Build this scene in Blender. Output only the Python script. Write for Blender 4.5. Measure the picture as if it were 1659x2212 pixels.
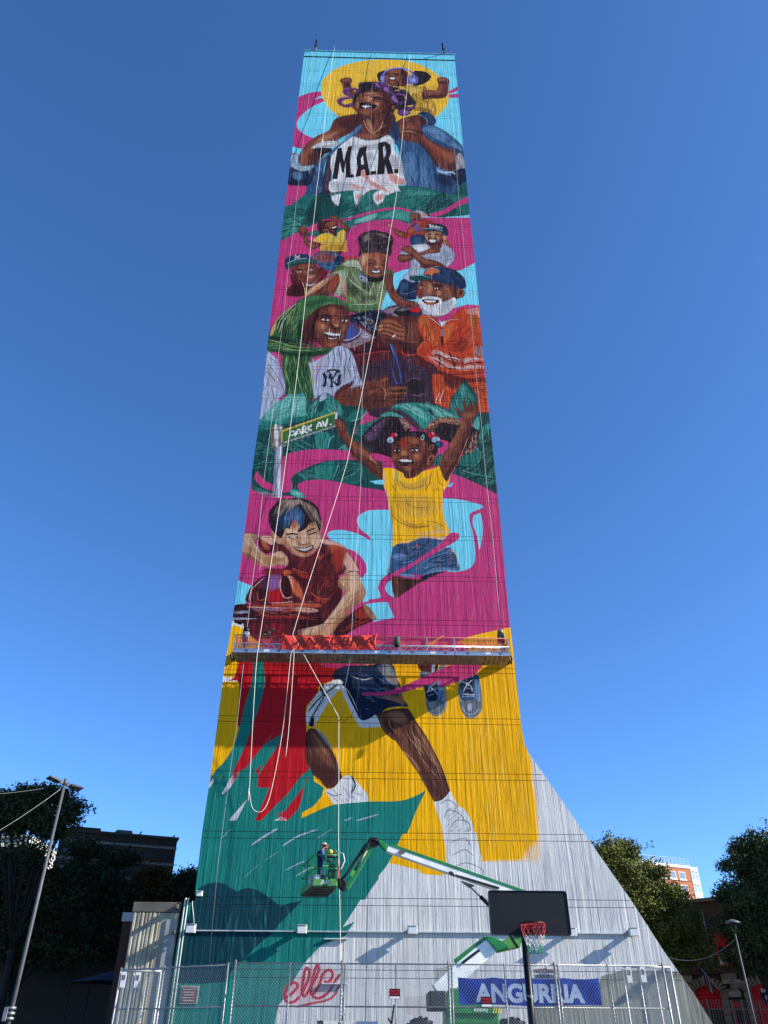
import bpy, bmesh, math, random
import numpy as np
from mathutils import Vector, Matrix
from mathutils.geometry import delaunay_2d_cdt

for o in list(bpy.data.objects):
    bpy.data.objects.remove(o, do_unlink=True)
S = bpy.context.scene
C = S.collection
rad = math.radians
random.seed(7)

# ------------------------------------------------------------------ camera
EYE = Vector((0.0, -38.5, 1.6))
FPX, IW, IH = 1660.0, 1659.0, 2212.0          # focal length in the pixels of a 1659 x 2212 picture
CAM_R = (Matrix.Rotation(rad(-1.2), 3, 'Z') @ Matrix.Rotation(rad(90 + 34.75), 3, 'X')
         @ Matrix.Rotation(0.005, 3, 'Z'))
cd = bpy.data.cameras.new('camera')
cam = bpy.data.objects.new('camera', cd)
C.objects.link(cam)
cd.sensor_fit = 'VERTICAL'
cd.sensor_height = 36.0
cd.lens = FPX / IH * 36.0
cd.clip_start = 0.1
cd.clip_end = 6000
cam.matrix_world = Matrix.Translation(EYE) @ CAM_R.to_4x4()
S.camera = cam

# ------------------------------------------------------------------ light
SUN = Vector((8.1, -1.95, 4.57)).normalized()   # towards the sun: low across the wall, from the right
world = bpy.data.worlds.new('World')
S.world = world
world.use_nodes = True
wn = world.node_tree.nodes
bg = wn['Background']
sky = wn.new('ShaderNodeTexSky')
sky.sky_type = 'NISHITA'
sky.sun_disc = False
sky.sun_elevation = math.asin(SUN.z)
sky.sun_rotation = math.atan2(SUN.x, SUN.y)
sky.altitude = 60
sky.air_density = 0.6
sky.dust_density = 0.3
sky.ozone_density = 6.0
hsv = wn.new('ShaderNodeHueSaturation')
hsv.inputs['Saturation'].default_value = 1.09
world.node_tree.links.new(sky.outputs['Color'], hsv.inputs['Color'])
world.node_tree.links.new(hsv.outputs['Color'], bg.inputs['Color'])
bg.inputs['Strength'].default_value = 0.15
ld = bpy.data.lights.new('sun', 'SUN')
ld.energy = 5.0
ld.angle = rad(0.5)
ld.color = (1.0, 0.94, 0.85)
sun = bpy.data.objects.new('sun', ld)
C.objects.link(sun)
sun.rotation_euler = SUN.to_track_quat('Z', 'Y').to_euler()
sun.location = (60, -40, 60)
S.view_settings.view_transform = 'Standard'
S.view_settings.look = 'None'
S.view_settings.gamma = 1.0
S.view_settings.use_curve_mapping = False
S.view_settings.exposure = 1.06
S.render.engine = 'CYCLES'

# ------------------------------------------------------------------ helpers
def at(u, v, Y=0.0):
    """point of the plane y = Y seen at (u, v) of the 1659-wide picture"""
    d = CAM_R @ Vector(((u - IW / 2) / FPX, -(v - IH / 2) / FPX, -1.0))
    return EYE + d * ((Y - EYE.y) / d.y)

REG = {}
def reg(n, x0, y0, x1):
    REG[n] = (x0, y0, (x1 - x0) / 1659.0)
reg('V', 0, 0, 2500); reg('A', 900, 100, 1600); reg('B', 880, 600, 1600); reg('C', 820, 1000, 1620)
reg('D', 740, 1500, 1660); reg('E', 650, 2100, 1750); reg('F', 500, 2700, 1700)
reg('a1', 1080, 200, 1480); reg('b1', 900, 690, 1260); reg('b2', 1140, 700, 1560); reg('c1', 860, 940, 1260)
reg('c2', 1180, 1000, 1600); reg('c3', 820, 1260, 1240); reg('c4', 1160, 1260, 1630); reg('d1', 750, 1600, 1230)
reg('d2', 1200, 1600, 1680); reg('e1', 680, 2000, 1230); reg('e2', 1180, 2000, 1730); reg('f1', 940, 2650, 1700)
reg('f2', 500, 2850, 1100); reg('g4', 1500, 2400, 2500); reg('l5', 0, 2450, 750); reg('a2', 920, 400, 1540)
reg('r1', 2150, 2850, 2512.2); reg('r2', 1900, 2650, 2500); reg('l2', 0, 2500, 640); reg('l3', 0, 2950, 420)
VS = 1659.0 / 2500.0
def rp(r, x, y, Y=0.0):
    x0, y0, s = REG[r]
    return at((x0 + x * s) * VS, (y0 + y * s) * VS, Y)

def lin(h):
    c = [int(h[i:i + 2], 16) / 255 for i in (0, 2, 4)]
    return tuple(x / 12.92 if x <= 0.04045 else ((x + 0.055) / 1.055) ** 2.4 for x in c)

MATS = {}
def mat(name, col, rough=0.7, metal=0.0, noise=0.12, scale=6.0, bump=0.0, bscale=30.0, spec=0.3, emit=None):
    """plain procedural material: colour broken up by noise, optional fine bump"""
    if name in MATS: return MATS[name]
    m = bpy.data.materials.new(name); m.use_nodes = True
    nt = m.node_tree; b = nt.nodes['Principled BSDF']
    b.inputs['Roughness'].default_value = rough
    b.inputs['Metallic'].default_value = metal
    b.inputs['Specular IOR Level'].default_value = spec
    c = lin(col) if isinstance(col, str) else col
    tc = nt.nodes.new('ShaderNodeTexCoord')
    n = nt.nodes.new('ShaderNodeTexNoise'); n.inputs['Scale'].default_value = scale; n.inputs['Detail'].default_value = 5
    nt.links.new(tc.outputs['Object'], n.inputs['Vector'])
    r = nt.nodes.new('ShaderNodeValToRGB')
    r.color_ramp.elements[0].position = 0.3; r.color_ramp.elements[1].position = 0.7
    r.color_ramp.elements[0].color = tuple(x * (1 - noise * 1.6) for x in c) + (1,)
    r.color_ramp.elements[1].color = tuple(min(1, x * (1 + noise)) for x in c) + (1,)
    nt.links.new(n.outputs['Fac'], r.inputs['Fac'])
    nt.links.new(r.outputs['Color'], b.inputs['Base Color'])
    if bump:
        n2 = nt.nodes.new('ShaderNodeTexNoise'); n2.inputs['Scale'].default_value = bscale; n2.inputs['Detail'].default_value = 4
        nt.links.new(tc.outputs['Object'], n2.inputs['Vector'])
        bp = nt.nodes.new('ShaderNodeBump'); bp.inputs['Strength'].default_value = bump; bp.inputs['Distance'].default_value = 0.02
        nt.links.new(n2.outputs['Fac'], bp.inputs['Height'])
        nt.links.new(bp.outputs['Normal'], b.inputs['Normal'])
    if emit:
        b.inputs['Emission Color'].default_value = lin(emit[0]) + (1,)
        b.inputs['Emission Strength'].default_value = emit[1]
    MATS[name] = m
    return m

class MB:
    """collects boxes, bars, tubes and faces, then links them as ONE mesh object"""
    def __init__(s): s.v = []; s.f = []
    def face(s, pts):
        i = len(s.v); s.v += [tuple(p) for p in pts]; s.f.append(tuple(range(i, i + len(pts)))); return s
    def hexa(s, p):
        i = len(s.v); s.v += [tuple(q) for q in p]
        for f in ((0, 3, 2, 1), (4, 5, 6, 7), (0, 1, 5, 4), (1, 2, 6, 5), (2, 3, 7, 6), (3, 0, 4, 7)):
            s.f.append(tuple(i + k for k in f))
        return s
    def box(s, c, d, rz=0.0):
        cx, cy, cz = c; dx, dy, dz = d[0] / 2, d[1] / 2, d[2] / 2
        co, si = math.cos(rz), math.sin(rz); P = []
        for z in (-dz, dz):
            for x, y in ((-dx, -dy), (dx, -dy), (dx, dy), (-dx, dy)):
                P.append((cx + x * co - y * si, cy + x * si + y * co, cz + z))
        return s.hexa(P)
    def bar(s, a, b, w, h, up=(0, 0, 1), w2=None, h2=None):
        """box section from a to b; w across, h along up"""
        a = Vector(a); b = Vector(b); d = (b - a).normalized(); u = Vector(up)
        if abs(d.dot(u)) > 0.98: u = Vector((0, 1, 0))
        x = d.cross(u).normalized(); u = x.cross(d).normalized()
        w2 = w if w2 is None else w2; h2 = h if h2 is None else h2
        P = []
        for p, ww, hh in ((a, w, h), (b, w2, h2)):
            for sx, sy in ((-1, -1), (1, -1), (1, 1), (-1, 1)):
                P.append(p + x * (sx * ww / 2) + u * (sy * hh / 2))
        return s.hexa(P)
    def tube(s, pts, r, n=8, r2=None, closed=False, caps=True):
        pts = [Vector(p) for p in pts]; i0 = len(s.v); L = len(pts)
        prev = None
        for k, p in enumerate(pts):
            if closed: t = (pts[(k + 1) % L] - pts[k - 1])
            else: t = pts[min(k + 1, L - 1)] - pts[max(k - 1, 0)]
            t = t.normalized() if t.length > 1e-9 else Vector((0, 0, 1))
            if prev is None:
                a = Vector((0, 0, 1)) if abs(t.z) < 0.9 else Vector((1, 0, 0))
                x = t.cross(a).normalized()
            else:
                x = (prev - t * prev.dot(t)).normalized()
            prev = x; y = t.cross(x)
            rr = r if r2 is None else r + (r2 - r) * k / max(1, L - 1)
            if isinstance(r, (list, tuple)): rr = r[k]
            for j in range(n):
                an = 2 * math.pi * j / n
                s.v.append(tuple(p + x * (rr * math.cos(an)) + y * (rr * math.sin(an))))
        for k in range(L if closed else L - 1):
            k2 = (k + 1) % L
            for j in range(n):
                j2 = (j + 1) % n
                s.f.append((i0 + k * n + j, i0 + k * n + j2, i0 + k2 * n + j2, i0 + k2 * n + j))
        if caps and not closed:
            s.f.append(tuple(i0 + j for j in range(n))[::-1])
            s.f.append(tuple(i0 + (L - 1) * n + j for j in range(n)))
        return s
    def prism(s, poly, a, b):
        """poly: list of points, extruded by vector from a to b offsets"""
        n = len(poly); i = len(s.v)
        s.v += [tuple(Vector(p) + Vector(a)) for p in poly] + [tuple(Vector(p) + Vector(b)) for p in poly]
        s.f.append(tuple(i + k for k in range(n))[::-1]); s.f.append(tuple(i + n + k for k in range(n)))
        for k in range(n):
            k2 = (k + 1) % n
            s.f.append((i + k, i + k2, i + n + k2, i + n + k))
        return s
    def ball(s, c, r, n=8, m=6, sc=(1, 1, 1)):
        i0 = len(s.v); c = Vector(c)
        for a in range(m + 1):
            th = math.pi * a / m
            for b in range(n):
                ph = 2 * math.pi * b / n
                s.v.append((c.x + r * sc[0] * math.sin(th) * math.cos(ph), c.y + r * sc[1] * math.sin(th) * math.sin(ph), c.z + r * sc[2] * math.cos(th)))
        for a in range(m):
            for b in range(n):
                b2 = (b + 1) % n
                s.f.append((i0 + a * n + b, i0 + (a + 1) * n + b, i0 + (a + 1) * n + b2, i0 + a * n + b2))
        return s
    def build(s, name, m, parent=None, smooth=False, bevel=0.0):
        me = bpy.data.meshes.new(name)
        me.from_pydata([tuple(v) for v in s.v], [], s.f)
        bm = bmesh.new(); bm.from_mesh(me)
        bmesh.ops.remove_doubles(bm, verts=bm.verts, dist=1e-5)
        bmesh.ops.recalc_face_normals(bm, faces=bm.faces)
        bm.to_mesh(me); bm.free()
        if isinstance(m, str): m = MATS[m]
        me.materials.append(m)
        if smooth:
            for p in me.polygons: p.use_smooth = True
        o = bpy.data.objects.new(name, me)
        C.objects.link(o)
        if parent is not None: o.parent = parent; o.matrix_parent_inverse = Matrix.Translation(-parent.location) if parent.type == 'EMPTY' and parent.rotation_euler[2] == 0 else Matrix.Identity(4)
        if bevel:
            b = o.modifiers.new('bevel', 'BEVEL'); b.width = bevel; b.segments = 2; b.limit_method = 'ANGLE'
        return o

def empty(name, loc, label=None, cat=None, group=None):
    o = bpy.data.objects.new(name, None); C.objects.link(o); o.location = loc
    o.empty_display_size = 0.3
    if label: tag(o, label, cat, group)
    return o
def tag(o, label=None, cat=None, group=None, kind=None):
    if label: o['label'] = label
    if cat: o['category'] = cat
    if group: o['group'] = group
    if kind: o['kind'] = kind
    return o
def text_mesh(name, body, m, parent, origin, xdir, ydir, width, height, bold=0.0, shear=0.0, lift=0.004):
    """flat lettering fitted to a width x height box at origin (lower left), along xdir / ydir"""
    cu = bpy.data.curves.new(name, 'FONT'); cu.body = body; cu.size = 1.0; cu.offset = bold; cu.shear = shear
    to = bpy.data.objects.new('tmp', cu); C.objects.link(to)
    bpy.context.view_layer.update()
    me = bpy.data.meshes.new_from_object(to.evaluated_get(bpy.context.evaluated_depsgraph_get()))
    bpy.data.objects.remove(to, do_unlink=True)
    xs = [v.co.x for v in me.vertices]; ys = [v.co.y for v in me.vertices]
    x0, y0 = min(xs), min(ys); sx = width / (max(xs) - x0); sy = height / (max(ys) - y0)
    xd = Vector(xdir).normalized(); yd = Vector(ydir).normalized(); nd = xd.cross(yd)
    o0 = Vector(origin)
    for v in me.vertices:
        v.co = o0 + xd * ((v.co.x - x0) * sx) + yd * ((v.co.y - y0) * sy) + nd * lift
    me.materials.clear(); me.materials.append(m)
    o = bpy.data.objects.new(name, me); C.objects.link(o)
    if parent is not None:
        o.parent = parent
        if parent.type == 'EMPTY': o.matrix_parent_inverse = Matrix.Translation(-parent.location)
    return o
PAL = """
mg B8356C cy 6FC6D6 ye E3B030 yl EEAC04 yo E0B84A ys DDA634 y3 8A5A22 y4 F0C860 bk 1E1719 h0 2A1A24 h1 4A3A50 h2 8E7468 h3 B89A86
s0 2A1214 s1 451F1E s2 74382A s3 A05A3C s4 CB8C66 s5 E2B48C s6 5E2C26 r2 A0301E rd C0202E
hp 7A76BE hl A7A4E0 hd 4A4690 gd C8A860 pu 6E3878 pd 4A2850 pl A76CAE pm 40283A wh D2CECA wd A6A0A4 wb B4B8CA lc 9FB2BE pk D98A7C
dn 34587F dk 1F3357 dl 6C94B8 dd 18233F db 101A30
g0 0E2A2C g1 164A46 g2 226E64 g3 4FA092 g4 8CCFBE g5 2C8A7C
hg 2E5E38 hh 8FA860 hk 182F20 hj 4E7A48 oh 74874C ol B4B89A od 39432A om 56643C
or CC4420 o2 E06E36 od2 8C2418 o3 B8331C ob 5A1A1A
pw 5A3A5A p2 8E6A80 tt 9C7C84 bl 3C56A0 wn 5A1A22 w2 7C2028 w3 A83228 w4 C85A40 w5 E2A890 w6 3A1018
k1 C99470 k2 A8704C k3 E3B795 k4 7C4A34 k5 5A3228
tl 17756A tk 0C3A44 gw D0CFCB gy 8F959E gg A8A99C gr C81E3A g9 6E7278 sg 2E6A30 nv 16243C re B4141E r3 8E1018 tq 0E6470 cn 8C8C80
"""
MURAL = """
@V
P mg 480,440 1120,440 1130,1440 470,1440
P cy 600,90 1020,90 1045,430 1040,470 600,470
@A
F ye 850,222 1000,232 1130,270 1230,330 1300,400 1335,480 1320,560 1280,620 1200,680 1000,760 800,780 600,740 480,660 400,590 355,510 345,430 365,370 430,310 540,260 690,228
F mg 340,467! 250,480 185,505 150,530! 90,880! 125,892 200,912! 245,865 292,832! 225,803 172,765 155,725 170,680 205,640 270,590 365,545! 352,520 285,532! 350,495!
P mg 95,935 145,945 100,978
P mg 1325,470 1400,430 1400,462 1330,488
P mg 1330,492 1405,486 1405,516 1328,518
P mg 40,1165 250,1190 210,1420 20,1420
@a1
F bk 612,170 660,138 740,130 740,280 660,290 622,240
F bk 1095,145 1180,128 1260,138 1312,172 1342,210 1305,258 1255,292 1180,322 1100,320
H bk 60 34 9 -20 1150,130 1330,150 1355,220 1300,280 1180,335 1240,220
H h1 40 40 5 -30 1120,160 1280,160 1290,240 1150,300
F ys 975,352 1050,328 1180,345 1290,362 1238,420 1222,470 1245,502 1310,500 1400,590 1385,740 1250,700 1100,640 1000,560
L y3 8 1190,400 1215,450 1180,520
L y3 7 1110,420 1180,500 1260,520 1290,580
L y3 9 1020,640 1120,620 1250,640 1340,680
F y3*.5 1060,640 1160,620 1300,640 1385,720 1250,690
L y3 6 990,350 1080,372 1160,360
F y4*.6 1050,350 1150,360 1160,420 1080,430
F s2 1220,440 1260,388 1340,385 1408,392 1440,345 1440,290 1420,250 1440,222 1500,212 1560,230 1590,265 1572,300 1560,360 1555,440 1520,485 1420,494 1330,492 1250,502
F s1*.7 1250,470 1340,460 1450,470 1530,430 1550,340 1565,300 1572,380 1550,450 1510,487 1400,494 1260,502
F s3*.6 1270,400 1400,405 1450,360 1462,290 1490,330 1480,400 1420,440 1290,430
F s1*.7 1440,280 1490,270 1560,275 1570,300 1500,310 1450,300
L s0 5 1460,225 1470,260 1462,285
L s0 5 1500,218 1508,262
L s0 5 1540,235 1545,272
F s3*.6 1435,235 1490,222 1540,235 1520,258 1450,262
L s0 5 1220,440 1250,502 1420,496 1520,487 1556,440 1572,300
F s2 112,255 150,230 210,216 265,235 273,275 250,312 268,380 200,410 155,375 150,312 125,282
F s3*.5 130,245 200,228 250,240 240,270 150,268
F s1*.6 160,300 240,300 260,380 220,400 200,340
L s0 5 210,220 215,255 205,285
L s0 5 170,235 178,270
F s2 725,170 762,122 850,98 950,105 1020,150 1040,230 1020,300 960,332 800,322 740,285 712,230
F s1*.8 930,120 1020,150 1040,240 1010,310 950,328 940,260 965,200
F s3*.6 780,130 880,112 930,140 880,165 790,165
F s1*.7 800,165 870,160 910,185 870,195 810,192
F s3*.7 795,180 850,175 860,205 800,205
F s1 768,212 820,202 866,218 870,245 820,255 775,245
F wh 785,220 825,214 856,224 845,240 800,240
F s3*.6 730,190 765,200 765,250 735,255
F s3*.6 870,205 925,200 920,255 880,262
F s3*.5 780,262 850,268 840,300 790,295
L hp 20 688,200 715,145 790,105 880,90 980,98 1060,130 1112,185
L hl 6 705,160 780,102 880,84 990,94 1070,130
F hp 652,212 690,185 718,200 706,290 668,284
F hp 1040,198 1110,188 1160,220 1166,270 1135,300 1060,302 1015,275 1012,228
F hd*.7 1015,225 1040,200 1045,300 1018,275
F hl 1050,240 1090,215 1130,240 1125,270 1080,285 1052,265
L hd 5 1070,215 1120,225 1140,265 1110,295
F hl*.7 660,215 685,198 690,240 670,260
F h0 268,465 330,400 385,345 400,298 470,285 600,290 760,330 880,365 1010,395 1065,470 1140,560 1105,640 1000,690 870,640 810,540 720,430 560,400 420,420 345,480 305,560 300,650 285,600 285,520
F s2 345,490 400,440 500,405 640,408 740,440 800,520 812,620 790,700 730,760 600,790 480,770 380,725 322,670 292,600 312,540
F s1*.8 650,420 760,450 812,540 805,690 720,765 600,780 640,720 720,640 690,520
F s1*.6 340,690 480,720 620,720 740,660 740,770 600,792 460,772
F s3*.6 390,465 500,420 630,425 640,455 540,470 430,505
F s3*.7 430,500 500,470 545,500 530,555 460,560 420,545
F s4*.5 470,490 505,480 515,530 480,545
F s3*.7 325,560 390,545 380,600 340,640 315,610
F s3*.7 560,545 640,530 660,580 620,640 570,640
F s4*.45 575,560 625,555 610,610 580,610
L h0 10 555,500 610,486 680,492
L h0 8 585,512 630,502 670,512
L h0 8 395,480 440,468 500,464
F wh 528,498 542,496 540,516 530,516
F s0 355,570 440,560 520,572 610,590 600,615 545,642 450,650 385,630
F wh 405,602 460,596 525,604 500,617 445,622
F s3*.6 390,665 470,660 530,675 500,715 420,712
F s4*.7 470,480 500,470 520,530 495,545
L s4 7 400,500 440,480 490,478
L s4 6 560,470 620,460 690,475
L s0 9 445,545 480,556 530,548
F s4*.6 330,570 370,560 362,600
F s4*.6 590,565 635,560 620,605
L w4 8 410,638 460,648 540,640
F s4*.4 440,425 560,415 600,430 500,445
L s0 6 640,640 680,600 690,560
L s0 6 300,600 350,575 420,555
F s1 790,590 850,580 870,620 840,680 800,690
F s3*.5 800,600 840,595 850,630 815,650
L gd 12 802,690 792,715 818,742 856,730 864,700 838,676
F pd 358,330 380,292 480,278 580,280 700,295 755,325 700,345 640,365 600,330 520,320 420,330 380,372
F h0 400,310 560,292 560,330 480,360 400,390
F pu 565,285 620,290 680,345 650,365 600,330
F pl*.7 580,290 610,295 650,350 630,350
F pu 640,300 740,292 760,325 690,335
F pu 142,410 165,375 240,355 330,365 388,395 330,440 270,478 180,455
F s2 235,425 280,375 345,388 335,422 270,465
P ye 300,384 328,390 312,420
L pl 6 150,420 175,375 260,356 360,372
F pu 72,540 95,500 160,478 280,480! 250,500 170,512 132,548 148,582 215,590 292,565! 290,605 200,618 110,592
L pl 6 80,560 90,510 160,484 250,484
L h0 10 170,590 220,580 300,545
F pu 690,362 740,335 850,345 922,370 926,412 880,442 790,438 720,405
F h0 740,365 830,360 900,380 880,420 800,415
F pl*.8 700,362 745,345 770,400 730,398
H pl 14 26 6 70 720,350 830,350 820,430 740,410
P yo 848,388 908,378 902,398 856,402
F pu 800,490 840,455 920,438 1000,460 1022,505 1000,548 920,566 840,548
F h0 850,480 920,458 985,478 1000,510 960,540 890,540
F pl*.9 808,490 850,462 870,500 890,545 840,538
L pl 6 805,500 840,460 920,442 1000,465 1018,510
P yo 985,480 1005,478 1005,500 980,498
L pu 22 1010,650 1090,620 1135,570
P yo 1020,600 1095,585 1085,612 1015,615
F pu 888,668 960,645 1040,668 1052,710 960,735 900,712
F pl*.6 960,655 1030,675 1030,705 970,700
@A
F s2 405,770 440,700 480,668 560,652 650,648 665,740 560,795 480,835 420,900 340,990 310,1040 205,1062 165,1015 180,955 240,868 320,808
F s1*.7 470,690 640,650 655,740 560,790 540,760 500,740
F s3*.5 330,810 420,770 500,770 430,830 330,880 240,960 210,940
F s4*.35 330,830 460,780 440,812 300,905
F s1*.7 300,920 400,900 330,1000 300,1040 240,1050 270,990
H s1 30 60 5 -35 260,900 420,790 500,800 330,980
F s3*.4 195,960 240,920 240,1010 200,1030
F wh 268,905 320,868 400,850 470,855 480,880 420,900 350,912
F wd*.6 300,905 380,880 460,875 400,905 330,915
L wd 5 300,890 380,862 450,865
F s0 290,910 400,908 430,920 390,945 320,940
F s2 660,660 900,640 905,760 870,800 790,838 700,845 640,832 590,808 650,770
F s1*.7 820,650 900,640 905,760 860,800 800,800 830,720
F s1*.6 655,670 760,665 740,700 670,720
F s4*.45 690,700 720,690 760,780 745,800
L s4 6 670,690 700,750 740,790 800,750 820,700
L s0 6 745,660 740,720 750,780
L s4 5 770,780 810,745 840,730
F s3*.5 640,800 740,800 820,800 740,838 660,835
F s2 930,700 1000,670 1100,650 1160,690 1150,740 1110,780 1020,790 940,770
F s1*.6 1080,650 1160,690 1150,740 1110,775 1100,700
F dk 1090,640 1150,628 1210,655 1230,700 1210,735 1160,740 1165,690
L dl 5 1100,645 1150,675 1165,710 1150,735
F dn 870,800 920,740 960,790 1000,830 1120,800 1110,740 1210,730 1330,800 1430,885 1445,960 1465,1060 1475,1180 1380,1300 1250,1300 1060,1230 990,1190 965,1010 930,890 880,850
F dk 905,690 945,730 940,800 930,850 880,800 900,760
F dk*.7 1250,870 1430,960 1445,1050 1360,1180 1280,1270 1240,1130 1200,980 1180,900
F dl*.6 1130,760 1220,745 1320,815 1270,850 1180,800
F dl*.5 1340,850 1400,880 1440,930 1370,900
F dl*.4 960,1000 1060,960 1080,1180 1000,1180
F dl*.35 1110,1050 1150,1040 1170,1230 1120,1220
H dl 50 70 5 80 960,980 1180,960 1260,1280 1000,1190
H dk 60 80 6 80 960,980 1200,960 1380,1280 1000,1190
H dl 40 60 5 30 1140,750 1300,790 1430,930 1250,850
H dk 30 60 6 35 1140,770 1320,800 1430,930 1300,900
L rd 4 1000,1020 1045,1022
F s2 945,720 1110,700 1120,780 1200,860 1300,900 1380,940 1398,1000 1380,1070 1300,1085 1250,1060 1200,980 1120,880 1010,850 945,820 950,770
F s3*.5 960,730 1040,715 1080,760 1020,800 960,790
F s3*.6 1130,820 1250,900 1350,950 1380,1010 1320,1000 1220,930
F s1*.7 1100,850 1200,950 1260,1060 1300,1085 1240,1050 1170,960
F s1*.5 1320,1030 1390,1010 1380,1070 1310,1080
F r2*.4 1150,850 1260,920 1300,1000 1240,960
L s0 6 950,770 1040,760 1120,790
L s0 5 950,795 1030,790 1090,815
L s4*.6 5 950,782 1020,775 1080,790
H s1 30 60 5 80 940,720 1110,710 1110,800 960,800
F dl 1230,1050 1270,1070 1340,1085 1440,1060 1460,1080 1380,1120 1290,1110 1240,1090
F wd 1390,960 1430,950 1460,1050 1395,1080
F dd 1360,1090 1460,1065 1475,1180 1440,1200 1380,1160 1350,1120
F dd*.7 1220,1110 1330,1120 1350,1190 1260,1180
L wh 6 1240,1075 1290,1095 1350,1090 1380,1110
F dn 650,728 655,765 570,830 460,930 390,990 360,1080 355,1300 205,1370 230,1230 260,1090 330,1010 430,925 520,850
F dl*.6 640,740 560,800 430,930 350,1010 330,1080 370,1010 480,900 600,800
F dk*.6 320,1100 360,1080 352,1290 300,1320
H dl 40 60 5 75 260,1090 360,1000 350,1290 230,1340
H dk 40 70 5 75 260,1090 360,1000 350,1290 220,1340
L dd 5 500,870 430,935 350,1020
F dd 100,1045 200,1075 295,1040 265,1180 180,1195 85,1185 85,1120
F dl*.4 130,1090 200,1100 190,1150 130,1140
F lc 112,965 165,950 168,1000 195,1045 290,1035 270,1065 200,1085 110,1045
F pm 385,1010 410,960 430,1010 420,1150 430,1280 360,1290 355,1200
F wh 480,900 560,835 600,815 680,845 780,840 860,805 905,850 905,900 935,960 960,1010 1000,1190! 930,1180 965,1245! 880,1290 800,1330 700,1330 600,1270 480,1260 410,1240 405,1170 440,1140 420,1070 420,980
F wd*.5 560,850 640,880 800,870 880,830 890,870 780,910 600,920
F wd*.6 640,960 730,940 760,990 650,1010
F wd*.7 890,960 960,1000 980,1110 920,1080 880,1010
F wd*.5 430,1170 560,1180 600,1230 460,1250
F pk*.8 620,1060 680,1080 720,1150 640,1110
F pk*.8 700,1150 800,1190 860,1240 780,1220
F pk*.8 860,1090 980,1150 990,1185 900,1170
F pk*.6 520,1020 560,1060 590,1110 540,1080
F pk*.6 560,1170 640,1200 700,1210 620,1220
H pk 60 60 6 40 560,1100 960,1100 980,1180 700,1280 500,1200
H wd 50 70 5 70 440,930 880,860 960,1180 440,1240
@a2
P bk 478,222 514,213 534,335 570,206 606,199 586,300 594,470 550,479 549,330 534,432 517,434 500,335 478,488 432,490 450,380
P bk 572,452 615,446 622,474 580,480
@A
P bk 640,905 700,885 690,940 715,1080 728,1112 690,1118 680,1070 655,1075 650,1122 608,1128 625,1060 615,985
P wh 652,985 668,960 676,1030 654,1034
P bk 722,1085 768,1080 770,1108 730,1112
P bk 785,865 840,855 880,880 885,940 868,985 890,1050 905,1102 860,1105 838,1030 832,1106 775,1110 785,1000
P wh 822,900 835,885 845,930 838,970 826,980
P bk 905,1068 940,1066 942,1100 910,1102
F g2 60,1350! 200,1360 260,1340 330,1290 430,1250 520,1240 580,1232 630,1240! 600,1270 600,1310 620,1345 640,1345 680,1260 740,1228 800,1228! 745,1270 750,1320 790,1340 830,1320 860,1270 930,1240 965,1245! 940,1200! 1100,1205 1250,1240 1350,1300! 1370,1250 1420,1190 1475,1160! 1500,1420! 40,1420!
F g1*.8 250,1420 280,1360 400,1290 490,1270 520,1330 600,1420
F g0*.7 300,1420 330,1350 420,1300 480,1330 480,1420
F wh 430,1290 490,1260 490,1300 470,1330 490,1360 440,1320
F g3*.6 620,1350 700,1290 760,1250 700,1350 640,1400
F g3*.5 1000,1240 1150,1240 1280,1290 1150,1330 1050,1300
F g1*.7 870,1290 960,1260 940,1400 820,1400
F g1*.7 1350,1310 1400,1220 1475,1180 1480,1270 1400,1330
H g3 60 90 5 15 620,1350 940,1260 1320,1300 1200,1400 700,1400
H g0 60 90 6 20 520,1250 940,1230 1330,1300 1300,1400 500,1400
H g3 40 90 5 8 60,1360 240,1370 240,1420 60,1420
@B
F g2 80,420! 105,165! 290,190 250,290 200,370!
F g2 250,80! 1500,80! 1480,230! 1360,240 1200,240 1130,210 1060,190 960,180 860,180 760,200 640,225 540,262 480,240 330,300 260,330 90,420! 100,200!
H g0 50 120 6 18 100,170 300,190 250,300 90,400
H g3 50 120 5 -15 110,250 270,230 250,330 100,400
L g3 7 140,260 200,290 260,330
F g0*.8 280,190 330,110 420,60 490,110 500,210 420,260 330,300 260,280
F g2 520,280 640,240 860,180 960,180 1060,200 1060,300! 960,268 850,262 740,275 620,310 560,320!
F g4*.6 640,270 760,225 800,225 770,262 660,290
F g3*.7 820,250 930,195 1040,220 1020,270 920,250
L g0 8 800,262 900,195
L g0 8 880,250 980,198
F g1 1130,210 1200,110 1300,60 1350,120 1400,200 1340,240 1220,245
H g3 40 90 5 -30 960,60 1250,60 1360,160 1200,240 1000,150
H g0 40 90 6 -30 960,60 1280,60 1360,160 1200,240 1000,150
F g1*.7 360,130 520,110 640,150 700,210 560,240 480,230 380,260
H g3 30 80 5 -20 520,100 700,80 760,180 560,230
F wh 460,90 530,70 520,110 510,160 470,130
F wh 625,55 640,45 690,50 680,90 660,155 640,140 630,100
F pk*.6 640,80 680,75 665,120 645,110
F wh 770,80 800,50 850,45 860,80 840,130 800,152 775,120
F pk*.7 790,90 845,70 840,110 800,125
F mg 90,425! 200,360 330,300 430,258 520,280 640,232 760,200 860,178 960,172 1050,192! 1055,212! 960,188 860,196 760,218 640,252 540,285 480,310 380,330 260,360 180,400!
F mg 1195,222! 1300,190 1400,130 1485,88! 1490,130 1400,170 1300,225 1200,250!
F g2 230,395 330,350 400,345 480,335 600,320 560,370 440,400 320,380
H g0 20 80 5 -10 240,390 420,350 580,330 420,400
@B
P cy 830,660 1050,620 1440,640 1540,585 1580,910 1480,900 1100,1000 830,940
F mg 860,670 920,672! 1010,640 1150,630 1300,640 1400,650 1450,632! 1540,580! 1540,500! 840,500!
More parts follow.
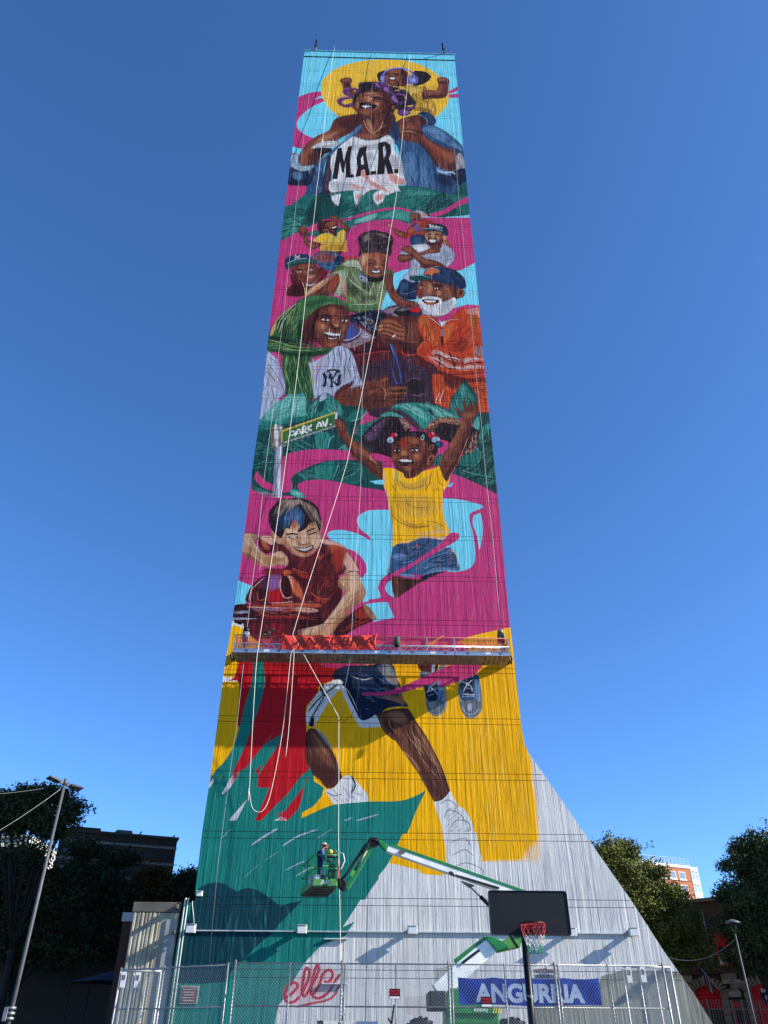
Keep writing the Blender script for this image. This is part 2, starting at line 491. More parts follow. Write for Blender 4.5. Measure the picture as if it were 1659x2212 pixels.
P re 545,545 645,538 645,585 540,600
@b1
F s1 612,200 640,150 700,135 790,130 850,160 700,320 640,310 610,250
F s2 330,290 330,250 390,205 440,245 470,290 440,350 460,400 500,440 560,460 660,470 640,520 560,555 500,545 440,480 400,400 390,350 345,330
F s3*.6 345,250 400,215 440,250 430,290 380,300
F s3*.6 410,370 440,420 500,470 600,490 540,530 470,490
L s0 5 350,260 390,290 430,300
L s0 5 360,235 410,260 445,270
F s2 800,80 850,60 930,80 960,130 1030,190 1090,240 1070,300 1020,330 960,300 1010,260 990,210 930,150 880,130 830,110
F s3*.6 830,80 900,85 940,130 1010,200 1050,250 990,220 920,140
F s2 715,210 740,160 820,140 900,160 920,200 915,250 880,290 900,350 850,340 790,300 730,270
F s3*.6 760,160 860,150 900,180 830,200 770,200
F s1*.6 720,220 780,240 850,290 890,340 800,310 730,270
F s3*.5 790,220 830,215 820,250 790,250
F s0 825,230 900,205 915,225 890,260 850,262
F wh 835,232 900,212 900,232 850,245
L h0 6 770,185 810,178
L h0 6 850,175 890,170
L pk 7 705,300 720,265 770,275 785,310 760,325
F yo 550,435 600,375 690,325 790,320 850,350 910,370 920,310 1000,265 1035,310 1025,370 1050,440 1045,520 1030,600! 980,580 900,595 780,585 680,590 665,530 680,480 640,460
F ys*.8 690,500 850,470 1000,480 1030,590 800,580 680,585
L y3 6 680,520 760,440 760,400
L y3 6 700,560 850,500 960,500
L y3 5 900,380 960,420 1000,480
F yl*.6 620,400 720,350 760,400 680,440
F y3*.4 870,520 1000,500 1020,560 900,570
H y3 24 70 4 60 700,350 1000,390 1020,580 690,580
F s2 860,595 960,590 1000,600 960,640 900,640
F dn 560,660 640,600 740,585 860,600 940,640 1000,680 1010,760 960,800 930,830 850,870 760,880 690,860 600,770 520,720
F p2 520,700 600,630 680,600 780,600 880,650 930,690 900,740 760,755 600,760
F s2*.7 600,650 760,610 880,670 880,730 700,740 600,720
H s0 30 70 6 -70 560,640 880,630 890,740 580,740
H pk 24 60 5 -60 560,640 880,620 890,740 580,740
F dl*.7 760,590 900,640 960,660 900,650 820,610
F dk 880,690 1000,670 1010,750 950,800 890,770
H dl 40 60 6 10 620,780 930,760 920,840 720,870
F dk 130,740 150,700 200,665 290,640 400,632 470,645 520,690 540,740 440,760 300,790 160,830
F g1 125,815 160,770 300,720 440,700 560,710 600,740 590,790 480,770 340,780 230,820 150,860
F g2*.6 160,790 300,735 450,715 560,730 440,735 280,770
L wh 5 150,775 300,712 470,695
P wh 262,655 290,650 315,670 340,645 352,655 332,678 352,695 322,700 305,688 285,705 275,692 295,672
F s2 215,870 300,800 420,765 520,770 590,800 640,870 650,940 620,1000 560,1060 480,1080 400,1040 320,1000 260,930
F s3*.5 330,810 450,785 520,800 470,840 350,850
F s1*.7 220,880 280,900 340,1000 420,1050 330,1010 260,940
F s3*.5 290,880 380,870 400,910 330,930
F s1*.8 280,870 340,855 395,870 350,880
L bk 9 290,870 340,858 390,872
L bk 9 460,855 520,838 550,850
F wh*.7 310,895 350,885 370,900 330,910
F bk 328,888 350,888 350,908 330,908
F wh*.7 490,865 530,855 540,870 505,878
F bk 508,860 524,860 522,876 510,876
F s3*.7 410,880 450,870 470,930 430,945
F s1*.6 440,940 520,910 560,930 500,950
F pk*.8 470,960 530,940 580,950 540,985 490,995
L s0 7 465,965 530,955 585,945
F s3*.4 480,1010 570,995 540,1040 480,1050
L s3 5 255,920 300,980 400,1040
F wn 200,960 250,930 330,1010 410,1060 480,1100 600,1060 650,960 650,850 700,840 760,900 740,960 620,1050 520,1130 440,1250 150,1250 150,1180 215,1090
F w6*.7 240,1090 400,1090 400,1250 180,1250
F wn*.8 210,980 260,960 330,1040 230,1070
L w4 6 205,960 210,1040 240,1090
L w4 7 150,1240 170,1140 230,1085
F wh 440,1080 500,1095 590,1060 600,1080 520,1110 450,1100
L gd 16 385,1050 410,1110 430,1180 430,1240
H w3 20 90 6 -60 660,850 740,880 700,980 620,1040
@B
F om 440,700 470,640 560,575 640,560 680,570 900,640 920,700 880,780 850,860 820,930 800,960 600,960 590,880 540,840 480,820 520,760
F oh 540,640 620,590 660,640 720,720 780,760 860,720 880,780 840,870 810,940 610,940 570,860 540,760
F od*.7 600,660 640,760 700,830 640,850 570,800
F ol 540,600 600,565 670,580 690,650 640,620 580,620
F ol*.8 430,690 540,650 560,700 540,800 500,830 470,790 520,740 490,690
F pk*.5 540,680 570,760 570,840 540,800
L ol 9 560,660 610,730 720,810
L ol 9 780,740 750,800 745,880
L ol 9 850,700 810,800 800,880
F od*.8 690,720 760,760 740,800 690,780
F od*.6 640,860 760,830 800,860 700,890
F hj*.6 590,880 700,900 800,890 800,940 620,940
H ol 70 70 5 65 560,600 860,680 840,900 600,930
H od 80 80 5 60 560,620 880,700 830,930 590,930
L ol 5 600,900 760,900 800,880
F s2 500,670 520,720 500,780 460,830 380,830 280,850 290,790 340,740 420,700
F s4*.8 480,680 420,710 340,750 280,800 270,840 320,810 400,760
F s5*.7 450,690 350,750 290,800 280,830 360,760
F s3*.6 500,690 515,730 470,790 400,800 440,740
F r2*.4 460,700 510,700 500,770 430,790
F s2 880,780 910,730 930,780 980,850 1060,880 1110,900 1115,930 1050,940 990,935 950,900 900,850
F s3*.5 940,800 990,860 1100,905 1030,900 960,870
L s0 5 1000,890 1060,910 1105,922
F s2 860,690 910,670 920,740 880,800 860,760
@b2
F h0 120,400 110,330 100,290 160,240 240,205 310,195 400,215 480,230 540,290 550,370 530,400 530,480 500,540 440,600 300,520 200,490 160,560 110,540 120,470
F h1*.6 160,270 240,225 300,250 230,300 190,370 150,370
F h2*.7 170,290 220,250 230,300 190,350
F h2*.5 300,240 420,240 500,300 400,270
H h2 50 70 6 -40 140,240 440,210 530,330 380,370 150,380
H bk 60 80 7 -20 140,240 480,220 540,350 380,370 150,380
H h2 40 70 5 80 150,400 500,400 500,480 160,500
H bk 40 70 6 80 150,400 500,400 510,500 160,500
L bk 8 110,310 80,330 60,345
L bk 9 520,410 560,440
L bk 8 500,240 550,290 560,340
F s3 110,540 150,510 220,490 350,490 450,500 500,540 480,620 470,690 430,750 370,800 280,795 210,750 160,690 120,600
F s4*.7 150,520 220,500 230,560 190,640 170,680 140,600
F s5*.5 155,540 190,510 185,620 160,640
F r2*.4 260,490 420,495 440,560 320,560
F s4*.5 320,500 360,500 352,640 328,640
F s2*.7 400,560 480,560 470,690 430,750 380,770 420,680
F s2*.6 200,600 320,580 330,660 240,670
F s2*.5 220,720 300,770 400,760 370,800 280,795
L bk 10 220,580 270,570 325,600
L bk 9 215,600 260,625 310,620
L bk 10 395,600 440,590 475,570
L bk 9 390,630 430,640 470,620
F s4*.6 310,660 345,640 370,660 340,690
L s1 6 310,680 345,695 380,675
F s1 255,705 340,710 400,700 380,745 330,760 280,745
F wh 275,715 340,720 385,712 365,738 310,740
F s4*.5 300,765 360,765 340,790
F s3 105,545 130,540 140,600 115,590
F bk 140,800 200,770 280,800 380,800 440,760 460,780 420,840 330,860 220,850
F gy 95,760 130,760 210,800 220,850 160,860 110,820
F wb 110,790 150,775 180,800 170,835 130,835
F bk 130,800 155,800 155,825 135,825
L g9 12 80,700 95,740 110,780
F s2 560,170 620,200 720,230 700,260 740,290 700,300 620,270 560,220 530,160 470,130 470,100 520,110
F s4*.7 470,110 520,120 540,150 500,150
F s3*.6 570,190 640,225 700,250 660,270 600,240
F w3 720,240 760,160 830,110 930,60 1010,70 1080,110 1000,200 960,260 880,260 770,270 700,300 660,280
F o2*.5 760,190 840,130 920,90 860,180 800,240
F bl*.6 800,140 870,120 900,180 850,220
H o2 50 50 6 -50 740,200 900,90 1060,100 960,240 760,260
H w6 40 60 6 -30 740,200 900,90 1060,100 960,240 700,290
F s2 765,20 790,-30 860,-40 900,0 905,50 860,75 800,60
F s3*.6 775,0 830,-30 850,20 800,45
F wb 790,-30 850,-60 920,-50 950,-10 920,20 900,-10 860,-35
L h0 6 780,-5 810,-10
L wh 5 785,35 815,38
F pk*.7 920,-30 990,-10 970,20 930,30
F s3 1190,270 1230,300 1270,350 1280,410 1230,400 1190,340
F dk 780,275 960,260 980,370 880,375 790,385
F dn*.6 800,300 900,280 900,360 810,370
F wb 760,400 880,370 990,375 1100,400 1250,400 1310,450 1345,520 1310,610 1240,660 1130,600 960,560 900,660 870,700 880,860 780,870 670,810 740,740 780,600 640,500
F wh*.8 800,400 960,390 1000,450 900,470 830,430
F gy*.6 1180,440 1260,470 1280,560 1200,640 1220,540
F gy*.6 960,540 1160,520 1150,570 1000,570
F gy*.5 790,600 880,640 900,700 820,720
H gy 60 70 6 -30 960,420 1310,440 1310,600 1140,580
H tq 20 50 5 -30 1180,480 1320,490 1280,600 1190,580
H gy 40 70 6 70 760,720 880,700 880,850 700,800
H wh 40 70 6 60 780,640 900,620 900,850 760,800
F s2 650,440 720,400 780,400 860,480 960,560 1100,590 1200,640 1220,665 1100,665 960,690 880,610 800,530 700,470
F s3*.5 680,440 760,410 860,500 960,580 1080,610 960,620 840,530
F s1*.6 860,570 960,640 1080,640 1200,660 1000,690
F s2 610,560 640,510 740,510 830,530 800,570 720,600 640,605
F s3*.5 630,540 720,525 790,545 700,570
F s2 860,500 960,460 1060,420 1130,430 1160,460 1120,485 1010,490 930,520
F s3*.6 900,490 1040,435 1110,440 1040,475
L s0 5 1090,430 1110,475
F s2 950,240 1000,200 1100,190 1180,210 1200,290 1180,350 1120,390 1010,390 980,330
F s4*.6 970,240 1060,210 1150,220 1140,260 1020,260
F s4*.6 960,260 1000,270 1010,340 980,320
F s4*.5 1100,270 1160,280 1130,330
F bk*.8 1000,240 1040,230 1040,250 1005,255
F bk*.8 1090,235 1140,240 1135,258 1095,252
F s4*.6 1045,250 1080,250 1090,295 1050,300
F s0 1000,300 1080,310 1120,310 1090,370 1040,380 1010,350
F wh 1012,315 1105,320 1085,350 1030,350
F s1*.7 1000,350 1040,385 1120,380 1180,320 1185,360 1120,400 1010,395
F s2 1030,385 1150,380 1170,420 1060,440
F dd 1010,130 1100,115 1190,125 1250,180 1255,270 1200,240 1130,210 960,190 980,160
F tk 930,180 980,160 1100,170 1200,200 1240,260 1190,230 1080,195 940,205
L wb 6 935,178 1080,172 1190,205
L wh 7 1020,152 1020,125 1038,128 1036,140 1020,140 1040,146 1036,158 1018,154
L wh 7 1055,158 1056,132 1072,134 1072,146 1056,148 1076,162
L wh 7 1094,140 1106,138 1112,156 1100,166 1090,156 1094,140
L wh 7 1126,170 1128,144 1146,172 1148,146
L wh 7 1162,148 1180,180
L wh 7 1190,154 1160,174
F s4 1190,270 1240,275 1230,320 1200,320
F dd 610,940 680,820 780,870 880,860 860,1000 850,1080 700,1080 600,1000
F dn*.5 660,860 760,880 700,960 640,980
L dl 6 640,1000 740,1010 840,970
H dn 40 80 6 20 640,900 860,880 840,1060 660,1040
F s2 850,1040 870,960 870,890 950,830 1100,840 1300,880 1380,940 1420,940 1460,960 1470,1020 1440,1060 1360,1080 1300,1160 1000,1180 900,1120
F s3*.5 880,900 980,860 1040,900 1000,960 900,960
F s3*.6 960,930 1040,930 1080,1010 1000,1030 950,1000
F s4*.5 990,950 1030,950 1040,1000 1000,1010
F r2*.5 860,960 920,960 940,1010 870,1020
F s3*.5 1180,920 1300,940 1320,1040 1200,1060
F s1*.7 1060,890 1180,900 1200,940 1080,930
F s1*.5 1280,880 1380,930 1360,1080 1310,1040
F s1*.6 920,1010 1000,1030 1080,1020 1060,1050 940,1045
L bk 10 880,900 930,900 960,920
L bk 10 1050,895 1130,890 1180,910
L bk 9 885,935 920,945 945,940
L bk 9 1070,935 1120,950 1160,940
F wh*.8 895,935 925,930 925,945 900,945
F wh*.8 1085,938 1120,935 1125,950 1095,950
F bk 905,932 920,932 920,946 907,946
F bk 1100,936 1116,936 1114,950 1101,950
F s4*.6 1000,880 1040,880 1060,960 1020,960
F s4*.5 1120,970 1180,980 1160,1030 1110,1020
L s4 5 1180,920 1260,960 1280,1010
L s1 6 1160,960 1200,1010 1210,1060
F s3*.7 1380,970 1420,950 1460,980 1440,1040 1390,1050
F s1 1400,980 1440,970 1440,1010 1400,1040
F wh 850,1040 880,1080 940,1060 1000,1040 1080,1050 1160,1070 1180,1120 1260,1100 1320,1060 1360,1080 1360,1140 1300,1220 1220,1280 1100,1300 1000,1290 920,1240 880,1150
F gy*.5 1180,1130 1320,1100 1300,1200 1180,1270
F gy*.5 900,1130 960,1220 1060,1280 960,1270 900,1210
H gy 80 60 7 -70 900,1140 1320,1110 1260,1260 1000,1280
H wh 80 60 6 -70 900,1120 1340,1100 1260,1260 1000,1280
F s0 930,1085 1040,1090 1130,1090 1140,1120 1080,1150 1000,1150 950,1130
F wh 955,1095 1060,1100 1100,1095 1080,1120 990,1120
F w4*.8 960,1125 1050,1130 1110,1120 1060,1150 990,1150
F g1 765,800 800,780 880,775 960,790 1060,830 1050,850 960,830 860,850 790,835
F dk 940,760 980,700 1080,665 1200,670 1330,700 1430,780 1480,860 1470,940 1380,930 1280,890 1160,870 1060,830 970,790
F dd*.7 1250,690 1430,780 1480,860 1470,940 1350,910 1300,800
F w4*.8 940,770 960,720 1020,690 1060,720 1000,760
L pk 7 970,700 1060,668 1150,660
L g3 6 770,800 840,778 940,780 1050,815
F o2 985,740 1020,705 1080,690 1140,710 1140,745 1080,745 1040,775
L re 7 1010,720 1040,750
L re 7 1050,700 1070,740
L re 7 1090,700 1110,735
L wh 4 985,740 1020,700 1085,685 1150,715
H dn 40 80 6 60 1100,700 1300,710 1440,840 1200,860
F pd 0,1290 340,1220 420,1220 560,1160 880,1170 900,1330 560,1420 0,1420
P p2 400,1225 560,1185 560,1260 480,1270
F tt 520,1250 560,1190 700,1170 880,1180 900,1340 760,1340 620,1310 540,1280
F bk 560,1240 620,1190 740,1175 880,1190 900,1310 760,1320 640,1300 570,1270
F gy*.4 600,1230 680,1195 780,1190 700,1230
F re 750,1210 800,1195 890,1190 890,1250 790,1240
P dk 770,1255 890,1262 890,1300 780,1295
L wb 5 540,1270 640,1320 780,1345 900,1345
H wb 26 16 4 80 640,1315 900,1340 900,1360 650,1335
F s2 480,990 540,960 600,1050 700,1090 820,1110 880,1150 870,1190 780,1180 700,1170 720,1200 690,1205 640,1160 600,1140 560,1060
F s3*.5 540,1000 620,1080 760,1120 840,1150 700,1130 600,1090
P db 0,1290 330,1235 560,1330 400,1422 0,1422
H wb 40 26 6 20 20,1300 320,1260 440,1340 300,1420 20,1420
H bl 30 36 8 20 20,1280 320,1250 440,1340 300,1420 20,1420
@C
P wn 590,120 1180,110 1500,300 1560,660 900,720 560,650
P s6 850,60 1130,60 1130,300 960,300 840,200
P db 640,60 800,20 900,60 860,205 740,110
P tt 640,90 700,120 840,205 700,270 600,280 600,200
F pw 560,200 650,100 720,130 735,180 690,225 620,245
F bl*.6 590,190 650,120 700,150 700,190 640,215
L wb 6 600,225 670,215 725,180 735,140
H bk 24 14 5 60 610,235 690,220 725,190 700,215
F wb 745,190 770,178 795,188 785,202 755,205
L bk 4 750,190 775,192 790,185
L bk 9 730,105 850,205
H wb 50 18 5 30 680,70 790,60 850,130 820,190 730,110
H gd 16 18 5 20 720,50 840,90 840,150
P wn 680,300 960,270 1000,330 720,400
P w6 680,300 960,265 960,280 690,316
P pm 720,400 1000,330 1220,440 1220,640 1000,650 800,640
L w3*.7 8 690,330 860,300 980,300
P bk 760,250 810,245 815,280 770,285
F bk*.8 1050,510 1100,480 1160,490 1180,550 1150,610 1080,605 1040,560
F pw*.5 1070,530 1110,505 1150,530 1150,580 1090,590
L p2*.7 5 1045,520 1090,482 1150,490
L p2*.7 6 1050,600 1100,620 1160,605
L bl 7 930,240 960,330 950,420 970,500 990,520
L bl 7 945,250 975,340 1000,450 1010,520
L dd 8 920,240 950,330 945,430
L wb 4 935,250 960,320
L bl 6 1015,560 1018,640
@c2
F s2 200,260 240,180 280,140 360,140 440,160 500,230 560,270 700,310 740,400 740,470 700,540 560,530 420,480 300,430 230,380 200,320
F s3*.5 230,200 300,160 400,170 460,220 360,240 260,250
F s3*.5 230,280 330,270 440,310 560,340 480,370 330,330
F s1*.7 300,400 440,430 600,460 700,470 690,540 520,520 380,460
L s0 6 220,260 330,260 430,300 520,310
L s0 6 215,300 320,310 420,350
L s0 6 240,350 340,370 440,420
L s3 26 235,235 330,235 430,270 540,300
L s3 24 225,280 320,285 420,325 530,345
L s3 22 240,330 330,345 430,390 540,410
L s3 24 265,185 350,180 430,205 500,250
L s0 7 240,258 330,260 430,298 540,322
L s0 7 235,308 325,316 425,358 535,378
L s0 7 250,210 350,208 430,236 500,272
F s4*.7 210,235 245,225 260,250 225,260
F s4*.7 200,290 235,275 245,300 215,305
F wh 385,375 415,350 425,362 395,390
F s2 560,190 640,180 720,200 740,300 640,310 590,270
H s0 50 70 5 70 250,170 480,200 720,330 720,500 400,450 240,340
H s4 40 60 4 70 250,170 480,200 720,330 720,480 400,430 240,300
F or 720,190 760,100 820,95 920,130 1000,230 1050,200 1140,130 1280,20 1380,20 1500,100! 1520,290! 1540,470 1570,780 1540,870 1440,930 1200,900 1050,840 950,790 870,710 800,690 700,610 700,550 780,440 860,480 740,350
F o3*.8 1040,240 1200,200 1340,250 1340,400 1240,500 1110,480 1040,480
F od2*.7 1200,420 1300,400 1340,500 1240,580 1150,560
F or 890,870 1050,860 1200,920 1300,940 1420,920 1580,900 1600,1080! 1640,1350! 1440,1350 1350,1280 1100,1300 1000,1260 930,1220 900,1050
F o2*.7 730,180 790,110 850,200 900,330 960,470 880,450 800,330
F o2*.6 1060,260 1180,210 1140,330 1060,450
F y3*.4 760,130 800,110 860,230 820,260
F y3*.5 1380,130 1440,110 1500,170 1400,250
L od2 9 790,180 850,300 880,440
L od2 9 850,150 920,280 950,440
L od2 9 1080,470 1180,330 1320,250
L od2 9 1340,480 1430,380 1510,330
L od2 9 1350,300 1450,220 1500,200
L od2 10 1350,540 1440,480 1530,470
F od2*.7 1250,420 1330,430 1330,540 1260,560
H od2 60 110 8 -65 740,180 960,230 960,460 820,440
H od2 60 110 8 -50 1050,280 1340,240 1500,330 1500,480 1300,540 1060,470
H o2 50 90 7 -55 1060,220 1500,160 1510,420 1280,520 1060,440
H o2 40 90 6 -65 740,160 960,230 980,460 820,440
L bk 7 815,105 900,170 990,250 1010,290
L wh 5 820,100 910,165 1000,240
L wb 6 1040,260 1080,190 1140,160 1280,150
F wh 985,165 1020,190 1080,170 1040,230 1015,250
F ob 1005,290 1035,290 1030,480 1010,480
L wb 7 1012,290 1032,290 1030,360 1012,360 1012,290
P or 1105,160 1330,0 1350,20 1280,150
P pk 1340,30 1500,0 1510,130 1460,100 1340,80
L od2 8 1350,50 1500,90
L od2 8 1350,20 1500,50
P tt 1450,510 1540,500 1560,640 1510,650 1450,590
L or 12 1475,500 1500,640
F or 700,560 790,440 890,490 900,540 850,620 790,690 710,620
F o3*.7 720,560 800,500 850,560 800,640
L od2 9 740,580 800,480
L od2 9 800,600 870,520
L o2 8 700,560 780,450 860,480
F o3 480,540 500,580 560,640 690,640 690,600 560,590 520,560
F s1 500,540 560,520 660,540 690,590 600,600 540,580
F pm 560,640 700,640 820,700 960,780 900,870 860,760 700,720
F ob 640,650 720,620 850,730 800,760 680,720
F or 920,540 960,500 1080,520 1130,560 1300,580 1400,620 1540,640 1560,700 1560,800 1440,820 1300,830 1100,830 970,800 900,690
F wh*.35 920,580 1000,560 1060,620 1180,640 1300,680 1420,640 1540,660 1540,690 1420,690 1300,730 1180,690 1050,680 960,640
F wh*.32 880,640 960,660 1060,720 1180,760 1320,770 1440,740 1560,750 1560,790 1430,790 1310,810 1160,790 1020,760 920,690
L or 16 930,600 1050,650 1180,670 1300,710
L or 18 900,660 1010,720 1170,770
L w6 20 1110,570 1160,680 1190,800
L or 30 1240,640 1290,700 1270,810
L or 26 1400,620 1440,700 1440,810
L or 22 1500,640 1540,720 1530,810
L w6 14 960,600 1000,690 970,780
L wh*.7 9 925,590 1010,575 1060,632 1180,652 1300,690
L wh*.7 9 890,650 960,672 1060,735 1180,775 1320,785
L wh*.6 9 1300,700 1420,660 1540,672
L wh*.6 9 1320,785 1440,755 1555,768
L ob 12 905,620 1000,620 1060,670 1180,700 1300,730
L ob 12 1300,740 1420,710 1550,715
L ob 12 960,690 1060,770 1180,800
H w6 110 60 10 60 930,560 1100,600 1540,660 1550,800 1100,800 920,690
L ob 14 900,840 1100,860 1300,860 1560,840
F ob*.8 1060,860 1200,880 1400,920 1560,900 1560,960 1400,960 1240,1000 1100,960 1040,910
F o2*.6 1060,960 1180,980 1180,1040 1080,1060
F ob*.8 1060,900 1160,950 1240,1000 1160,1060 1080,1010 1050,1000
H od2 50 120 9 75 900,880 1050,880 1150,1280 950,1220
H o2 40 120 8 75 900,900 1050,900 1150,1280 950,1220
H ob 40 150 12 4 1400,940 1600,920 1610,1200 1460,1200
H o2 30 120 8 4 1440,960 1600,960 1620,1340 1490,1340
L ob 8 1040,880 1060,1100 1010,1240
L wh 6 1050,1060 1000,1180 1000,1240
L wh 6 990,1100 940,1200 940,1240
@c1
F s2 940,1480 1020,1400 1160,1320 1320,1260 1460,1250 1560,1210 1660,1190 1660,1680 1300,1640 1040,1640 950,1560
@c2
P pm 560,860 890,850 900,1230 560,1230
H bk 40 120 7 88 570,870 880,860 890,1220 570,1220
F bk*.8 580,950 660,920 770,940 800,1040 740,1110 620,1100 580,1040
L p2*.7 7 570,960 640,915 760,930
L p2*.7 10 640,1120 720,1140 780,1110
F s2 0,1120 0,1030 130,980 250,915 320,900 330,940 240,990 160,1020 250,1000 300,1040 420,1020 550,1015 570,1040 500,1070 400,1090 560,1090 550,1130 400,1150 300,1180 520,1150 510,1180 400,1230 430,1260 200,1310 0,1270
F s1*.5 0,1150 160,1110 240,1130 300,1200 200,1290 0,1260
L s0 8 30,1070 150,1030 240,1040
L s0 8 40,1110 160,1080 250,1060
L s0 8 60,1160 170,1120
L s0 8 320,1090 440,1075 560,1070
L s0 8 320,1140 440,1130 550,1110
F s3*.6 240,930 310,905 320,930 240,970
F s3*.6 330,1040 440,1022 550,1025 540,1045 400,1060
F s3*.6 330,1100 440,1098 550,1095 540,1110 400,1125
F s3*.5 100,1080 180,1060 230,1050 160,1090 80,1120
F s4*.5 270,1040 300,1060 310,1130 280,1180 290,1100
H s0 80 90 6 80 0,1040 240,1010 560,1030 500,1160 300,1290 0,1260
H s3 50 70 5 80 0,1060 240,1020 560,1030 500,1140 300,1250 0,1240
P pm 60,1310 330,1280 360,1420 180,1420 90,1390
@c1
F hg 60,640 90,560 150,440 250,320 380,230 480,150 600,100 720,88 860,92 1000,130 1100,190 1150,290 1140,330 1080,240 940,215 820,230 700,290 600,380 540,480 520,640 560,720 500,800 930,780 940,800 860,880 660,920 640,1000 620,1100 650,1300 660,1480 560,1560 280,1420 250,1200 240,1000 230,860 50,840
F hk*.7 170,500 230,400 320,420 380,540 360,640 240,640
F hk*.7 480,460 540,400 540,560 560,700 480,700 440,600
F hj*.8 520,150 700,105 880,110 1020,150 1110,220 940,190 760,220 620,320 520,400 500,300
F hg*.8 560,180 800,130 1000,170 800,170 620,260
L ol 8 170,560 220,420 350,270 440,190
L ol 9 200,600 240,470 330,350 420,250
L k1 12 100,590 160,440 280,310 400,220
L hh 8 400,560 380,400 420,280 480,180
L hh 7 440,600 420,460 460,330
L hh 7 600,360 700,270 820,210 960,190
F gd*.8 80,620 110,520 160,460 150,540 110,620
F hh*.5 330,330 380,300 340,450 310,470
H hh 60 110 6 -65 180,480 400,250 500,180 480,420 380,600 240,600
H hk 70 110 7 -65 180,480 400,250 500,180 480,460 380,620 240,620
H hk 40 120 6 -25 560,200 820,120 1060,180 800,210 620,320
F hk*.8 60,640 240,660 450,700 560,720 700,760 560,800 240,740 50,740
L hh 12 60,690 200,720 360,770 520,800
L hh 10 220,790 420,830 640,830
F hk*.8 60,800 240,850 500,880 820,830 660,910 300,900
H hh 40 130 7 6 60,690 600,740 860,830 640,880 60,800
H hk 40 130 7 6 60,690 600,740 860,830 640,890 60,820
L hh 12 300,920 290,1100 340,1300 330,1440
L hh 10 400,900 430,1100 480,1300 540,1480
L hk 12 360,920 380,1140 420,1420
L hk 12 500,920 520,1100 600,1380
H hh 50 160 8 82 260,920 620,920 640,1440 300,1420
H hk 60 160 9 82 260,920 620,920 640,1440 300,1420
F wb 40,850 100,880 180,960 230,1080 270,1260 280,1420 180,1480 140,1620 0,1660 -30,1660 10,1080
F pl*.4 180,980 230,1100 270,1300 240,1420 200,1200
F wd*.6 60,1060 160,1200 120,1300 40,1150
L nv 7 60,920 150,980 200,1040
L nv 7 40,1000 120,1100 210,1240 270,1380
L nv 7 20,1100 90,1170 170,1280
L nv 7 20,1320 80,1400 140,1480
L nv 7 170,1290 140,1360 190,1440
L nv 6 10,1560 60,1620
F wb 590,980 640,1000 760,930 860,880 950,790 1020,770 1120,800 1190,880 1240,1010 1270,1130 1330,1300! 1160,1340! 1220,1240 1100,1290 1000,1350 900,1480 840,1480 740,1520 680,1470 650,1340 630,1140
F wd*.5 1080,1080 1180,1000 1150,1180 1090,1240
F pl*.35 720,1000 780,940 760,1100 700,1200
F pl*.35 950,1420 840,1490 740,1510 800,1420
F pl*.3 1020,800 1060,900 1040,1000 1000,900
L nv 7 860,880 880,960 860,1060
L nv 7 930,820 950,920 920,1080
L nv 7 1000,790 1030,940 1040,1060
L nv 7 1080,810 1110,940 1090,1060 1080,1240
L nv 7 1150,830 1160,920 1130,1060 1170,1180
L nv 7 1190,1000 1220,1110 1230,1240
L nv 6 740,1080 700,1240 720,1400
L nv 6 850,1340 850,1440
L nv 6 940,1330 920,1440
L nv 6 1160,1280 1250,1180 1300,1300
L gd 10 600,1000 680,1060 760,1020 800,920
L gd 7 650,1020 680,1040
F gd 640,1110 665,1090 690,1110 665,1135
L gd 9 630,1180 660,1240 690,1210
F gd 650,1250 670,1235 690,1260 665,1285
L wd 6 690,1330 660,1340 670,1365 695,1360
P nv 780,1150 815,1130 870,1210 860,1120 840,1110 880,1085 965,1085 1020,1100 1030,1140 1000,1125 940,1195 925,1230 925,1300 945,1330 880,1330 905,1300 905,1240 850,1190 838,1270 835,1310 810,1330 775,1300 805,1290 815,1230 800,1180
P nv 1000,1170 1060,1150 1040,1180 1020,1230 1035,1280 1000,1320 970,1310 925,1255 950,1250 990,1275 985,1230
P wb 880,1110 930,1190 965,1110 930,1105
P wb 860,1130 880,1180 870,1120
F s2 540,480 600,380 700,290 820,230 940,215 1080,240 1145,330 1150,480 1120,560 1080,680 1000,760 880,800 780,780 700,700 560,720 520,640
F s1*.8 540,480 620,370 720,290 720,420 680,520 700,640 760,740 700,720 560,730 520,640
F s1*.6 800,235 940,218 1080,242 1145,330 1148,420 1090,300 940,260 840,300
F s3*.6 860,260 960,250 980,340 900,350
F s3*.6 700,440 800,460 860,540 780,580 700,540
F s4*.45 760,480 820,490 830,540 780,540
F s3*.6 920,390 980,400 1010,500 960,520 930,480
F s4*.6 940,470 990,480 1000,510 950,510
F s3*.5 1040,500 1110,480 1090,560 1050,570
F s3*.6 840,730 940,730 980,740 900,785 850,775
F s1*.7 720,380 820,360 920,370 900,400 800,400
F s1*.7 1010,400 1130,380 1140,410 1050,430
L h0 14 715,375 810,345 905,365
L h0 14 1020,385 1080,370 1140,380
L h0 12 745,405 820,390 890,420
F wh 775,415 830,400 880,425 830,435
F bk 812,402 845,402 845,430 815,432
F wh 1045,425 1090,410 1125,430 1090,445
F bk 1068,412 1098,414 1095,442 1070,440
L h0 10 1030,420 1080,405 1130,420
L s0 8 750,430 820,445 890,440
F s1*.8 870,490 920,470 950,520 1010,520 1040,510 1010,545 900,545
L s0 8 890,525 930,515 950,530 1000,530
F s0 800,590 860,585 960,600 1040,600 1030,650 980,690 900,695 850,650
F wh 800,590 870,588 960,605 1025,605 1010,632 920,635 850,615
F s1 850,625 940,645 1010,640 960,670 890,665
F wh*.8 870,660 930,670 980,660 950,680 890,680
F w4*.6 840,690 920,705 990,690 930,720
L s1 7 780,580 830,640 860,700
H s1 50 90 6 85 560,460 720,330 760,700 580,700
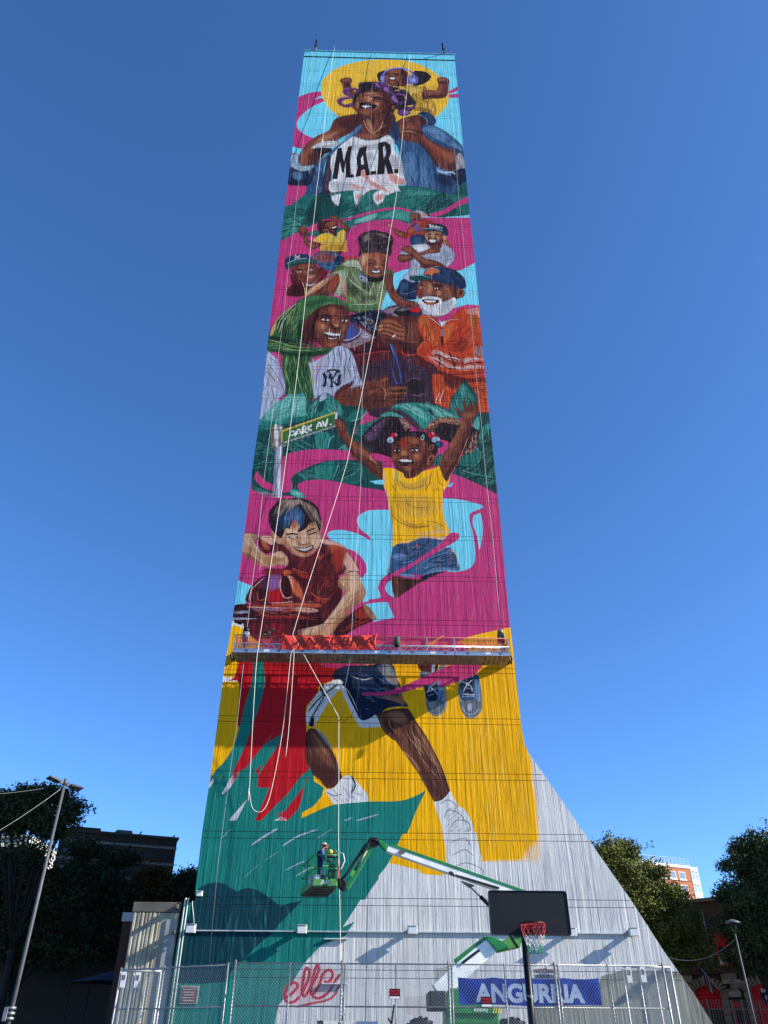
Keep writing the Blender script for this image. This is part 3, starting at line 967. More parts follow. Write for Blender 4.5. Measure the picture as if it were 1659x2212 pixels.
H s3 50 70 5 88 720,330 1120,330 1060,700 800,740
H s0 50 80 4 88 560,380 1120,300 1060,720 700,720
@c3
P g1 90,400 700,200 1400,250 1480,300 1300,600 1659,560 1700,1330 1480,1300 700,1430 0,1330 0,1000
F wb 150,0 320,0 345,180 230,280 130,400 90,400 110,200
L nv 7 250,0 280,150 220,260
L nv 7 320,60 330,150
L nv 6 180,150 210,290
F g3 100,480 150,370 300,220 440,120 510,80 560,95 640,75 685,110 690,240 740,380 600,440 400,470 300,520
F g4*.6 180,360 340,210 500,110 520,160 420,350 300,420
F g4*.6 560,150 670,130 690,240 640,330 520,330
F g2*.8 440,400 560,390 720,370 740,400 600,445 420,470
F g2*.7 100,440 260,440 380,490 200,540
L g2 8 500,80 530,130 460,300 370,490
L g4 6 510,130 440,320 360,500
H g2 70 130 6 -20 180,380 480,130 480,300 300,440
H g4 60 120 6 -8 520,140 680,120 710,360 500,380
H g2 50 130 6 -8 520,140 680,120 720,380 480,420
H g5 40 120 7 -10 100,450 320,440 300,560 90,560
F g2 700,260 780,190 890,90 950,80 960,70! 1060,150 1150,240 1190,420! 1130,330 860,400 740,380
F g5*.7 960,90 1090,200 1170,340 1000,340 880,360
F g1 860,200 940,150 900,300 870,330
H g4 40 140 5 60 960,110 1120,230 1170,380 1000,330
H g0 50 140 6 60 960,110 1120,230 1170,380 900,340
H g0 40 120 6 -70 710,270 860,160 850,360 760,370
H g4 24 120 5 -70 710,270 860,160 850,360 760,370
F wb 865,185 880,120 900,90 955,80 950,150
F g2 1190,440! 1290,310 1400,290 1480,300! 1420,370 1300,440
L g4 7 1260,440 1400,400 1480,305
F g2 1330,560 1480,470 1600,440 1659,430 1659,560 1500,600 1400,640
F h0*.8 1430,620 1540,560 1660,500 1660,800 1500,780 1420,700
H g3 110 150 6 20 80,640 700,640 800,800 300,880 60,780
H g0 90 150 8 25 80,640 700,640 800,800 300,880 60,780
F g5 820,600 960,580 1010,640 980,780 840,790 810,680
H g3 30 140 6 88 820,600 980,590 980,780 830,790
H g0 30 140 7 88 820,600 980,590 980,780 830,790
L g4 7 980,790 1000,680 1060,620
L g4 6 1110,800 1180,760 1240,720
H g3 26 120 7 40 1120,800 1240,720 1300,780 1200,830
H g3 50 120 7 -8 60,780 280,760 290,1050 40,1050
H g0 50 130 8 -8 60,780 280,760 290,1080 40,1080
F mg 390,900! 500,845 640,815 820,800 1010,803 1250,820 1659,860! 1659,960! 1380,940 1250,935 1080,940 900,965 760,1010 640,1070 540,1130 505,1180! 520,1280 490,1340 420,1355 360,1340! 390,1000!
F mg 75,1078! 110,1140 180,1210 290,1260! 290,1345! 190,1315 100,1260 40,1190 35,1140
F g2 820,1040 880,980 1000,950 1200,950 1400,990 1440,1080 1400,1210 1300,1240 1040,1200 840,1180
F g1*.8 1080,980 1240,980 1380,1050 1340,1200 1200,1200 1060,1180
F g5*.5 850,1040 960,980 1060,980 1030,1160 860,1170
L g4 6 1040,1190 1080,1080 1120,980
L g3 6 1150,1180 1300,1120 1400,1040
H g3 50 130 5 20 600,1130 820,1020 840,1180 680,1190
H g3 30 110 5 -30 1090,1000 1380,1010 1380,1180 1100,1190
H g0 50 130 6 -30 840,980 1380,1000 1400,1200 860,1190
P cy 1530,1208 1659,1190 1659,1245
F mg 585,1270 640,1220 760,1195 950,1195 1200,1240 1420,1290 1659,1320! 1700,1500! 560,1500! 700,1420! 640,1370
F mg 0,1335! 90,1385 200,1405! 370,1430! 370,1510! -60,1510!
F g3 490,1330 560,1310 650,1370 700,1410! 640,1430 560,1420 510,1390
F g4*.5 520,1350 600,1350 650,1400 560,1400
H g3 40 110 6 12 20,1280 280,1370 280,1420 120,1390
P wb 300,740 395,740 390,1000 375,1420 270,1420 285,1000
P gy 300,740 318,740 300,1420 270,1420 285,1000
P pl*.35 320,740 345,740 330,1420 300,1420
P wh 345,740 375,740 360,1420 335,1420
P g9*.7 380,740 398,740 382,1420 366,1420
F cn 255,520 290,495 390,500 400,520 385,720 430,740 420,765 300,750 255,770 250,680
F wh 290,500 330,495 340,740 290,740
F k4*.5 255,530 285,520 280,750 255,760
F wh*.6 360,505 390,505 380,560 360,560
L bk 6 255,680 310,668 370,672
L bk 6 255,705 310,690 370,695
L bk 6 270,560 330,545 390,550
P g9 370,560 1080,325 1100,320 1105,400 1080,500 400,720 370,725
P wh 1075,325 1105,330 1090,420 1070,410
P wd 400,705 1085,488 1088,505 410,725
P yo 378,555 1072,318 1072,335 395,575 390,710 376,715
P sg 396,575 1068,338 1052,490 398,705
P hj*.6 396,575 1068,338 1065,360 400,600
P hj*.5 410,680 470,660 470,590 410,610
L wh 24 482,660 500,570
L wh 20 500,575 535,565 550,590 535,615 495,622
L wh 22 555,635 600,540 640,612
L wh 18 570,605 625,590
L wh 24 655,605 655,512 690,512 695,545 662,560 715,590
L wh 24 725,580 722,492
L wh 22 772,480 728,540 778,560
L wh 22 830,540 865,450 905,520
L wh 18 845,512 895,498
L wh 24 905,430 945,505 972,400
F wh 1000,478 1018,468 1024,485 1005,490
@c4
F g5 380,260 460,200 580,180 700,180 860,200 1000,240 1120,310 1200,360 1100,400 900,380 820,470 700,480 560,350 480,280
F pm*.85 400,260 500,260 620,330 720,430 760,500 690,490 560,370 480,310
F pm*.7 830,230 880,260 880,370 860,340
F g4*.5 460,220 600,200 720,260 800,380 700,320 560,250
F g4*.5 740,200 900,230 1040,290 1120,340 960,300 840,240
F g3 300,310 380,280 480,310 540,350 400,350 280,340
H g4 50 150 6 35 460,210 800,200 1100,320 860,400 620,280
H g0 60 150 7 35 460,210 800,200 1100,320 860,400 620,280
F g2 0,440 120,420 240,360 320,340 200,420 60,480
F g1 1060,280! 1080,160 1160,30 1230,-80! 1300,-30 1380,100 1400,260 1380,380 1330,420 1240,380 1180,330
F g5*.6 1080,240 1140,100 1220,-20 1300,60 1360,160 1260,200 1180,300
H g4 40 150 5 85 1090,200 1220,0 1370,150 1300,260 1120,280
H g0 60 150 7 80 1090,200 1220,0 1370,150 1300,260 1120,280
P g1 1330,300 1530,290 1620,1230 1500,1180 1100,1000 1150,900 1380,700
F g5 1430,500 1480,430 1545,410! 1550,470 1480,540 1420,630 1410,580
F g3 1340,420 1400,330 1420,420 1400,520 1360,480
F g2 1180,860 1240,770 1340,740 1400,700 1430,780 1400,880 1320,920 1220,910
L g3 7 1360,680 1420,750 1420,840 1340,920
H g3 60 130 6 -30 1160,930 1580,920 1600,1180 1300,1040
H g0 90 140 8 -30 1160,930 1580,920 1600,1180 1300,1040
H g3 30 130 6 -40 1430,520 1570,560 1580,900 1440,880
H g0 50 130 8 -40 1430,320 1570,560 1580,900 1440,880
L g3 8 1210,950 1320,990 1590,1040
F g2 880,850 980,760 990,860 960,900 900,900
F h0 70,590 120,500 220,400 340,340 480,345 580,400 625,470 560,560 480,560 420,620 400,740 380,850 160,770 180,680 90,640
F pw*.6 90,580 180,480 300,400 280,520 180,620
H h2 60 36 8 30 480,350 600,420 620,470 560,500 520,420
H k1 50 30 7 -40 460,345 590,400 620,480 560,490 520,400
H bk 80 60 7 60 150,520 340,360 520,420 400,640 180,700
H p2 50 50 6 50 80,590 200,440 320,370 300,440 180,600
F h0 800,490 840,430 920,370 1060,350 1180,390 1260,420 1400,500 1400,580 1360,680 1300,760 1230,770 1100,640 960,600 900,560 830,520
F k4*.7 810,480 870,400 960,355 1100,350 1200,390 1180,440 1060,400 930,420 880,500
H k1 80 34 8 30 800,480 860,400 960,350 1120,350 1210,400 1180,440 960,400 870,500
H k3 40 26 6 -30 810,470 880,390 1000,350 1180,380 1100,390 900,420
H k1 70 34 8 80 1340,520 1400,520 1380,640 1320,760 1240,770 1300,660
H bk 70 60 7 40 900,500 1080,420 1280,500 1240,680 960,580
F s2 0,620 100,700 170,780 300,920 310,1060 220,1010 60,860 -60,800
F s3*.6 20,670 110,730 200,830 300,930 240,920 100,800
F s4*.6 130,790 200,820 290,910 230,880
F s1*.6 0,740 120,860 240,970 310,1050 200,1000 40,850
@c3
F s2 1060,470 1090,410 1150,430 1200,470 1215,550 1250,620 1340,720 1480,810 1560,900 1680,1010 1690,1190 1540,1090 1400,950 1280,840 1180,680 1120,620 1090,520
F s3*.6 1090,430 1160,450 1190,520 1150,560 1110,500
F s3*.6 1220,600 1340,730 1480,830 1560,930 1460,890 1320,780
F s4*.6 1500,870 1560,920 1600,980 1520,930
F s1*.7 1150,620 1260,780 1400,920 1560,1060 1680,1160 1540,1080 1380,940 1240,800
L s0 6 1090,420 1130,500 1120,560
L s0 6 1130,430 1160,500 1150,560
H s0 50 90 5 40 1100,560 1240,620 1560,920 1620,1060 1300,840
H s3 30 90 5 40 1100,560 1240,620 1560,920 1620,1000 1300,800
@c4
F s2 960,880 1010,760 1100,640 1170,520 1220,400 1200,330 1130,260 1130,240 1180,250 1210,300 1240,290 1225,180 1245,160 1265,230 1285,240 1310,170 1335,170 1330,240 1350,190 1375,200 1380,260 1400,260 1400,290 1340,380 1310,480 1290,620 1230,740 1170,860 1090,970 1050,1060 1000,1060 970,970
F s3*.6 1230,310 1330,290 1330,340 1250,360
F s3*.6 1200,430 1240,400 1200,560 1120,680 1040,800 1060,700
F s1*.7 1280,440 1310,480 1290,620 1220,750 1150,880 1050,1060 1010,1050 1080,900 1200,700
L s4 6 1290,560 1230,720 1160,860
L s0 5 1245,240 1290,260
L s0 5 1300,240 1340,260
H s0 60 100 6 -62 1010,800 1230,420 1300,460 1180,800 1040,1010
H s3 40 90 5 -62 1010,800 1230,420 1300,460 1180,800 1040,980
F mg 150,765! 250,765 400,810! 410,875! 300,860 180,820!
F mg 770,960! 800,920 860,915! 840,950!
F mg 1090,990! 1250,1050 1450,1140 1620,1240! 1620,1290! 1400,1180 1250,1120 1070,1070!
F mg 1010,1160! 1150,1170 1350,1220 1620,1290! 1640,1500! 1000,1500!
P cy 1035,1140 1110,1095 1090,1150
P cy 150,1080 310,1065 310,1120 220,1115
F s2 410,640 440,580 520,540 640,520 780,530 880,560 920,640 920,760 900,800 880,900 780,950 740,1010 640,1045 560,1040 500,980 450,920 410,830 400,740
F h0 420,600 460,545 560,515 720,508 840,540 900,600 930,680 920,770 880,770 830,700 800,620 700,570 600,560 500,590 430,660
F s3 830,800 880,770 895,820 850,880 810,890
F s1 840,820 870,800 870,840 840,860
F r2*.6 500,610 560,590 590,640 560,720 520,700
F s3*.6 590,590 680,590 720,640 640,650
F s3*.7 520,720 570,720 590,790 540,800 500,790
F s4*.6 530,740 565,740 575,780 540,785
F s3*.6 420,790 480,780 470,840 430,840
F s3*.7 650,780 740,760 730,840 670,860
F s4*.5 665,785 710,780 700,820
F s1*.6 760,700 840,740 800,880 740,960 700,990 740,860
F s1*.6 480,930 600,950 720,930 700,1020 600,1040 520,1010
F s3*.5 540,920 640,930 620,960 560,960
L h0 12 415,690 450,665 500,680
L h0 12 610,680 680,665 750,690
L h0 12 425,725 460,705 510,725
L h0 12 620,715 670,700 730,725
F wh 435,725 470,715 500,730 465,742
F bk 450,712 480,712 480,742 455,742
F wh 635,722 680,712 710,728 670,740
F bk 652,708 686,708 684,742 655,742
F wh 676,716 684,716 684,724 676,724
L s0 7 430,748 470,752 510,742
L s0 7 630,748 680,752 730,740
L s0 8 505,795 540,800 560,790 600,800
F s0 485,840 550,820 640,835 655,870 620,900 550,910 500,890
F wh 490,842 550,828 640,842 620,860 540,860
F bk 505,868 570,875 640,862 610,892 540,892
F w4*.7 510,895 570,912 640,890 580,925
L s1 6 460,800 450,860 480,920
L s1 6 680,860 690,910 650,950
H s0 60 80 5 88 420,600 900,600 820,920 500,960
H s3 50 70 5 88 430,660 800,660 760,900 480,900
F re 398,545 430,522 465,540 460,570 420,580 400,568
F wh*.6 445,535 465,545 455,560
F wb 355,600 385,572 420,585 425,625 390,640 360,630
F tq*.5 365,610 395,600 400,630 370,630
F re 825,540 870,510 910,530 912,565 875,585 835,572
F wh*.5 860,520 890,525 880,545
F wb 862,600 900,570 950,580 958,615 920,635 875,630
F dl*.5 880,600 930,595 930,625 890,625
F dk 900,650 935,620 985,630 998,665 970,695 920,690
F dn*.8 915,645 950,632 960,660 930,670
L g4 7 735,590 775,545 770,605 735,590
L w4 8 830,705 885,660 870,720 830,705
F yl 310,930! 400,930 480,960 540,990! 560,1040 620,1050 700,1020 760,970 900,930 950,900! 970,960 1010,1060 1050,1080 1080,990! 1070,1080 1030,1150 990,1190 985,1280! 1000,1500! 380,1500! 360,1250 350,1180 320,1160 305,1050
F y4*.6 420,950 480,970 520,1050 460,1100 420,1030
F ys*.8 480,1050 560,1110 700,1090 860,1000 780,1150 600,1200 500,1160
F y3*.4 880,1200 980,1190 990,1400 900,1400
F k3*.6 990,1200 1020,1150 1060,1080 1080,1010 1070,1100 1020,1170
L y3 8 400,1100 460,1200 560,1250 700,1240
L y3 8 500,1080 560,1150 680,1160 800,1120
L y3 7 860,960 840,1100 780,1200
L y3 7 930,940 940,1080 1000,1130
L y3 7 620,1230 760,1240 900,1180
L k3 12 320,960 330,1150 370,1300 390,1490
H y3 60 120 6 88 380,1000 960,980 980,1480 400,1480
H y4 50 120 6 88 380,1000 960,980 980,1480 400,1480
@D
F cy 585,435! 600,415 660,405 740,420 800,445 840,470! 835,445 780,400 760,350 780,315 840,290 955,288! 1030,500! 960,560 960,640 900,700 890,740 900,800! 860,820 940,825! 980,920! 860,945! 800,840 780,690 815,660 810,600 760,540 690,515 620,480
P cy 60,700 145,735 100,860 40,850
F mg 690,515! 745,530 800,590 818,640 790,690! 720,580!
F cy 1265,222! 1350,225 1480,255 1500,275 1440,300 1420,330 1440,420 1455,520 1455,580 1430,625 1380,645 1300,650 1250,600 1240,400
F cy 1445,320! 1485,305! 1500,380 1495,460 1480,525! 1465,440 1440,370
F cy 925,755 950,700 990,700 995,795! 950,795
@d2
F cy 185,1090 220,1030 290,1000! 310,1195! 240,1180
F mg 0,1215! 120,1200 150,1170 110,1110 110,1060 180,990 300,920 500,800 700,680 820,570 900,480 960,460 1015,475 1020,515 980,560 880,620 700,720 520,830 340,930 230,1010 190,1060 190,1110 240,1170 330,1195! 250,1240! 0,1255!
F k5 255,990 320,960 540,1000 700,960 560,1030 440,1110 320,1195! 290,1180
F s0*.5 400,990 650,980 520,1060 380,1140 360,1060
F dn 285,600 340,590 440,580 600,515 800,545 830,550 700,660 500,790 300,900 215,930 250,750
F dk*.6 300,620 520,600 700,560 640,680 480,780 400,740
F dl*.6 260,720 340,700 440,720 380,760 300,760
F dn 440,880 620,770 800,670 900,630 960,680 1000,780 1020,890 880,880 760,900 640,940 480,930 340,940
F dk*.7 700,760 840,690 940,720 980,830 860,850 760,840
F dl*.6 640,920 760,860 900,860 1020,885 880,890 720,920 650,955
F dl*.7 350,930 460,930 520,960 400,960
F db 580,970 700,920 860,900 720,950 640,990
L dl 6 560,830 700,740 880,690
L dl 6 620,870 720,790 860,740
L db 6 520,540 560,700 540,780
F w4 535,600 560,600 560,622 537,622
H dl 60 90 6 -15 270,640 700,570 640,680 340,860
H db 50 90 7 -15 270,640 700,570 640,680 340,860
H dl 60 110 6 -20 560,860 880,670 980,820 700,900
H db 50 110 7 -20 560,860 880,670 980,820 700,900
L k3 10 245,720 235,820 225,920
L k3 10 920,650 990,720 1005,850
F yl 215,-10! 835,-10! 835,200 860,320 920,460! 820,540 740,520 600,510 520,545 440,580 340,580 280,620 255,615! 270,450 240,250
F ys*.7 300,60 500,40 700,80 780,200 600,280 400,250
F y3*.4 280,200 400,330 560,380 700,350 620,400 440,400
F yo*.7 680,390 780,370 860,430 780,450
F k3*.6 300,590 440,570 600,505 740,510 860,500 920,460 840,540 700,525 560,530
F k3*.5 520,480 700,450 860,440 910,460 700,475
L y3 8 260,250 340,340 500,400 700,390
L y3 7 400,120 520,180 680,180
L y3 7 640,330 760,350 860,400
L k3 12 225,30 245,260 275,420 265,600
L k3 12 830,40 838,250 880,400
H y3 60 120 6 88 260,40 820,40 860,440 300,560
H y4 60 120 6 88 260,40 820,40 860,440 300,560
F mg 830,560! 900,482 960,460 1015,475 1020,515 980,560 880,620! 700,720!
F yl 1640,1515! 1440,1560 1180,1620 1000,1690! 1090,1728! 1650,1728!
P yl 860,1605 640,1728 720,1728
@d1
P k1 0,0 0,0 1,1
P w6 600,860 840,740 1200,900 1260,1130 1240,1300 1040,1500 1010,1450 850,1240 780,1060
F wn 300,520 420,500 500,500 560,560 700,700 860,740 960,680 1010,540 1100,550 1250,600 1350,720 1420,820 1440,900 1300,920 1200,960 1260,1130 1200,1250 1100,1450 1040,1500 800,1500 840,1200 760,1000 660,900 640,800 620,720 480,680 400,700 340,640
F w5 330,510 420,495 490,520 470,600 420,580 370,560
F w4*.6 340,540 400,570 440,640 380,640
F w5 1020,530 1120,550 1240,590 1310,640 1200,610 1100,600 1010,570
F w4*.8 1100,620 1220,610 1320,680 1280,720 1180,680 1080,720
F w5 1290,680 1350,720 1430,850 1440,900 1360,890 1280,920 1310,860 1270,800
F w3*.8 1180,640 1290,680 1270,800 1200,900 1150,760
F w6*.7 1060,620 1140,660 1120,780 1180,860 1120,820 1050,720
F w6*.7 640,800 700,780 800,860 880,1000 860,1100 760,980
F w3*.6 700,860 800,920 900,940 860,980 760,940
F w3*.6 960,1180 1060,1200 1130,1240 1040,1260 960,1230
F w3*.5 1050,960 1110,1000 1100,1080 1040,1060
F w6*.6 1100,1100 1240,1150 1180,1280 1080,1360
H w3 90 110 8 -60 700,760 1000,640 1200,800 1150,1200 900,1300 820,1000
H w6 120 120 9 -60 700,760 1000,640 1200,800 1180,1300 900,1400 820,1000
L w4 8 980,650 1000,760 1060,700
L w4 7 700,860 790,900 870,920
L w4 7 900,1130 1000,1200 1120,1210
F k1 160,475 230,470 300,490 310,520 260,560 320,640 380,700 440,720 520,680 580,675 640,740 655,800 620,835 540,820 460,850 400,840 340,835 260,780 130,690 140,560
F k3*.6 170,490 230,500 270,580 340,680 280,660 190,600
F k4*.6 200,690 290,760 360,830 300,800 140,700
F k2*.7 380,750 480,720 560,690 600,760 520,800 420,830
F k3*.6 480,700 560,685 600,740 520,740
L k5 6 480,740 500,830
L k5 6 530,710 560,810
L k5 6 590,740 610,820
H k4 40 80 5 35 170,520 280,560 400,720 300,760
F k1 550,560 530,480 600,400 760,360 900,330 1000,340 1020,430 1010,560 980,640 900,710 820,735 740,720 660,640 600,600
F k3*.6 620,420 760,440 860,440 800,480 680,500
F k3*.7 900,500 1000,480 1000,600 940,620
F k3*.5 640,520 720,560 760,620 700,640 650,590
F k2*.6 580,520 640,560 700,660 780,730 700,690 600,600
F k2*.6 840,660 960,640 900,710 820,735
F k3*.7 800,470 850,470 880,560 830,600 790,580
F k2*.7 770,570 830,600 890,570 880,600 800,610
L k5 8 775,580 820,600 885,575
L h0 16 625,490 690,475 765,485
L h0 16 860,460 900,430 955,415
L h0 12 650,510 710,520 765,510
L h0 12 870,490 930,470 980,450
F wh*.7 670,512 710,508 740,516 700,524
F k5 705,620 800,640 880,620 935,600 920,660 850,695 780,680
F wh 725,630 810,645 880,632 922,612 900,645 840,665 780,655
L k5 5 810,645 812,662
L k5 5 860,638 864,658
L w4 9 780,682 850,698 915,665
L k4 6 690,600 710,640 760,690
H k2 50 80 5 80 600,500 1000,480 900,700 700,660
F k1 460,440 510,480 560,560 570,590 520,580 470,500
F k2 1010,330 1035,340 1030,440 1005,460
F h0 430,300 440,220 500,150 560,90 650,80 780,75 900,110 980,180 1010,260 1020,340 1005,460 980,380 950,340 900,350 840,420 780,450 750,460 790,380 740,310 690,340 660,420 620,400 600,470 560,520 470,430 440,370
F dn*.8 560,300 640,200 720,170 800,230 820,300 780,400 740,310 680,330 640,400 590,400
F dk*.7 520,250 600,200 620,300 560,430 500,420
F h2*.7 560,100 700,90 820,110 740,150 620,170
F h2*.6 840,130 950,190 990,290 920,290 860,210
F k2 680,380 730,330 760,370 730,410 700,400
H h3 70 120 7 -55 480,180 640,90 800,100 720,180 520,280
H h3 60 120 7 55 760,100 900,130 1000,260 1000,400 900,300
H bk 90 130 8 -60 450,200 640,110 740,200 600,460 480,420
H bk 60 120 8 60 780,140 960,200 1000,400 880,360
H dl 30 110 6 -60 580,300 700,190 800,260 760,330 640,380
F k1 1210,1000 1300,920 1420,905 1460,980 1500,1080 1515,1170 1470,1230 1420,1320 1240,1480 1140,1610 1000,1660 720,1640 760,1560 860,1490 1010,1500 1100,1420 1200,1300 1240,1220 1290,1120 1230,1080
F k3*.6 1340,930 1420,920 1450,1000 1400,1100 1330,1060
F k4*.5 1210,1010 1270,1060 1300,1100 1250,1090
F k2*.7 1420,1150 1500,1110 1500,1190 1400,1320 1260,1440 1150,1580 1240,1400
F k4*.5 1460,1200 1400,1330 1240,1480 1140,1610 1200,1490 1340,1340
F k3*.6 1280,1180 1340,1160 1240,1320 1100,1470 1060,1490
F k3*.5 800,1560 900,1510 1000,1530 940,1580 820,1620
L k5 7 860,1520 800,1600 790,1640
L k5 7 930,1520 900,1600 900,1640
L k5 7 1000,1530 1000,1640
H k4 60 110 6 -50 1240,1250 1460,1100 1420,1280 1160,1560 1060,1520
H k3 40 100 6 -50 1240,1220 1420,1000 1400,1220 1120,1500
F w6 1160,1600 1240,1480 1420,1320 1500,1280 1600,1360 1640,1430 1590,1460 1420,1530 1240,1640
F w3*.6 1400,1370 1480,1300 1560,1400 1500,1440 1420,1420
F k2 1490,1290 1540,1290 1620,1380 1630,1440 1580,1440 1540,1380
H w3 30 120 8 -20 1220,1580 1420,1440 1580,1440 1400,1530
F mg 1310,1370! 1400,1290 1520,1240 1680,1215! 1680,1245! 1540,1265 1440,1310 1340,1380
F wn 180,1240 200,1140 260,1040 340,970 440,930 400,930 385,870 480,870 680,875 675,940 640,950 720,990 780,1060 830,1160 850,1240! 640,1260 400,1270
F w2*.8 390,880 660,880 660,935 400,935
F o2*.5 600,890 670,890 670,930 600,930
F pl*.5 440,960 560,950 600,1050 520,1100 440,1110
F pd*.6 340,990 420,950 400,1120 340,1080
F re*.6 430,1130 540,1100 600,1160 560,1240 440,1240
F o2*.7 680,1000 760,1050 800,1140 760,1180 700,1120
F w4*.8 610,950 690,960 770,1040 830,1200 800,1230 760,1140 690,1020
F w5*.7 640,960 690,970 700,1100 670,1000
F w6 590,960 640,960 680,1060 690,1160 640,1190 600,1150 570,1050
F w6*.8 310,1100 400,1100 390,1210 320,1200
L w5 10 570,970 560,1080 590,1170 640,1200 690,1180
L w5 8 210,1230 230,1120 300,1040 380,970
L w4 7 300,1120 310,1210 360,1220 410,1190
P w6 36,1290 1005,1262 1010,1455 16,1455
F w6 40,1300 90,1270 320,1270 640,1250 960,1260 970,1300 1000,1340 1010,1370 900,1360 700,1360 480,1350 200,1360 60,1330
F w4*.8 560,1255 960,1262 970,1300 700,1300 500,1280
F w3*.9 200,1290 500,1280 760,1310 960,1300 700,1350 400,1330
F wb*.6 60,1350 180,1340 200,1365 70,1375
F p2*.7 260,1310 440,1300 620,1330 460,1345 300,1340
F w5*.8 700,1330 880,1310 980,1340 900,1360 780,1350
L w5 9 190,1300 420,1305 620,1310 860,1310
L w5 7 440,1255 640,1245 700,1235
L w5 8 650,1232 690,1240
L w5 8 870,1240 930,1240
F w6 30,1400 500,1380 900,1390 1000,1410 1010,1450 500,1450 20,1440
F wb*.7 30,1415 180,1420 300,1430 200,1445 30,1440
F w3*.7 400,1400 700,1400 960,1420 700,1440 400,1430
H w6 60 150 10 4 60,1290 960,1270 960,1440 60,1440
H w4 40 120 7 4 300,1280 960,1270 960,1440 300,1430
F w6 20,1450 980,1450 1000,1500 760,1560 720,1660 20,1660
F wn*.8 200,1460 700,1460 720,1660 240,1660
H w2 50 100 12 70 220,1470 760,1470 720,1650 240,1650
H re 16 90 14 75 460,1480 620,1500 600,1650 460,1650
F bk 30,1460 130,1460 140,1480 110,1500 60,1500 50,1480
F gw 25,1450 60,1480 120,1500 140,1480 150,1540 100,1560 10,1530
F yl 10,1525 60,1530 130,1540 120,1670 0,1670
@E
F yl 60,70! 1314,70! 1314,-40! 1560,-70! 1580,400! 1610,520! 1630,600 1640,760 1655,900 1660,1040 1660,1060! 1400,1060 1200,1150! 900,1000! 500,860! 60,660! 
P yl 130,-95 190,-95 400,80 200,690 -20,690
P gw 110,155 180,160 200,180 110,178
P tl 130,580 250,400 420,420 560,560 560,760 40,820
@e1
F re 300,430! 1659,430! 1340,520! 1280,560 1240,620 1190,660 1080,700 1070,790 960,900 955,1080 960,1240 975,1300 960,1370 930,1520 920,1560! 960,1810! 560,1810 480,1700 490,1580 600,1440 640,1340! 400,1810! 280,1810 100,1780! 220,1590 300,1440 390,1260 280,1080 300,680 200,655 260,600
F r3*.5 680,440 1280,440 1290,540 1180,640 1060,660 900,600 750,560
F mg*.8 1130,450 1659,450 1659,480 1300,520 1160,510
L r3 8 700,480 800,580 940,640 1100,660
L r3 8 830,500 900,600 1000,640
L r3 8 1030,480 1090,560 1200,590
L w6 6 900,740 860,800 830,850
L w6 6 580,690 600,780
L w6 6 700,830 720,920
L w6 6 830,1050 850,1160 800,1200
L w6 6 430,1240 520,1240
L w6 6 330,740 370,790
L w6 6 580,960 640,940
L w6 6 470,1120 520,1180
L w6 6 730,1160 740,1260
L w6 7 640,1390 760,1370 920,1370
L w6 6 310,1400 380,1390
F w6*.5 740,1480 760,1460 790,1490 760,1520
L r3 14 940,860 945,1060
@E
F re 250,600! 290,480! 440,380 520,400 530,620 500,850! 430,860! 390,840! 240,920! 300,780! 290,640
F tl 265,60! 310,60! 320,180 300,280 280,350 230,470 160,570 90,660 60,690! 20,760! 60,640 130,560 180,460 220,300 255,180
F re 300,280! 290,400 250,490 200,570 165,650 105,738! 125,690 180,590 230,480!
F tl 375,410! 330,470 270,550 240,590! 290,530 340,460
F tl 420,430! 380,470 330,560 270,620 240,640! 200,640! 260,560 330,480
P tl 20,680 240,600 300,640 380,700 520,640 610,700 600,740 560,790 -60,1140 -60,980
F tl 60,660! 210,640 240,700 180,760 90,880 0,960! -20,900!
F tl 190,640! 260,600! 290,650 280,700 340,700! 290,800 240,920! 110,950! 0,1000! 20,760!
F tl 530,620! 520,690 480,740 420,800 400,840! 380,840! 440,740 500,640
F tl 615,700! 560,750 510,800 500,850! 610,800 680,780 830,768 980,765 1060,740 1112,712! 1060,820 1020,920 960,1010 920,1080 880,1131! 860,1250! -60,1250! -60,980! 110,950! 400,850!
F re 290,600! 284,700! 342,700! 305,790 240,920! 300,862 390,770 470,690 535,610! 520,540 400,560
F re 532,640! 515,690 445,780 392,850! 430,862! 485,800 508,720 522,660!
F tl 530,622! 500,680 440,745 380,815! 372,806! 440,720 500,640
F tl 420,430! 392,480 340,560 290,640! 300,600 360,500
P wh 235,755 180,860 115,950 105,945 150,850
F wh 170,655! 150,700 110,735! 130,690
F gw 160,640! 175,660 130,720 105,735! 130,690
F gr*.5 170,620 200,600 190,640 160,680 150,670
F gw 400,840! 430,860 400,890 330,930 255,985! 280,940 340,880
F gr*.5 390,820 440,830 430,860 390,870
F gw 440,920! 360,980 400,950! 
L wb 7 575,945 640,900 750,845
L wb 6 410,990 460,940 560,895
L wb 6 600,940 720,880 880,830
L wb 5 380,985 410,950 430,930
L wb 6 640,960 720,930 745,915
L wb 5 420,1110 500,1060
L wb 4 180,1080 260,1010
L wb 4 280,1080 330,1020
F wh*.7 40,690! 60,660 70,665 50,700
F k5 525,430 560,410 600,440 640,500 670,560 680,600 700,650! 690,680! 650,700 620,700 590,660 560,640 540,600 520,560
F k4*.8 550,430 600,470 640,540 660,600 620,580 570,520
F k2*.5 560,440 600,480 630,540 600,520
F s1*.5 530,560 600,590 680,610 690,660 620,690 570,640
F gy*.6 560,405 610,440 650,510 625,490 580,430
F gw 615,715 660,700 700,650 740,640 780,680 820,730 830,768! 740,775 660,780 640,750
L gy 6 620,720 660,740 700,730
L gy 6 740,640 760,680 740,720
L bk 6 745,640 765,690 740,730
H gy 24 50 5 40 640,710 780,680 820,760 670,775
F k5 870,350 920,320 1000,310 1030,320 1060,370 1100,430 1140,500 1190,600 1230,715! 1190,765 1150,768! 1110,690 1060,600 1010,530 980,480 930,450 890,400
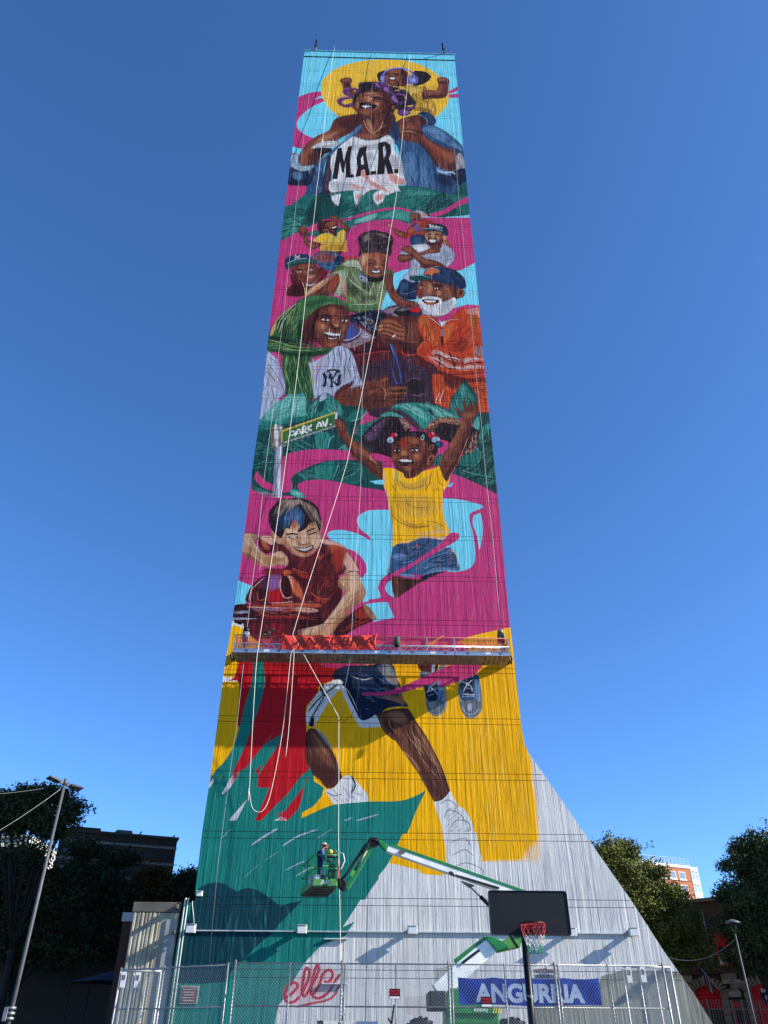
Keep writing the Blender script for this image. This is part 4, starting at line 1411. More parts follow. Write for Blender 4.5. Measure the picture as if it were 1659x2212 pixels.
F k4 880,360 940,330 980,400 1020,460 1080,540 1140,640 1180,740 1150,760 1100,670 1040,580 960,470 910,430
F k2*.6 930,335 990,330 1020,370 990,390 950,370
F s1*.6 900,360 950,380 960,430 990,470 940,450
F k2*.45 1060,390 1110,460 1150,530 1190,630 1140,560 1080,450
F s1*.5 1030,490 1100,590 1160,700 1200,740 1160,760 1100,670
L k1*.5 10 1000,520 1050,570 1080,620
L k1*.4 8 930,360 935,400 960,420
H k5 40 100 7 60 980,440 1080,420 1200,700 1150,720
H k1 24 80 5 60 1020,440 1090,440 1190,640 1150,660
F gw 1150,768! 1190,760 1230,715! 1260,770 1300,800 1330,830 1345,890 1360,950 1385,1020 1385,1060! 1390,1130! 1210,1131! 1205,1060 1190,900 1165,820
L gy 5 1180,780 1220,760 1260,790 1240,830
L gy 5 1200,850 1220,810 1280,830 1310,880
L gy 5 1230,900 1260,860 1320,870 1330,920
L gy 5 1210,960 1240,940 1330,950
L gy 6 1220,985 1290,990 1350,985
L gy 5 1240,1020 1330,1020 1370,1010
L gy 6 1250,1070 1300,1080 1370,1080 1385,1060
H gy 60 36 4 -30 1210,800 1300,810 1340,960 1220,980
F dd 650,160 690,110 820,100 940,90 970,170 985,200 995,260 1025,300 990,300 920,310 880,340 800,370 770,300 720,210
F dk*.8 700,120 840,110 900,180 840,240 760,220
F dn*.5 860,110 930,120 960,200 900,180
F gy*.8 880,110 940,105 970,190 930,180
F k2*.7 910,150 960,170 990,300 1000,260 975,200
F k2*.6 880,250 960,245 1010,290 930,270
L bk 7 700,120 700,210
L bk 7 870,120 900,230
L wh*.6 5 740,150 800,170 850,160
H bk 40 80 7 20 680,120 900,110 980,260 800,330
H dl 20 60 5 20 760,130 920,170 960,270 820,320
F gw 640,180 690,170 720,210 760,280 800,360 860,340 890,400! 800,405 770,380 740,320 690,215! 640,270 560,400! 525,385 530,310 590,220
F dd 700,195 740,190 780,240 840,280 850,320 800,280
L dd 10 720,220 770,320 800,365 860,340
L dd 8 780,300 820,320 850,310
L bk 6 530,330 580,270 640,220 680,190
L bk 6 540,370 570,320 620,240
L bk 6 600,190 605,240 625,250
P bk 590,195 610,192 612,225 592,228
H bk 22 30 4 -50 540,290 600,230 660,190 680,200 580,330
F bk 535,385 560,350 560,395 545,400
@e2
F k5 545,470 700,470 690,560 580,560
F wn*.7 560,470 690,470 680,540 580,540
F gy 560,570 600,560 650,570 720,560 800,470 820,520 810,700 825,860 800,960 720,995 660,970 630,900 615,760 590,650
F dn 570,590 650,580 730,560 790,640 790,790 740,860 640,850 610,700
F dd 605,690 640,670 720,680 740,800 700,850 640,840
F dl*.6 730,600 790,640 785,780 745,840 740,720
F g9 630,860 700,850 780,840 800,900 770,960 720,975 660,950
F wd*.5 650,870 720,860 700,920 670,930
L wb 9 600,580 650,570 660,600
L wb 12 620,770 690,740 730,730
L wb 12 640,800 700,780
L wb 10 630,690 700,740 740,790
L wb 10 720,670 660,720 640,760
L wb 10 660,680 720,720
L wd 9 800,500 820,620 800,760 825,880 770,980
F wb 690,470 740,470 720,540 700,570 680,560
F bk 720,470 745,480 735,540 710,560
F gy 945,700 960,640 1040,590 1130,580 1160,700 1172,860 1160,960 1080,1020 1010,1000 965,920 945,800
F dn 950,700 1020,620 1130,590 1140,720 1130,860 1060,840 970,840
F dd 965,680 1060,620 1110,660 1090,780 1000,790
F dl*.7 1100,660 1140,680 1135,860 1100,800
F g9 960,860 1060,840 1140,850 1160,900 1130,980 1060,1000 990,960
F wb*.7 1040,880 1075,880 1070,940 1035,940
L wb 11 980,660 1060,700 1080,760
L wb 11 1080,640 1020,700 990,760
L wb 12 985,780 1080,790 1100,780
L wb 12 980,805 1100,805
L wb 10 1020,640 1040,700
L wb 10 1000,720 1090,730
L wb 8 975,900 1020,970 1090,980 1150,920
L g9 8 1150,700 1165,860 1140,960
F mg 0,765! 200,760 380,710 560,630 740,550 930,470! 1300,470! 1180,560 1060,610 960,650 800,710 740,700! 780,650 640,690 420,760 220,795 0,795!
F mg*.6 780,650 900,600 1000,600 860,690 750,700
F yl 1200,470! 1310,470! 1240,530 1150,590 1110,590!
@V
P gw 1140,1560 1600,1560 1600,2260 700,2260 860,1960 1160,1840
@g4
P gw 375,100 460,210 420,560 395,300
F yl -20,-20! 340,-20! 350,60 375,130 380,220 400,340 410,480 420,640 400,660 340,650 230,655 130,655 110,640 80,560 60,460 20,390 -20,370!
F yl*.5 340,-20 352,60 388,130 396,220 414,340 424,480 434,650 400,680 330,672 230,675 130,668 120,600 300,600 380,400
F gw*.35 340,640 420,560 440,680 380,690
@F
P gw 1120,80 1320,160 1330,250 1100,250
F tl 200,-40! 1130,-40! 1060,130 1000,220 960,270 910,350 850,440! 910,412! 895,440 860,480 760,530! 735,560 680,600 630,690 580,770 560,800 545,880! 40,880! 60,700!
P tl 0,250 300,0 200,900 -60,900
P tl 60,860 90,560 130,330 300,260 300,900 60,1000
F gw 900,400 930,360 960,300 1000,240 1080,140 1130,120 1100,300 1000,420 940,450 870,470 905,415
F gw*.9 760,530! 870,490! 920,470 900,640 800,700 640,740 590,780 640,680 700,590
P yl 1060,150 1120,20 1300,20 1330,150 1180,180
F yl 1200,160 1310,150 1315,200 1260,205 1200,195
P gw 1310,10 1450,10 1500,250 1320,210
L gy 4 1330,60 1400,40 1430,80
L gy 4 1340,120 1400,90 1440,120
L gy 4 1350,170 1410,150 1480,180 1480,210
F tk 205,262! 260,240 310,242 345,262 375,280! 410,265 450,268 490,285 530,315 570,345! 620,330 670,320! 640,350 590,400 560,430! 540,460 470,520 400,590 350,640 330,680 280,690 200,694 100,692! 130,520! 170,330!
L wb 6 305,40 345,0
L wb 8 440,70 500,30 560,-5
L wb 6 580,75 650,30 740,0
L wb 4 590,185 660,150 680,145
L wb 5 640,210 700,175 720,170
L wb 5 735,40 800,0
L wb 4 410,215 470,160
L wb 4 500,140 560,100
L gr 12 590,762 625,735 648,705 632,688 605,708 590,745 598,775 630,776 660,750
L gr 12 660,750 690,690 700,640 688,622 676,660 668,730 680,756
L gr 12 680,756 712,700 742,640 738,606 724,640 708,715 714,752
L gr 12 714,752 745,700 762,650 790,632 806,652 792,684 766,686
L gr 12 714,752 745,760 785,735 812,690 840,650
L gr*.9 11 840,690 800,760 700,785 640,800
L gr*.6 14 560,800 570,830
L gr*.4 20 630,800 700,785
F gr*.25 600,700 740,620 820,660 780,760 620,780
@f1
P cn*.5 1040,1100 1140,1080 1100,1280 1040,1240
P r2*.2 820,1300 980,1290 960,1460 840,1420
@g4
P cn 760,1290 870,1260 1110,1260 1200,1270 1380,1560 380,1560 380,1440 720,1420
P gg*.5 560,1450 900,1300 1200,1300 1300,1560 560,1560
P tl*.4 200,1450 240,1460 240,1520 190,1510
H gy*.10 160 150 14 90 430,560 700,560 1000,1000 1150,1260 430,1200
H gy*.08 120 220 26 90 380,700 650,640 900,980 420,1000
H wh*.25 80 160 14 90 420,520 620,520 900,1000 430,1000
P wh*.22 455,640 600,630 660,730 470,740
P gy*.12 200,760 420,770 420,830 210,820
P wh*.18 480,880 760,900 700,1000 500,960
@F
H gy*.10 130 150 12 90 980,260 1500,300 1500,700 700,800 860,500
H wh*.22 60 120 12 90 1000,280 1500,320 1500,600 900,600
H g0*.18 120 120 10 90 150,60 1000,60 800,500 500,800 120,800
H g3*.16 90 120 10 90 230,60 1000,60 800,400 500,700 250,700
@E
H y3*.16 110 130 9 90 1270,400 1580,380 1640,1000 1400,1000 1340,800
H y4*.25 70 120 9 90 1270,400 1580,380 1640,1000 1400,1000
H y3*.16 50 110 9 90 700,430 880,430 1060,690 850,740 740,620
@D
H w6*.14 160 130 8 90 860,240 1600,240 1650,1000 1000,1000
H pk*.14 100 120 8 90 860,240 1600,240 1650,1000 1000,1000
H w6*.14 60 130 8 90 100,230 900,230 760,420 120,420
"""
# ------------------------------------------------------------------ painted wall: the mural as flat vector print
COL = {}
_t = PAL.split()
for _k, _h in zip(_t[0::2], _t[1::2]):
    COL[_k] = np.array(lin(_h)) * (0.90 if _k in 'mg cy ye yl tl gw tk re wh bk'.split() else 0.72)

def smooth_closed(pts, sharp, n=3):
    out = []; L = len(pts)
    for i in range(L):
        p0, p1, p2, p3 = pts[i - 1], pts[i], pts[(i + 1) % L], pts[(i + 2) % L]
        if sharp[i]: p0 = p1
        if sharp[(i + 1) % L]: p3 = p2
        if sharp[i] and sharp[(i + 1) % L]:
            out.append(p1); continue
        for k in range(n):
            t = k / n
            out.append(0.5 * ((2 * p1) + (p2 - p0) * t + (2 * p0 - 5 * p1 + 4 * p2 - p3) * t * t + (3 * p1 - p0 - 3 * p2 + p3) * t ** 3))
    return out
def smooth_open(pts, n=3):
    if len(pts) < 3: return pts
    out = []
    for i in range(len(pts) - 1):
        p0 = pts[max(i - 1, 0)]; p1 = pts[i]; p2 = pts[i + 1]; p3 = pts[min(i + 2, len(pts) - 1)]
        for k in range(n):
            t = k / n
            out.append(0.5 * ((2 * p1) + (p2 - p0) * t + (2 * p0 - 5 * p1 + 4 * p2 - p3) * t * t + (3 * p1 - p0 - 3 * p2 + p3) * t ** 3))
    out.append(pts[-1])
    return out
def stroke_poly(pts, w, taper=True):
    L = len(pts); a = []; b = []
    for i, p in enumerate(pts):
        t = pts[min(i + 1, L - 1)] - pts[max(i - 1, 0)]
        t = t / (np.hypot(*t) + 1e-9)
        n = np.array((-t[1], t[0]))
        ww = w / 2
        if taper and (i == 0 or i == L - 1): ww *= 0.35
        a.append(p + n * ww); b.append(p - n * ww)
    return a + b[::-1]
def inside(poly, pts):
    """non-zero winding test, poly (m,2), pts (k,2)"""
    x0 = poly[:, 0]; y0 = poly[:, 1]; x1 = np.roll(x0, -1); y1 = np.roll(y0, -1)
    px = pts[:, 0:1]; py = pts[:, 1:2]
    isl = (x1 - x0) * (py - y0) - (px - x0) * (y1 - y0)
    up = (y0 <= py) & (y1 > py) & (isl > 0)
    dn = (y0 > py) & (y1 <= py) & (isl < 0)
    return (up.sum(1) - dn.sum(1)) != 0

_Minv = np.array(CAM_R)
def to_wall(r, pts):
    x0, y0, s = REG[r]
    p = np.asarray(pts, float)
    u = (x0 + p[:, 0] * s) * VS; v = (y0 + p[:, 1] * s) * VS
    d = np.stack([(u - IW / 2) / FPX, -(v - IH / 2) / FPX, -np.ones_like(u)], 1) @ _Minv.T
    t = -EYE.y / d[:, 1]
    return np.stack([EYE.x + d[:, 0] * t, EYE.z + d[:, 2] * t], 1)

SHAPES = []       # (poly (m,2) in wall metres, colour, alpha, bbox)
def add_shape(r, pts, col, al):
    w = to_wall(r, pts)
    SHAPES.append((w, col, al, w[:, 0].min(), w[:, 0].max(), w[:, 1].min(), w[:, 1].max()))
FLAT = set('mg cy ye yl tl gw tk bk re sg yo cn gg'.split())
def etch(r, q, col, rng):
    """brushwork of a painted figure: a darker contour and loose upright hatching in tints, the dark ones also painting in shaded rib recesses"""
    w = to_wall(r, q); ex = w.max(0) - w.min(0); ar = ex[0] * ex[1]
    if ar < 0.25: return
    A = np.array(q); sc = REG[r][2] * VS * 0.0235            # metres per px here, roughly
    n = len(A)
    dark = col * 0.30
    for k0 in range(0, n, 6):
        if rng.random() < 0.18: continue
        seg = [A[(k0 + k) % n] for k in (0, 2, 4, 6)]
        add_shape(r, stroke_poly(seg, (0.035 + 0.045 * rng.random()) / sc), dark, 0.55)
    m = int(min(180, ar * 6.5)); lo = A.min(0); hi = A.max(0)
    p = lo + rng.random((m * 2, 2)) * (hi - lo); p = p[inside(A, p)][:m]
    for c0 in p:
        l = (0.22 + 0.7 * rng.random()) / sc / 2; ww = (0.025 + 0.045 * rng.random()) / sc
        a = math.radians(90 + rng.normal() * 9); d = np.array((math.cos(a), math.sin(a))) * l; e = np.array((-d[1], d[0])) / l * ww * 0.5
        t = rng.random()
        cc = col * 0.35 if t < 0.72 else np.minimum(1, col * 1.6 + 0.05)  # dark strokes: brushwork plus painted-in shade of the rib recesses
        add_shape(r, [c0 - d, c0 + e, c0 + d, c0 - e], cc, 0.34 + 0.3 * rng.random())
def parse(txt):
    rng = np.random.default_rng(11); r = 'V'
    for ln in txt.strip().split('\n'):
        if not ln: continue
        if ln[0] == '@': r = ln[1:].strip(); continue
        tk = ln.split(); k = tk[0]; c, _, al = tk[1].partition('*')
        al = float(al) if al else 1.0
        col = COL[c]
        i = {'P': 2, 'F': 2, 'L': 3, 'H': 6}[k]
        sharp = [q.endswith('!') for q in tk[i:]]
        pts = [np.array([float(z) for z in q.rstrip('!').split(',')]) for q in tk[i:]]
        if k == 'P':
            add_shape(r, pts, col, al)
            if c not in FLAT and al == 1.0: etch(r, pts, col, rng)
        elif k == 'F':
            q = smooth_closed(pts, sharp)
            if al < 1.0 and len(pts) < 14:
                cen = sum(q) / len(q); a3 = 1 - (1 - al) ** 0.62          # feathered glaze: three shrinking coats
                for sc in (1.12, 0.86, 0.58): add_shape(r, [cen + (p - cen) * sc for p in q], col, a3)
            else:
                add_shape(r, q, col, al)
                if c not in FLAT: etch(r, q, col, rng)
        elif k == 'L': add_shape(r, stroke_poly(smooth_open(pts), float(tk[2]) * 1.1), col, al)
        elif k == 'H':
            n, ln_, w, an = int(tk[2]), float(tk[3]), float(tk[4]), float(tk[5])
            poly = np.array(pts); lo = poly.min(0); hi = poly.max(0)
            q = lo + rng.random((n * 3, 2)) * (hi - lo)
            q = q[inside(poly, q)][:n]
            for p in q:
                a = math.radians(an + rng.normal() * 10); l = ln_ * (0.5 + rng.random()) / 2
                d = np.array((math.cos(a), math.sin(a))) * l; m = np.array((-d[1], d[0])) / l * w * 0.5
                add_shape(r, [p - d, p + m, p + d, p - m], col, 0.6 if al == 1.0 else al)
parse(MURAL)

# outline of the wall, left and right, top to bottom (picture points on the wall plane)
OL = [(658, 110.3), (614, 458), (585.6, 676), (561.7, 900), (547, 1000), (528, 1153), (516.8, 1238), (498.4, 1363), (486.3, 1433), (468.7, 1569), (453.3, 1684), (437, 1795), (423, 1915), (420, 1949)]
OR = [(981.4, 118), (1010, 415), (1026, 568), (1038, 700), (1056, 888), (1071, 1030), (1080, 1117), (1100, 1338), (1109, 1407), (1126.5, 1570), (1133.4, 1608), (1142, 1627), (1177.4, 1676.6), (1235.4, 1760.6), (1287.4, 1836.6), (1363.4, 1944.6), (1435.4, 2056.6), (1495.4, 2140.6), (1545, 2220), (1572, 2257)]
def outline(L):
    q = [at(u, v) for u, v in L]
    z = [p.z for p in q]; x = [p.x for p in q]
    o = np.argsort(z)
    return np.array(z)[o], np.array(x)[o]
LZ, LX = outline(OL); RZ, RX = outline(OR)
ZSTEP = float(LZ[0])                              # where the low wall meets the tower
XBL = at(396, 1960).x; XB0 = at(371, 2203).x
TOPZ = (at(658, 110.3).z + at(981.4, 118).z) / 2
def xl(z):
    if z < ZSTEP - 1e-6: return float(np.interp(z, [0, ZSTEP], [XB0 - 0.35, XBL]))
    return float(np.interp(z, LZ, LX))
def xr(z): return float(np.interp(z, RZ, RX))
D0 = -EYE.y
ZJ = [1.6 + D0 * (0.0651 + 0.07266 * n) for n in range(0, 30)]
ZJ = [z for z in ZJ if z < TOPZ - 1.2]
SEAM = at(796.6, 1700).x
GAP = 0.024; HB = 0.15

# paint material: printed colours (attribute), streaked board-formed ribs as relief
pm = bpy.data.materials.new('mural_paint'); pm.use_nodes = True
nt = pm.node_tree; N = nt.nodes; Lk = nt.links; bs = N['Principled BSDF']
bs.inputs['Roughness'].default_value = 0.62; bs.inputs['Specular IOR Level'].default_value = 0.10
atn = N.new('ShaderNodeAttribute'); atn.attribute_name = 'paint'
tc = N.new('ShaderNodeTexCoord')
def mapped(sx, sy, sz):
    m = N.new('ShaderNodeMapping'); m.inputs['Scale'].default_value = (sx, sy, sz)
    Lk.new(tc.outputs['Object'], m.inputs['Vector']); return m
def noise(m, sc, det=4, rough=0.55, dist=0.0):
    n = N.new('ShaderNodeTexNoise'); n.inputs['Scale'].default_value = sc; n.inputs['Detail'].default_value = det
    n.inputs['Roughness'].default_value = rough; n.inputs['Distortion'].default_value = dist
    Lk.new(m.outputs['Vector'], n.inputs['Vector']); return n
def math_(op, a, b):
    n = N.new('ShaderNodeMath'); n.operation = op
    for i, v in enumerate((a, b)):
        if isinstance(v, (int, float)): n.inputs[i].default_value = v
        else: Lk.new(v, n.inputs[i])
    return n.outputs[0]
def ramp(f, p0, p1, a=0.0, b=1.0):
    n = N.new('ShaderNodeMapRange'); n.inputs[1].default_value = p0; n.inputs[2].default_value = p1
    n.inputs[3].default_value = a; n.inputs[4].default_value = b; n.interpolation_type = 'SMOOTHSTEP'
    Lk.new(f, n.inputs[0]); return n.outputs[0]
rib = noise(mapped(1, 0.05, 0.012), 4.6, 2, 0.5)              # broad vertical ribs
rib2 = noise(mapped(1, 0.05, 0.03), 12, 3, 0.6)              # fine vertical grain
pit = noise(mapped(1, 1, 0.35), 5.0, 6, 0.7)                 # chips and lumps
ribs = math_('ADD', math_('MULTIPLY', ramp(rib.outputs['Fac'], 0.42, 0.56), 0.6), math_('MULTIPLY', ramp(rib2.outputs['Fac'], 0.35, 0.66), 0.45))
amp = noise(mapped(1, 1, 0.5), 0.9, 3, 0.6)
ribs = math_('MULTIPLY', ribs, ramp(amp.outputs['Fac'], 0.32, 0.62, 0.35, 1.0))
hgt = math_('ADD', ribs, math_('MULTIPLY', ramp(pit.outputs['Fac'], 0.56, 0.76), 0.75))
bp = N.new('ShaderNodeBump'); bp.inputs['Strength'].default_value = 0.34; bp.inputs['Distance'].default_value = 0.05
Lk.new(hgt, bp.inputs['Height']); Lk.new(bp.outputs['Normal'], bs.inputs['Normal'])
stk = noise(mapped(1, 1, 0.06), 9.0, 5, 0.65)                # streaky brush coverage
blo = noise(mapped(1, 1, 0.7), 0.5, 4, 0.6)                  # weathered patches
fac = math_('MULTIPLY', ramp(stk.outputs['Fac'], 0.3, 0.7, 0.86, 1.06), ramp(blo.outputs['Fac'], 0.3, 0.7, 0.93, 1.05))
vm = N.new('ShaderNodeVectorMath'); vm.operation = 'SCALE'
Lk.new(atn.outputs['Color'], vm.inputs[0]); Lk.new(fac, vm.inputs['Scale'])
Lk.new(vm.outputs[0], bs.inputs['Base Color'])
MATS['mural_paint'] = pm

concrete = mat('board_concrete', '8A8A80', 0.9, noise=0.18, scale=1.2, bump=0.5, bscale=14)
groove = mat('groove_concrete', '66676A', 0.95, noise=0.2, scale=2)

zmid = 45.0
tower = empty('mural_tower', (0, 0, 0), 'tall concrete tower end wall covered by a colourful mural of people, buttress spreading right', 'building')
ZB = at(1133, 1612).z
# core behind the panels: seen in the grooves, carries the roof and the sides
core = MB()
zs = sorted(set([0.0] + [float(z) for z in LZ] + [float(z) for z in RZ if 0 < z < TOPZ] + [TOPZ - 0.02]))
zs = [z for z in zs if 0 <= z <= TOPZ]
for za, zb in zip(zs[:-1], zs[1:]):
    if zb - za < 1e-4: continue
    e = 1e-5
    dp = 62.0 if za >= ZB - 0.1 else 62.0
    L0, L1, R0, R1 = xl(za + e) + 0.01, xl(zb - e) + 0.01, xr(za) - 0.01, xr(zb) - 0.01
    core.hexa([(L0, 0.06, za), (R0, 0.06, za), (R0, dp, za), (L0, dp, za), (L1, 0.06, zb), (R1, 0.06, zb), (R1, dp, zb), (L1, dp, zb)])
core.build('wall_core', groove, tower)

BASE = COL['gw']
def panel(name, x0f, x1f, z0, z1):
    """one cast panel: front face cut into its painted shapes, with returns into the grooves"""
    e = 1e-5
    def side(f, zz0, zz1, Z):
        br = [z for z in Z if zz0 + 0.02 < z < zz1 - 0.02]
        return [(f(z), z) for z in [zz0 + e] + br + [zz1 - e]]
    Zl = list(LZ); Zr = list(RZ)
    left = side(x0f, z0, z1, Zl); right = side(x1f, z0, z1, Zr)
    poly = np.array(left[::-1] + right)              # counter-clockwise seen from -y: down the left, up the right
    bx0, bx1, bz0, bz1 = poly[:, 0].min(), poly[:, 0].max(), poly[:, 1].min(), poly[:, 1].max()
    sh = [s for s in SHAPES if s[4] > bx0 and s[3] < bx1 and s[6] > bz0 and s[5] < bz1]
    verts = []; edges = []
    def addp(p):
        i = len(verts); n = len(p)
        verts.extend(Vector((float(a), float(b))) for a, b in p)
        edges.extend((i + k, i + (k + 1) % n) for k in range(n))
    addp(poly)
    for s in sh:
        p = s[0]
        keep = np.ones(len(p), bool)
        # drop far outside runs: only keep edges that may touch the panel
        i = len(verts); n = len(p)
        q = np.roll(p, -1, 0)
        tch = ~((np.maximum(p[:, 0], q[:, 0]) < bx0 - 0.05) | (np.minimum(p[:, 0], q[:, 0]) > bx1 + 0.05) |
                (np.maximum(p[:, 1], q[:, 1]) < bz0 - 0.05) | (np.minimum(p[:, 1], q[:, 1]) > bz1 + 0.05))
        if not tch.any(): continue
        need = tch | np.roll(tch, 1)
        idx = {}
        for k in np.nonzero(need)[0]:
            idx[int(k)] = len(verts); verts.append(Vector((float(p[k, 0]), float(p[k, 1]))))
        for k in np.nonzero(tch)[0]:
            edges.append((idx[int(k)], idx[(int(k) + 1) % n]))
    V2, _, T, *_r = delaunay_2d_cdt(verts, edges, [], 0, 4e-4, False)
    V = np.array([(v[0], v[1]) for v in V2]); T = np.array([t for t in T if len(t) == 3])
    cen = V[T].mean(1)
    ok = inside(poly, cen)
    T = T[ok]; cen = cen[ok]
    o = np.argsort(cen[:, 0]); T = T[o]; cen = cen[o]; cx_ = np.ascontiguousarray(cen[:, 0]); cz_ = np.ascontiguousarray(cen[:, 1])
    col = np.tile(BASE, (len(T), 1))
    for s in sh:
        i0, i1 = np.searchsorted(cx_, (s[3], s[4]))
        if i1 <= i0: continue
        zz = cz_[i0:i1]
        ii = np.nonzero((zz > s[5]) & (zz < s[6]))[0] + i0
        if not len(ii): continue
        hit = ii[inside(s[0], cen[ii])]
        if len(hit): col[hit] = col[hit] * (1 - s[2]) + s[1] * s[2]
    used = np.unique(T); remap = -np.ones(len(V), int); remap[used] = np.arange(len(used))
    Vu = V[used]; T = remap[T]
    # orient towards the viewer (-y)
    a, b, c = Vu[T[:, 0]], Vu[T[:, 1]], Vu[T[:, 2]]
    cr = (b[:, 0] - a[:, 0]) * (c[:, 1] - a[:, 1]) - (b[:, 1] - a[:, 1]) * (c[:, 0] - a[:, 0])
    T[cr < 0] = T[cr < 0][:, ::-1]
    nv = len(Vu); n = len(poly)
    vs = np.zeros((nv + 2 * n, 3), np.float32)
    vs[:nv, 0] = Vu[:, 0]; vs[:nv, 2] = Vu[:, 1]
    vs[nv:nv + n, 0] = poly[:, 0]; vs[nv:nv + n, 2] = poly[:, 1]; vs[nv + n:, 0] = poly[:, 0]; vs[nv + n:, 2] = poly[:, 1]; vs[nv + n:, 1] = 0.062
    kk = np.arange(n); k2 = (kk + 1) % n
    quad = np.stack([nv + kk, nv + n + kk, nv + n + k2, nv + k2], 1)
    me = bpy.data.meshes.new(name); nT = len(T)
    me.vertices.add(len(vs)); me.vertices.foreach_set('co', vs.ravel())
    me.loops.add(nT * 3 + n * 4); me.loops.foreach_set('vertex_index', np.concatenate([T.ravel(), quad.ravel()]).astype(np.int32))
    me.polygons.add(nT + n)
    me.polygons.foreach_set('loop_start', np.concatenate([np.arange(nT) * 3, nT * 3 + np.arange(n) * 4]).astype(np.int32))
    me.polygons.foreach_set('loop_total', np.concatenate([np.full(nT, 3), np.full(n, 4)]).astype(np.int32))
    me.update(calc_edges=True)
    ca = me.attributes.new('paint', 'FLOAT_COLOR', 'CORNER')
    cc = np.ones((len(T) * 3 + n * 4, 4), np.float32)
    cc[:len(T) * 3, :3] = np.repeat(col, 3, 0)
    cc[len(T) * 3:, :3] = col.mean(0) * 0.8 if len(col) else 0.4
    ca.data.foreach_set('color', cc.ravel())
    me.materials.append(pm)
    o = bpy.data.objects.new(name, me); C.objects.link(o); o.parent = tower
    return len(T)
tri = 0
lv = [0.0]
cuts = []
zlo = 0.0
for z in ZJ:
    cuts.append(('wall_panel', zlo, z - HB - GAP / 2)); cuts.append(('slab_band', z - HB + GAP / 2, z + HB - GAP / 2)); zlo = z + HB + GAP / 2
cuts.append(('wall_panel', zlo, TOPZ - 1.325)); cuts.append(('parapet', TOPZ - 1.30, TOPZ))
for nm, a, b in cuts:
    if a < ZSTEP < b and b - a > 0.5:
        parts = [(a, ZSTEP - 0.001), (ZSTEP + 0.001, b)]
    else: parts = [(a, b)]
    for za, zb in parts:
        if nm == 'wall_panel':
            tri += panel(nm, xl, lambda z: SEAM - GAP / 2, za, zb)
            tri += panel(nm, lambda z: SEAM + GAP / 2, xr, za, zb)
        else:
            tri += panel(nm, xl, xr, za, zb)
print('mural triangles', tri, 'shapes', len(SHAPES))

MB().hexa([(xl(TOPZ) - .06, -.07, TOPZ + .003), (xr(TOPZ) + .06, -.07, TOPZ + .003), (xr(TOPZ) + .06, 1.2, TOPZ + .003), (xl(TOPZ) - .06, 1.2, TOPZ + .003), (xl(TOPZ) - .06, -.07, TOPZ + .12), (xr(TOPZ) + .06, -.07, TOPZ + .12), (xr(TOPZ) + .06, 1.2, TOPZ + .12), (xl(TOPZ) - .06, 1.2, TOPZ + .12)]).build('coping', mat('coping_blue', '6FB4C4', .7, 0, .15, 2), tower, bevel=.02)
# ------------------------------------------------------------------ ground
alu = mat('aluminium', 'B4B8BC', 0.38, 0.85, 0.10, 9, 0.1, 60)
galv = mat('galvanised_steel', '8C8E8C', 0.45, 0.7, 0.14, 8)
blackm = mat('black_metal', '141416', 0.5, 0.2, 0.15, 10)
blackp = mat('black_plastic', '101012', 0.55, 0, 0.15, 10)
whitep = mat('white_paint', 'DCDAD4', 0.55, 0, 0.07, 5)
ropem = mat('white_rope', 'DCD4C2', 0.8, 0, 0.1, 20)
wirem = mat('steel_wire', '8A8C90', 0.5, 0.5, 0.1, 10)
asph = mat('asphalt', (0.052, 0.053, 0.056), 0.92, 0, 0.25, 2.0, 0.3, 120)
g = MB().face([(-900, -300, 0), (900, -300, 0), (900, 2500, 0), (-900, 2500, 0)]).build('ground', mat('ground_soil', (0.10, 0.10, 0.09), 0.95, 0, 0.25, 0.4))
tag(g, kind='structure')
g = MB().face([(-40, -60, .004), (45, -60, .004), (45, -3.5, .004), (-40, -3.5, .004)]).build('court', asph)
tag(g, kind='structure')

# ------------------------------------------------------------------ fixtures on the tower
def part_box(mb, c, d): return mb.box(c, d)
grey_paint = mat('painted_conduit_teal', '2A6A62', 0.6, 0, 0.1, 5)
lz = rp('F', 668, 452).z
conduit = MB().box(((rp('F', 190, 457).x + rp('g4', 915, 1055).x) / 2, -0.045, lz - 0.06), (rp('g4', 915, 1055).x - rp('F', 190, 457).x, 0.085, 0.05)).build('wall_conduit', mat('conduit_grey', 'A9B2B6', 0.6, 0.2, 0.12, 4), None)
tag(conduit, 'long grey conduit running level across the wall between the floodlights', 'conduit')
ledge_i = 0
for (r, xa, xb, y, lab) in (('f1', 250, 418, 888, 'narrow concrete ledge on the teal paint below the conduit'), ('f1', 232, 412, 1206, 'narrow ledge behind the red graffiti lettering')):
    a, b = rp(r, xa, y), rp(r, xb, y)
    o = MB().box(((a.x + b.x) / 2, -0.06, a.z), (b.x - a.x, 0.12, 0.045)).build('wall_ledge', mat('ledge_paint', 'B4BCC4', 0.7, 0, 0.1, 3), None, bevel=0.006)
    tag(o, lab, 'ledge')
glass_l = mat('floodlight_glass', 'F2F0E8', 0.25, 0, 0.04, 6, spec=0.5)
def floodlight(p, lab, k=1.0, out=0.46):
    t = empty('floodlight', (p.x, 0, p.z), lab, 'floodlight', 'floodlights on the tower wall' if k == 1.0 else None)
    MB().box((p.x, -0.012, p.z + .02), (.20 * k, .022, .24 * k)).build('wall_plate', galv, t)
    MB().bar((p.x, -.02, p.z + .06), (p.x, -out + .1, p.z + .06), .24 * k, .12 * k).build('arm', galv, t)
    MB().bar((p.x, -out + .14, p.z + .02), (p.x, -out - .04, p.z - .02), .42 * k, .30 * k).build('housing', whitep, t, bevel=.015)
    h = MB().bar((p.x, -out - .041, p.z - .021), (p.x, -out - .053, p.z - .023), .36 * k, .24 * k).build('lens', glass_l, t)
    MB().bar((p.x, -out + .1, p.z + .18 * k), (p.x, -out - .1, p.z + .17 * k), .44 * k, .015).build('visor', whitep, t)
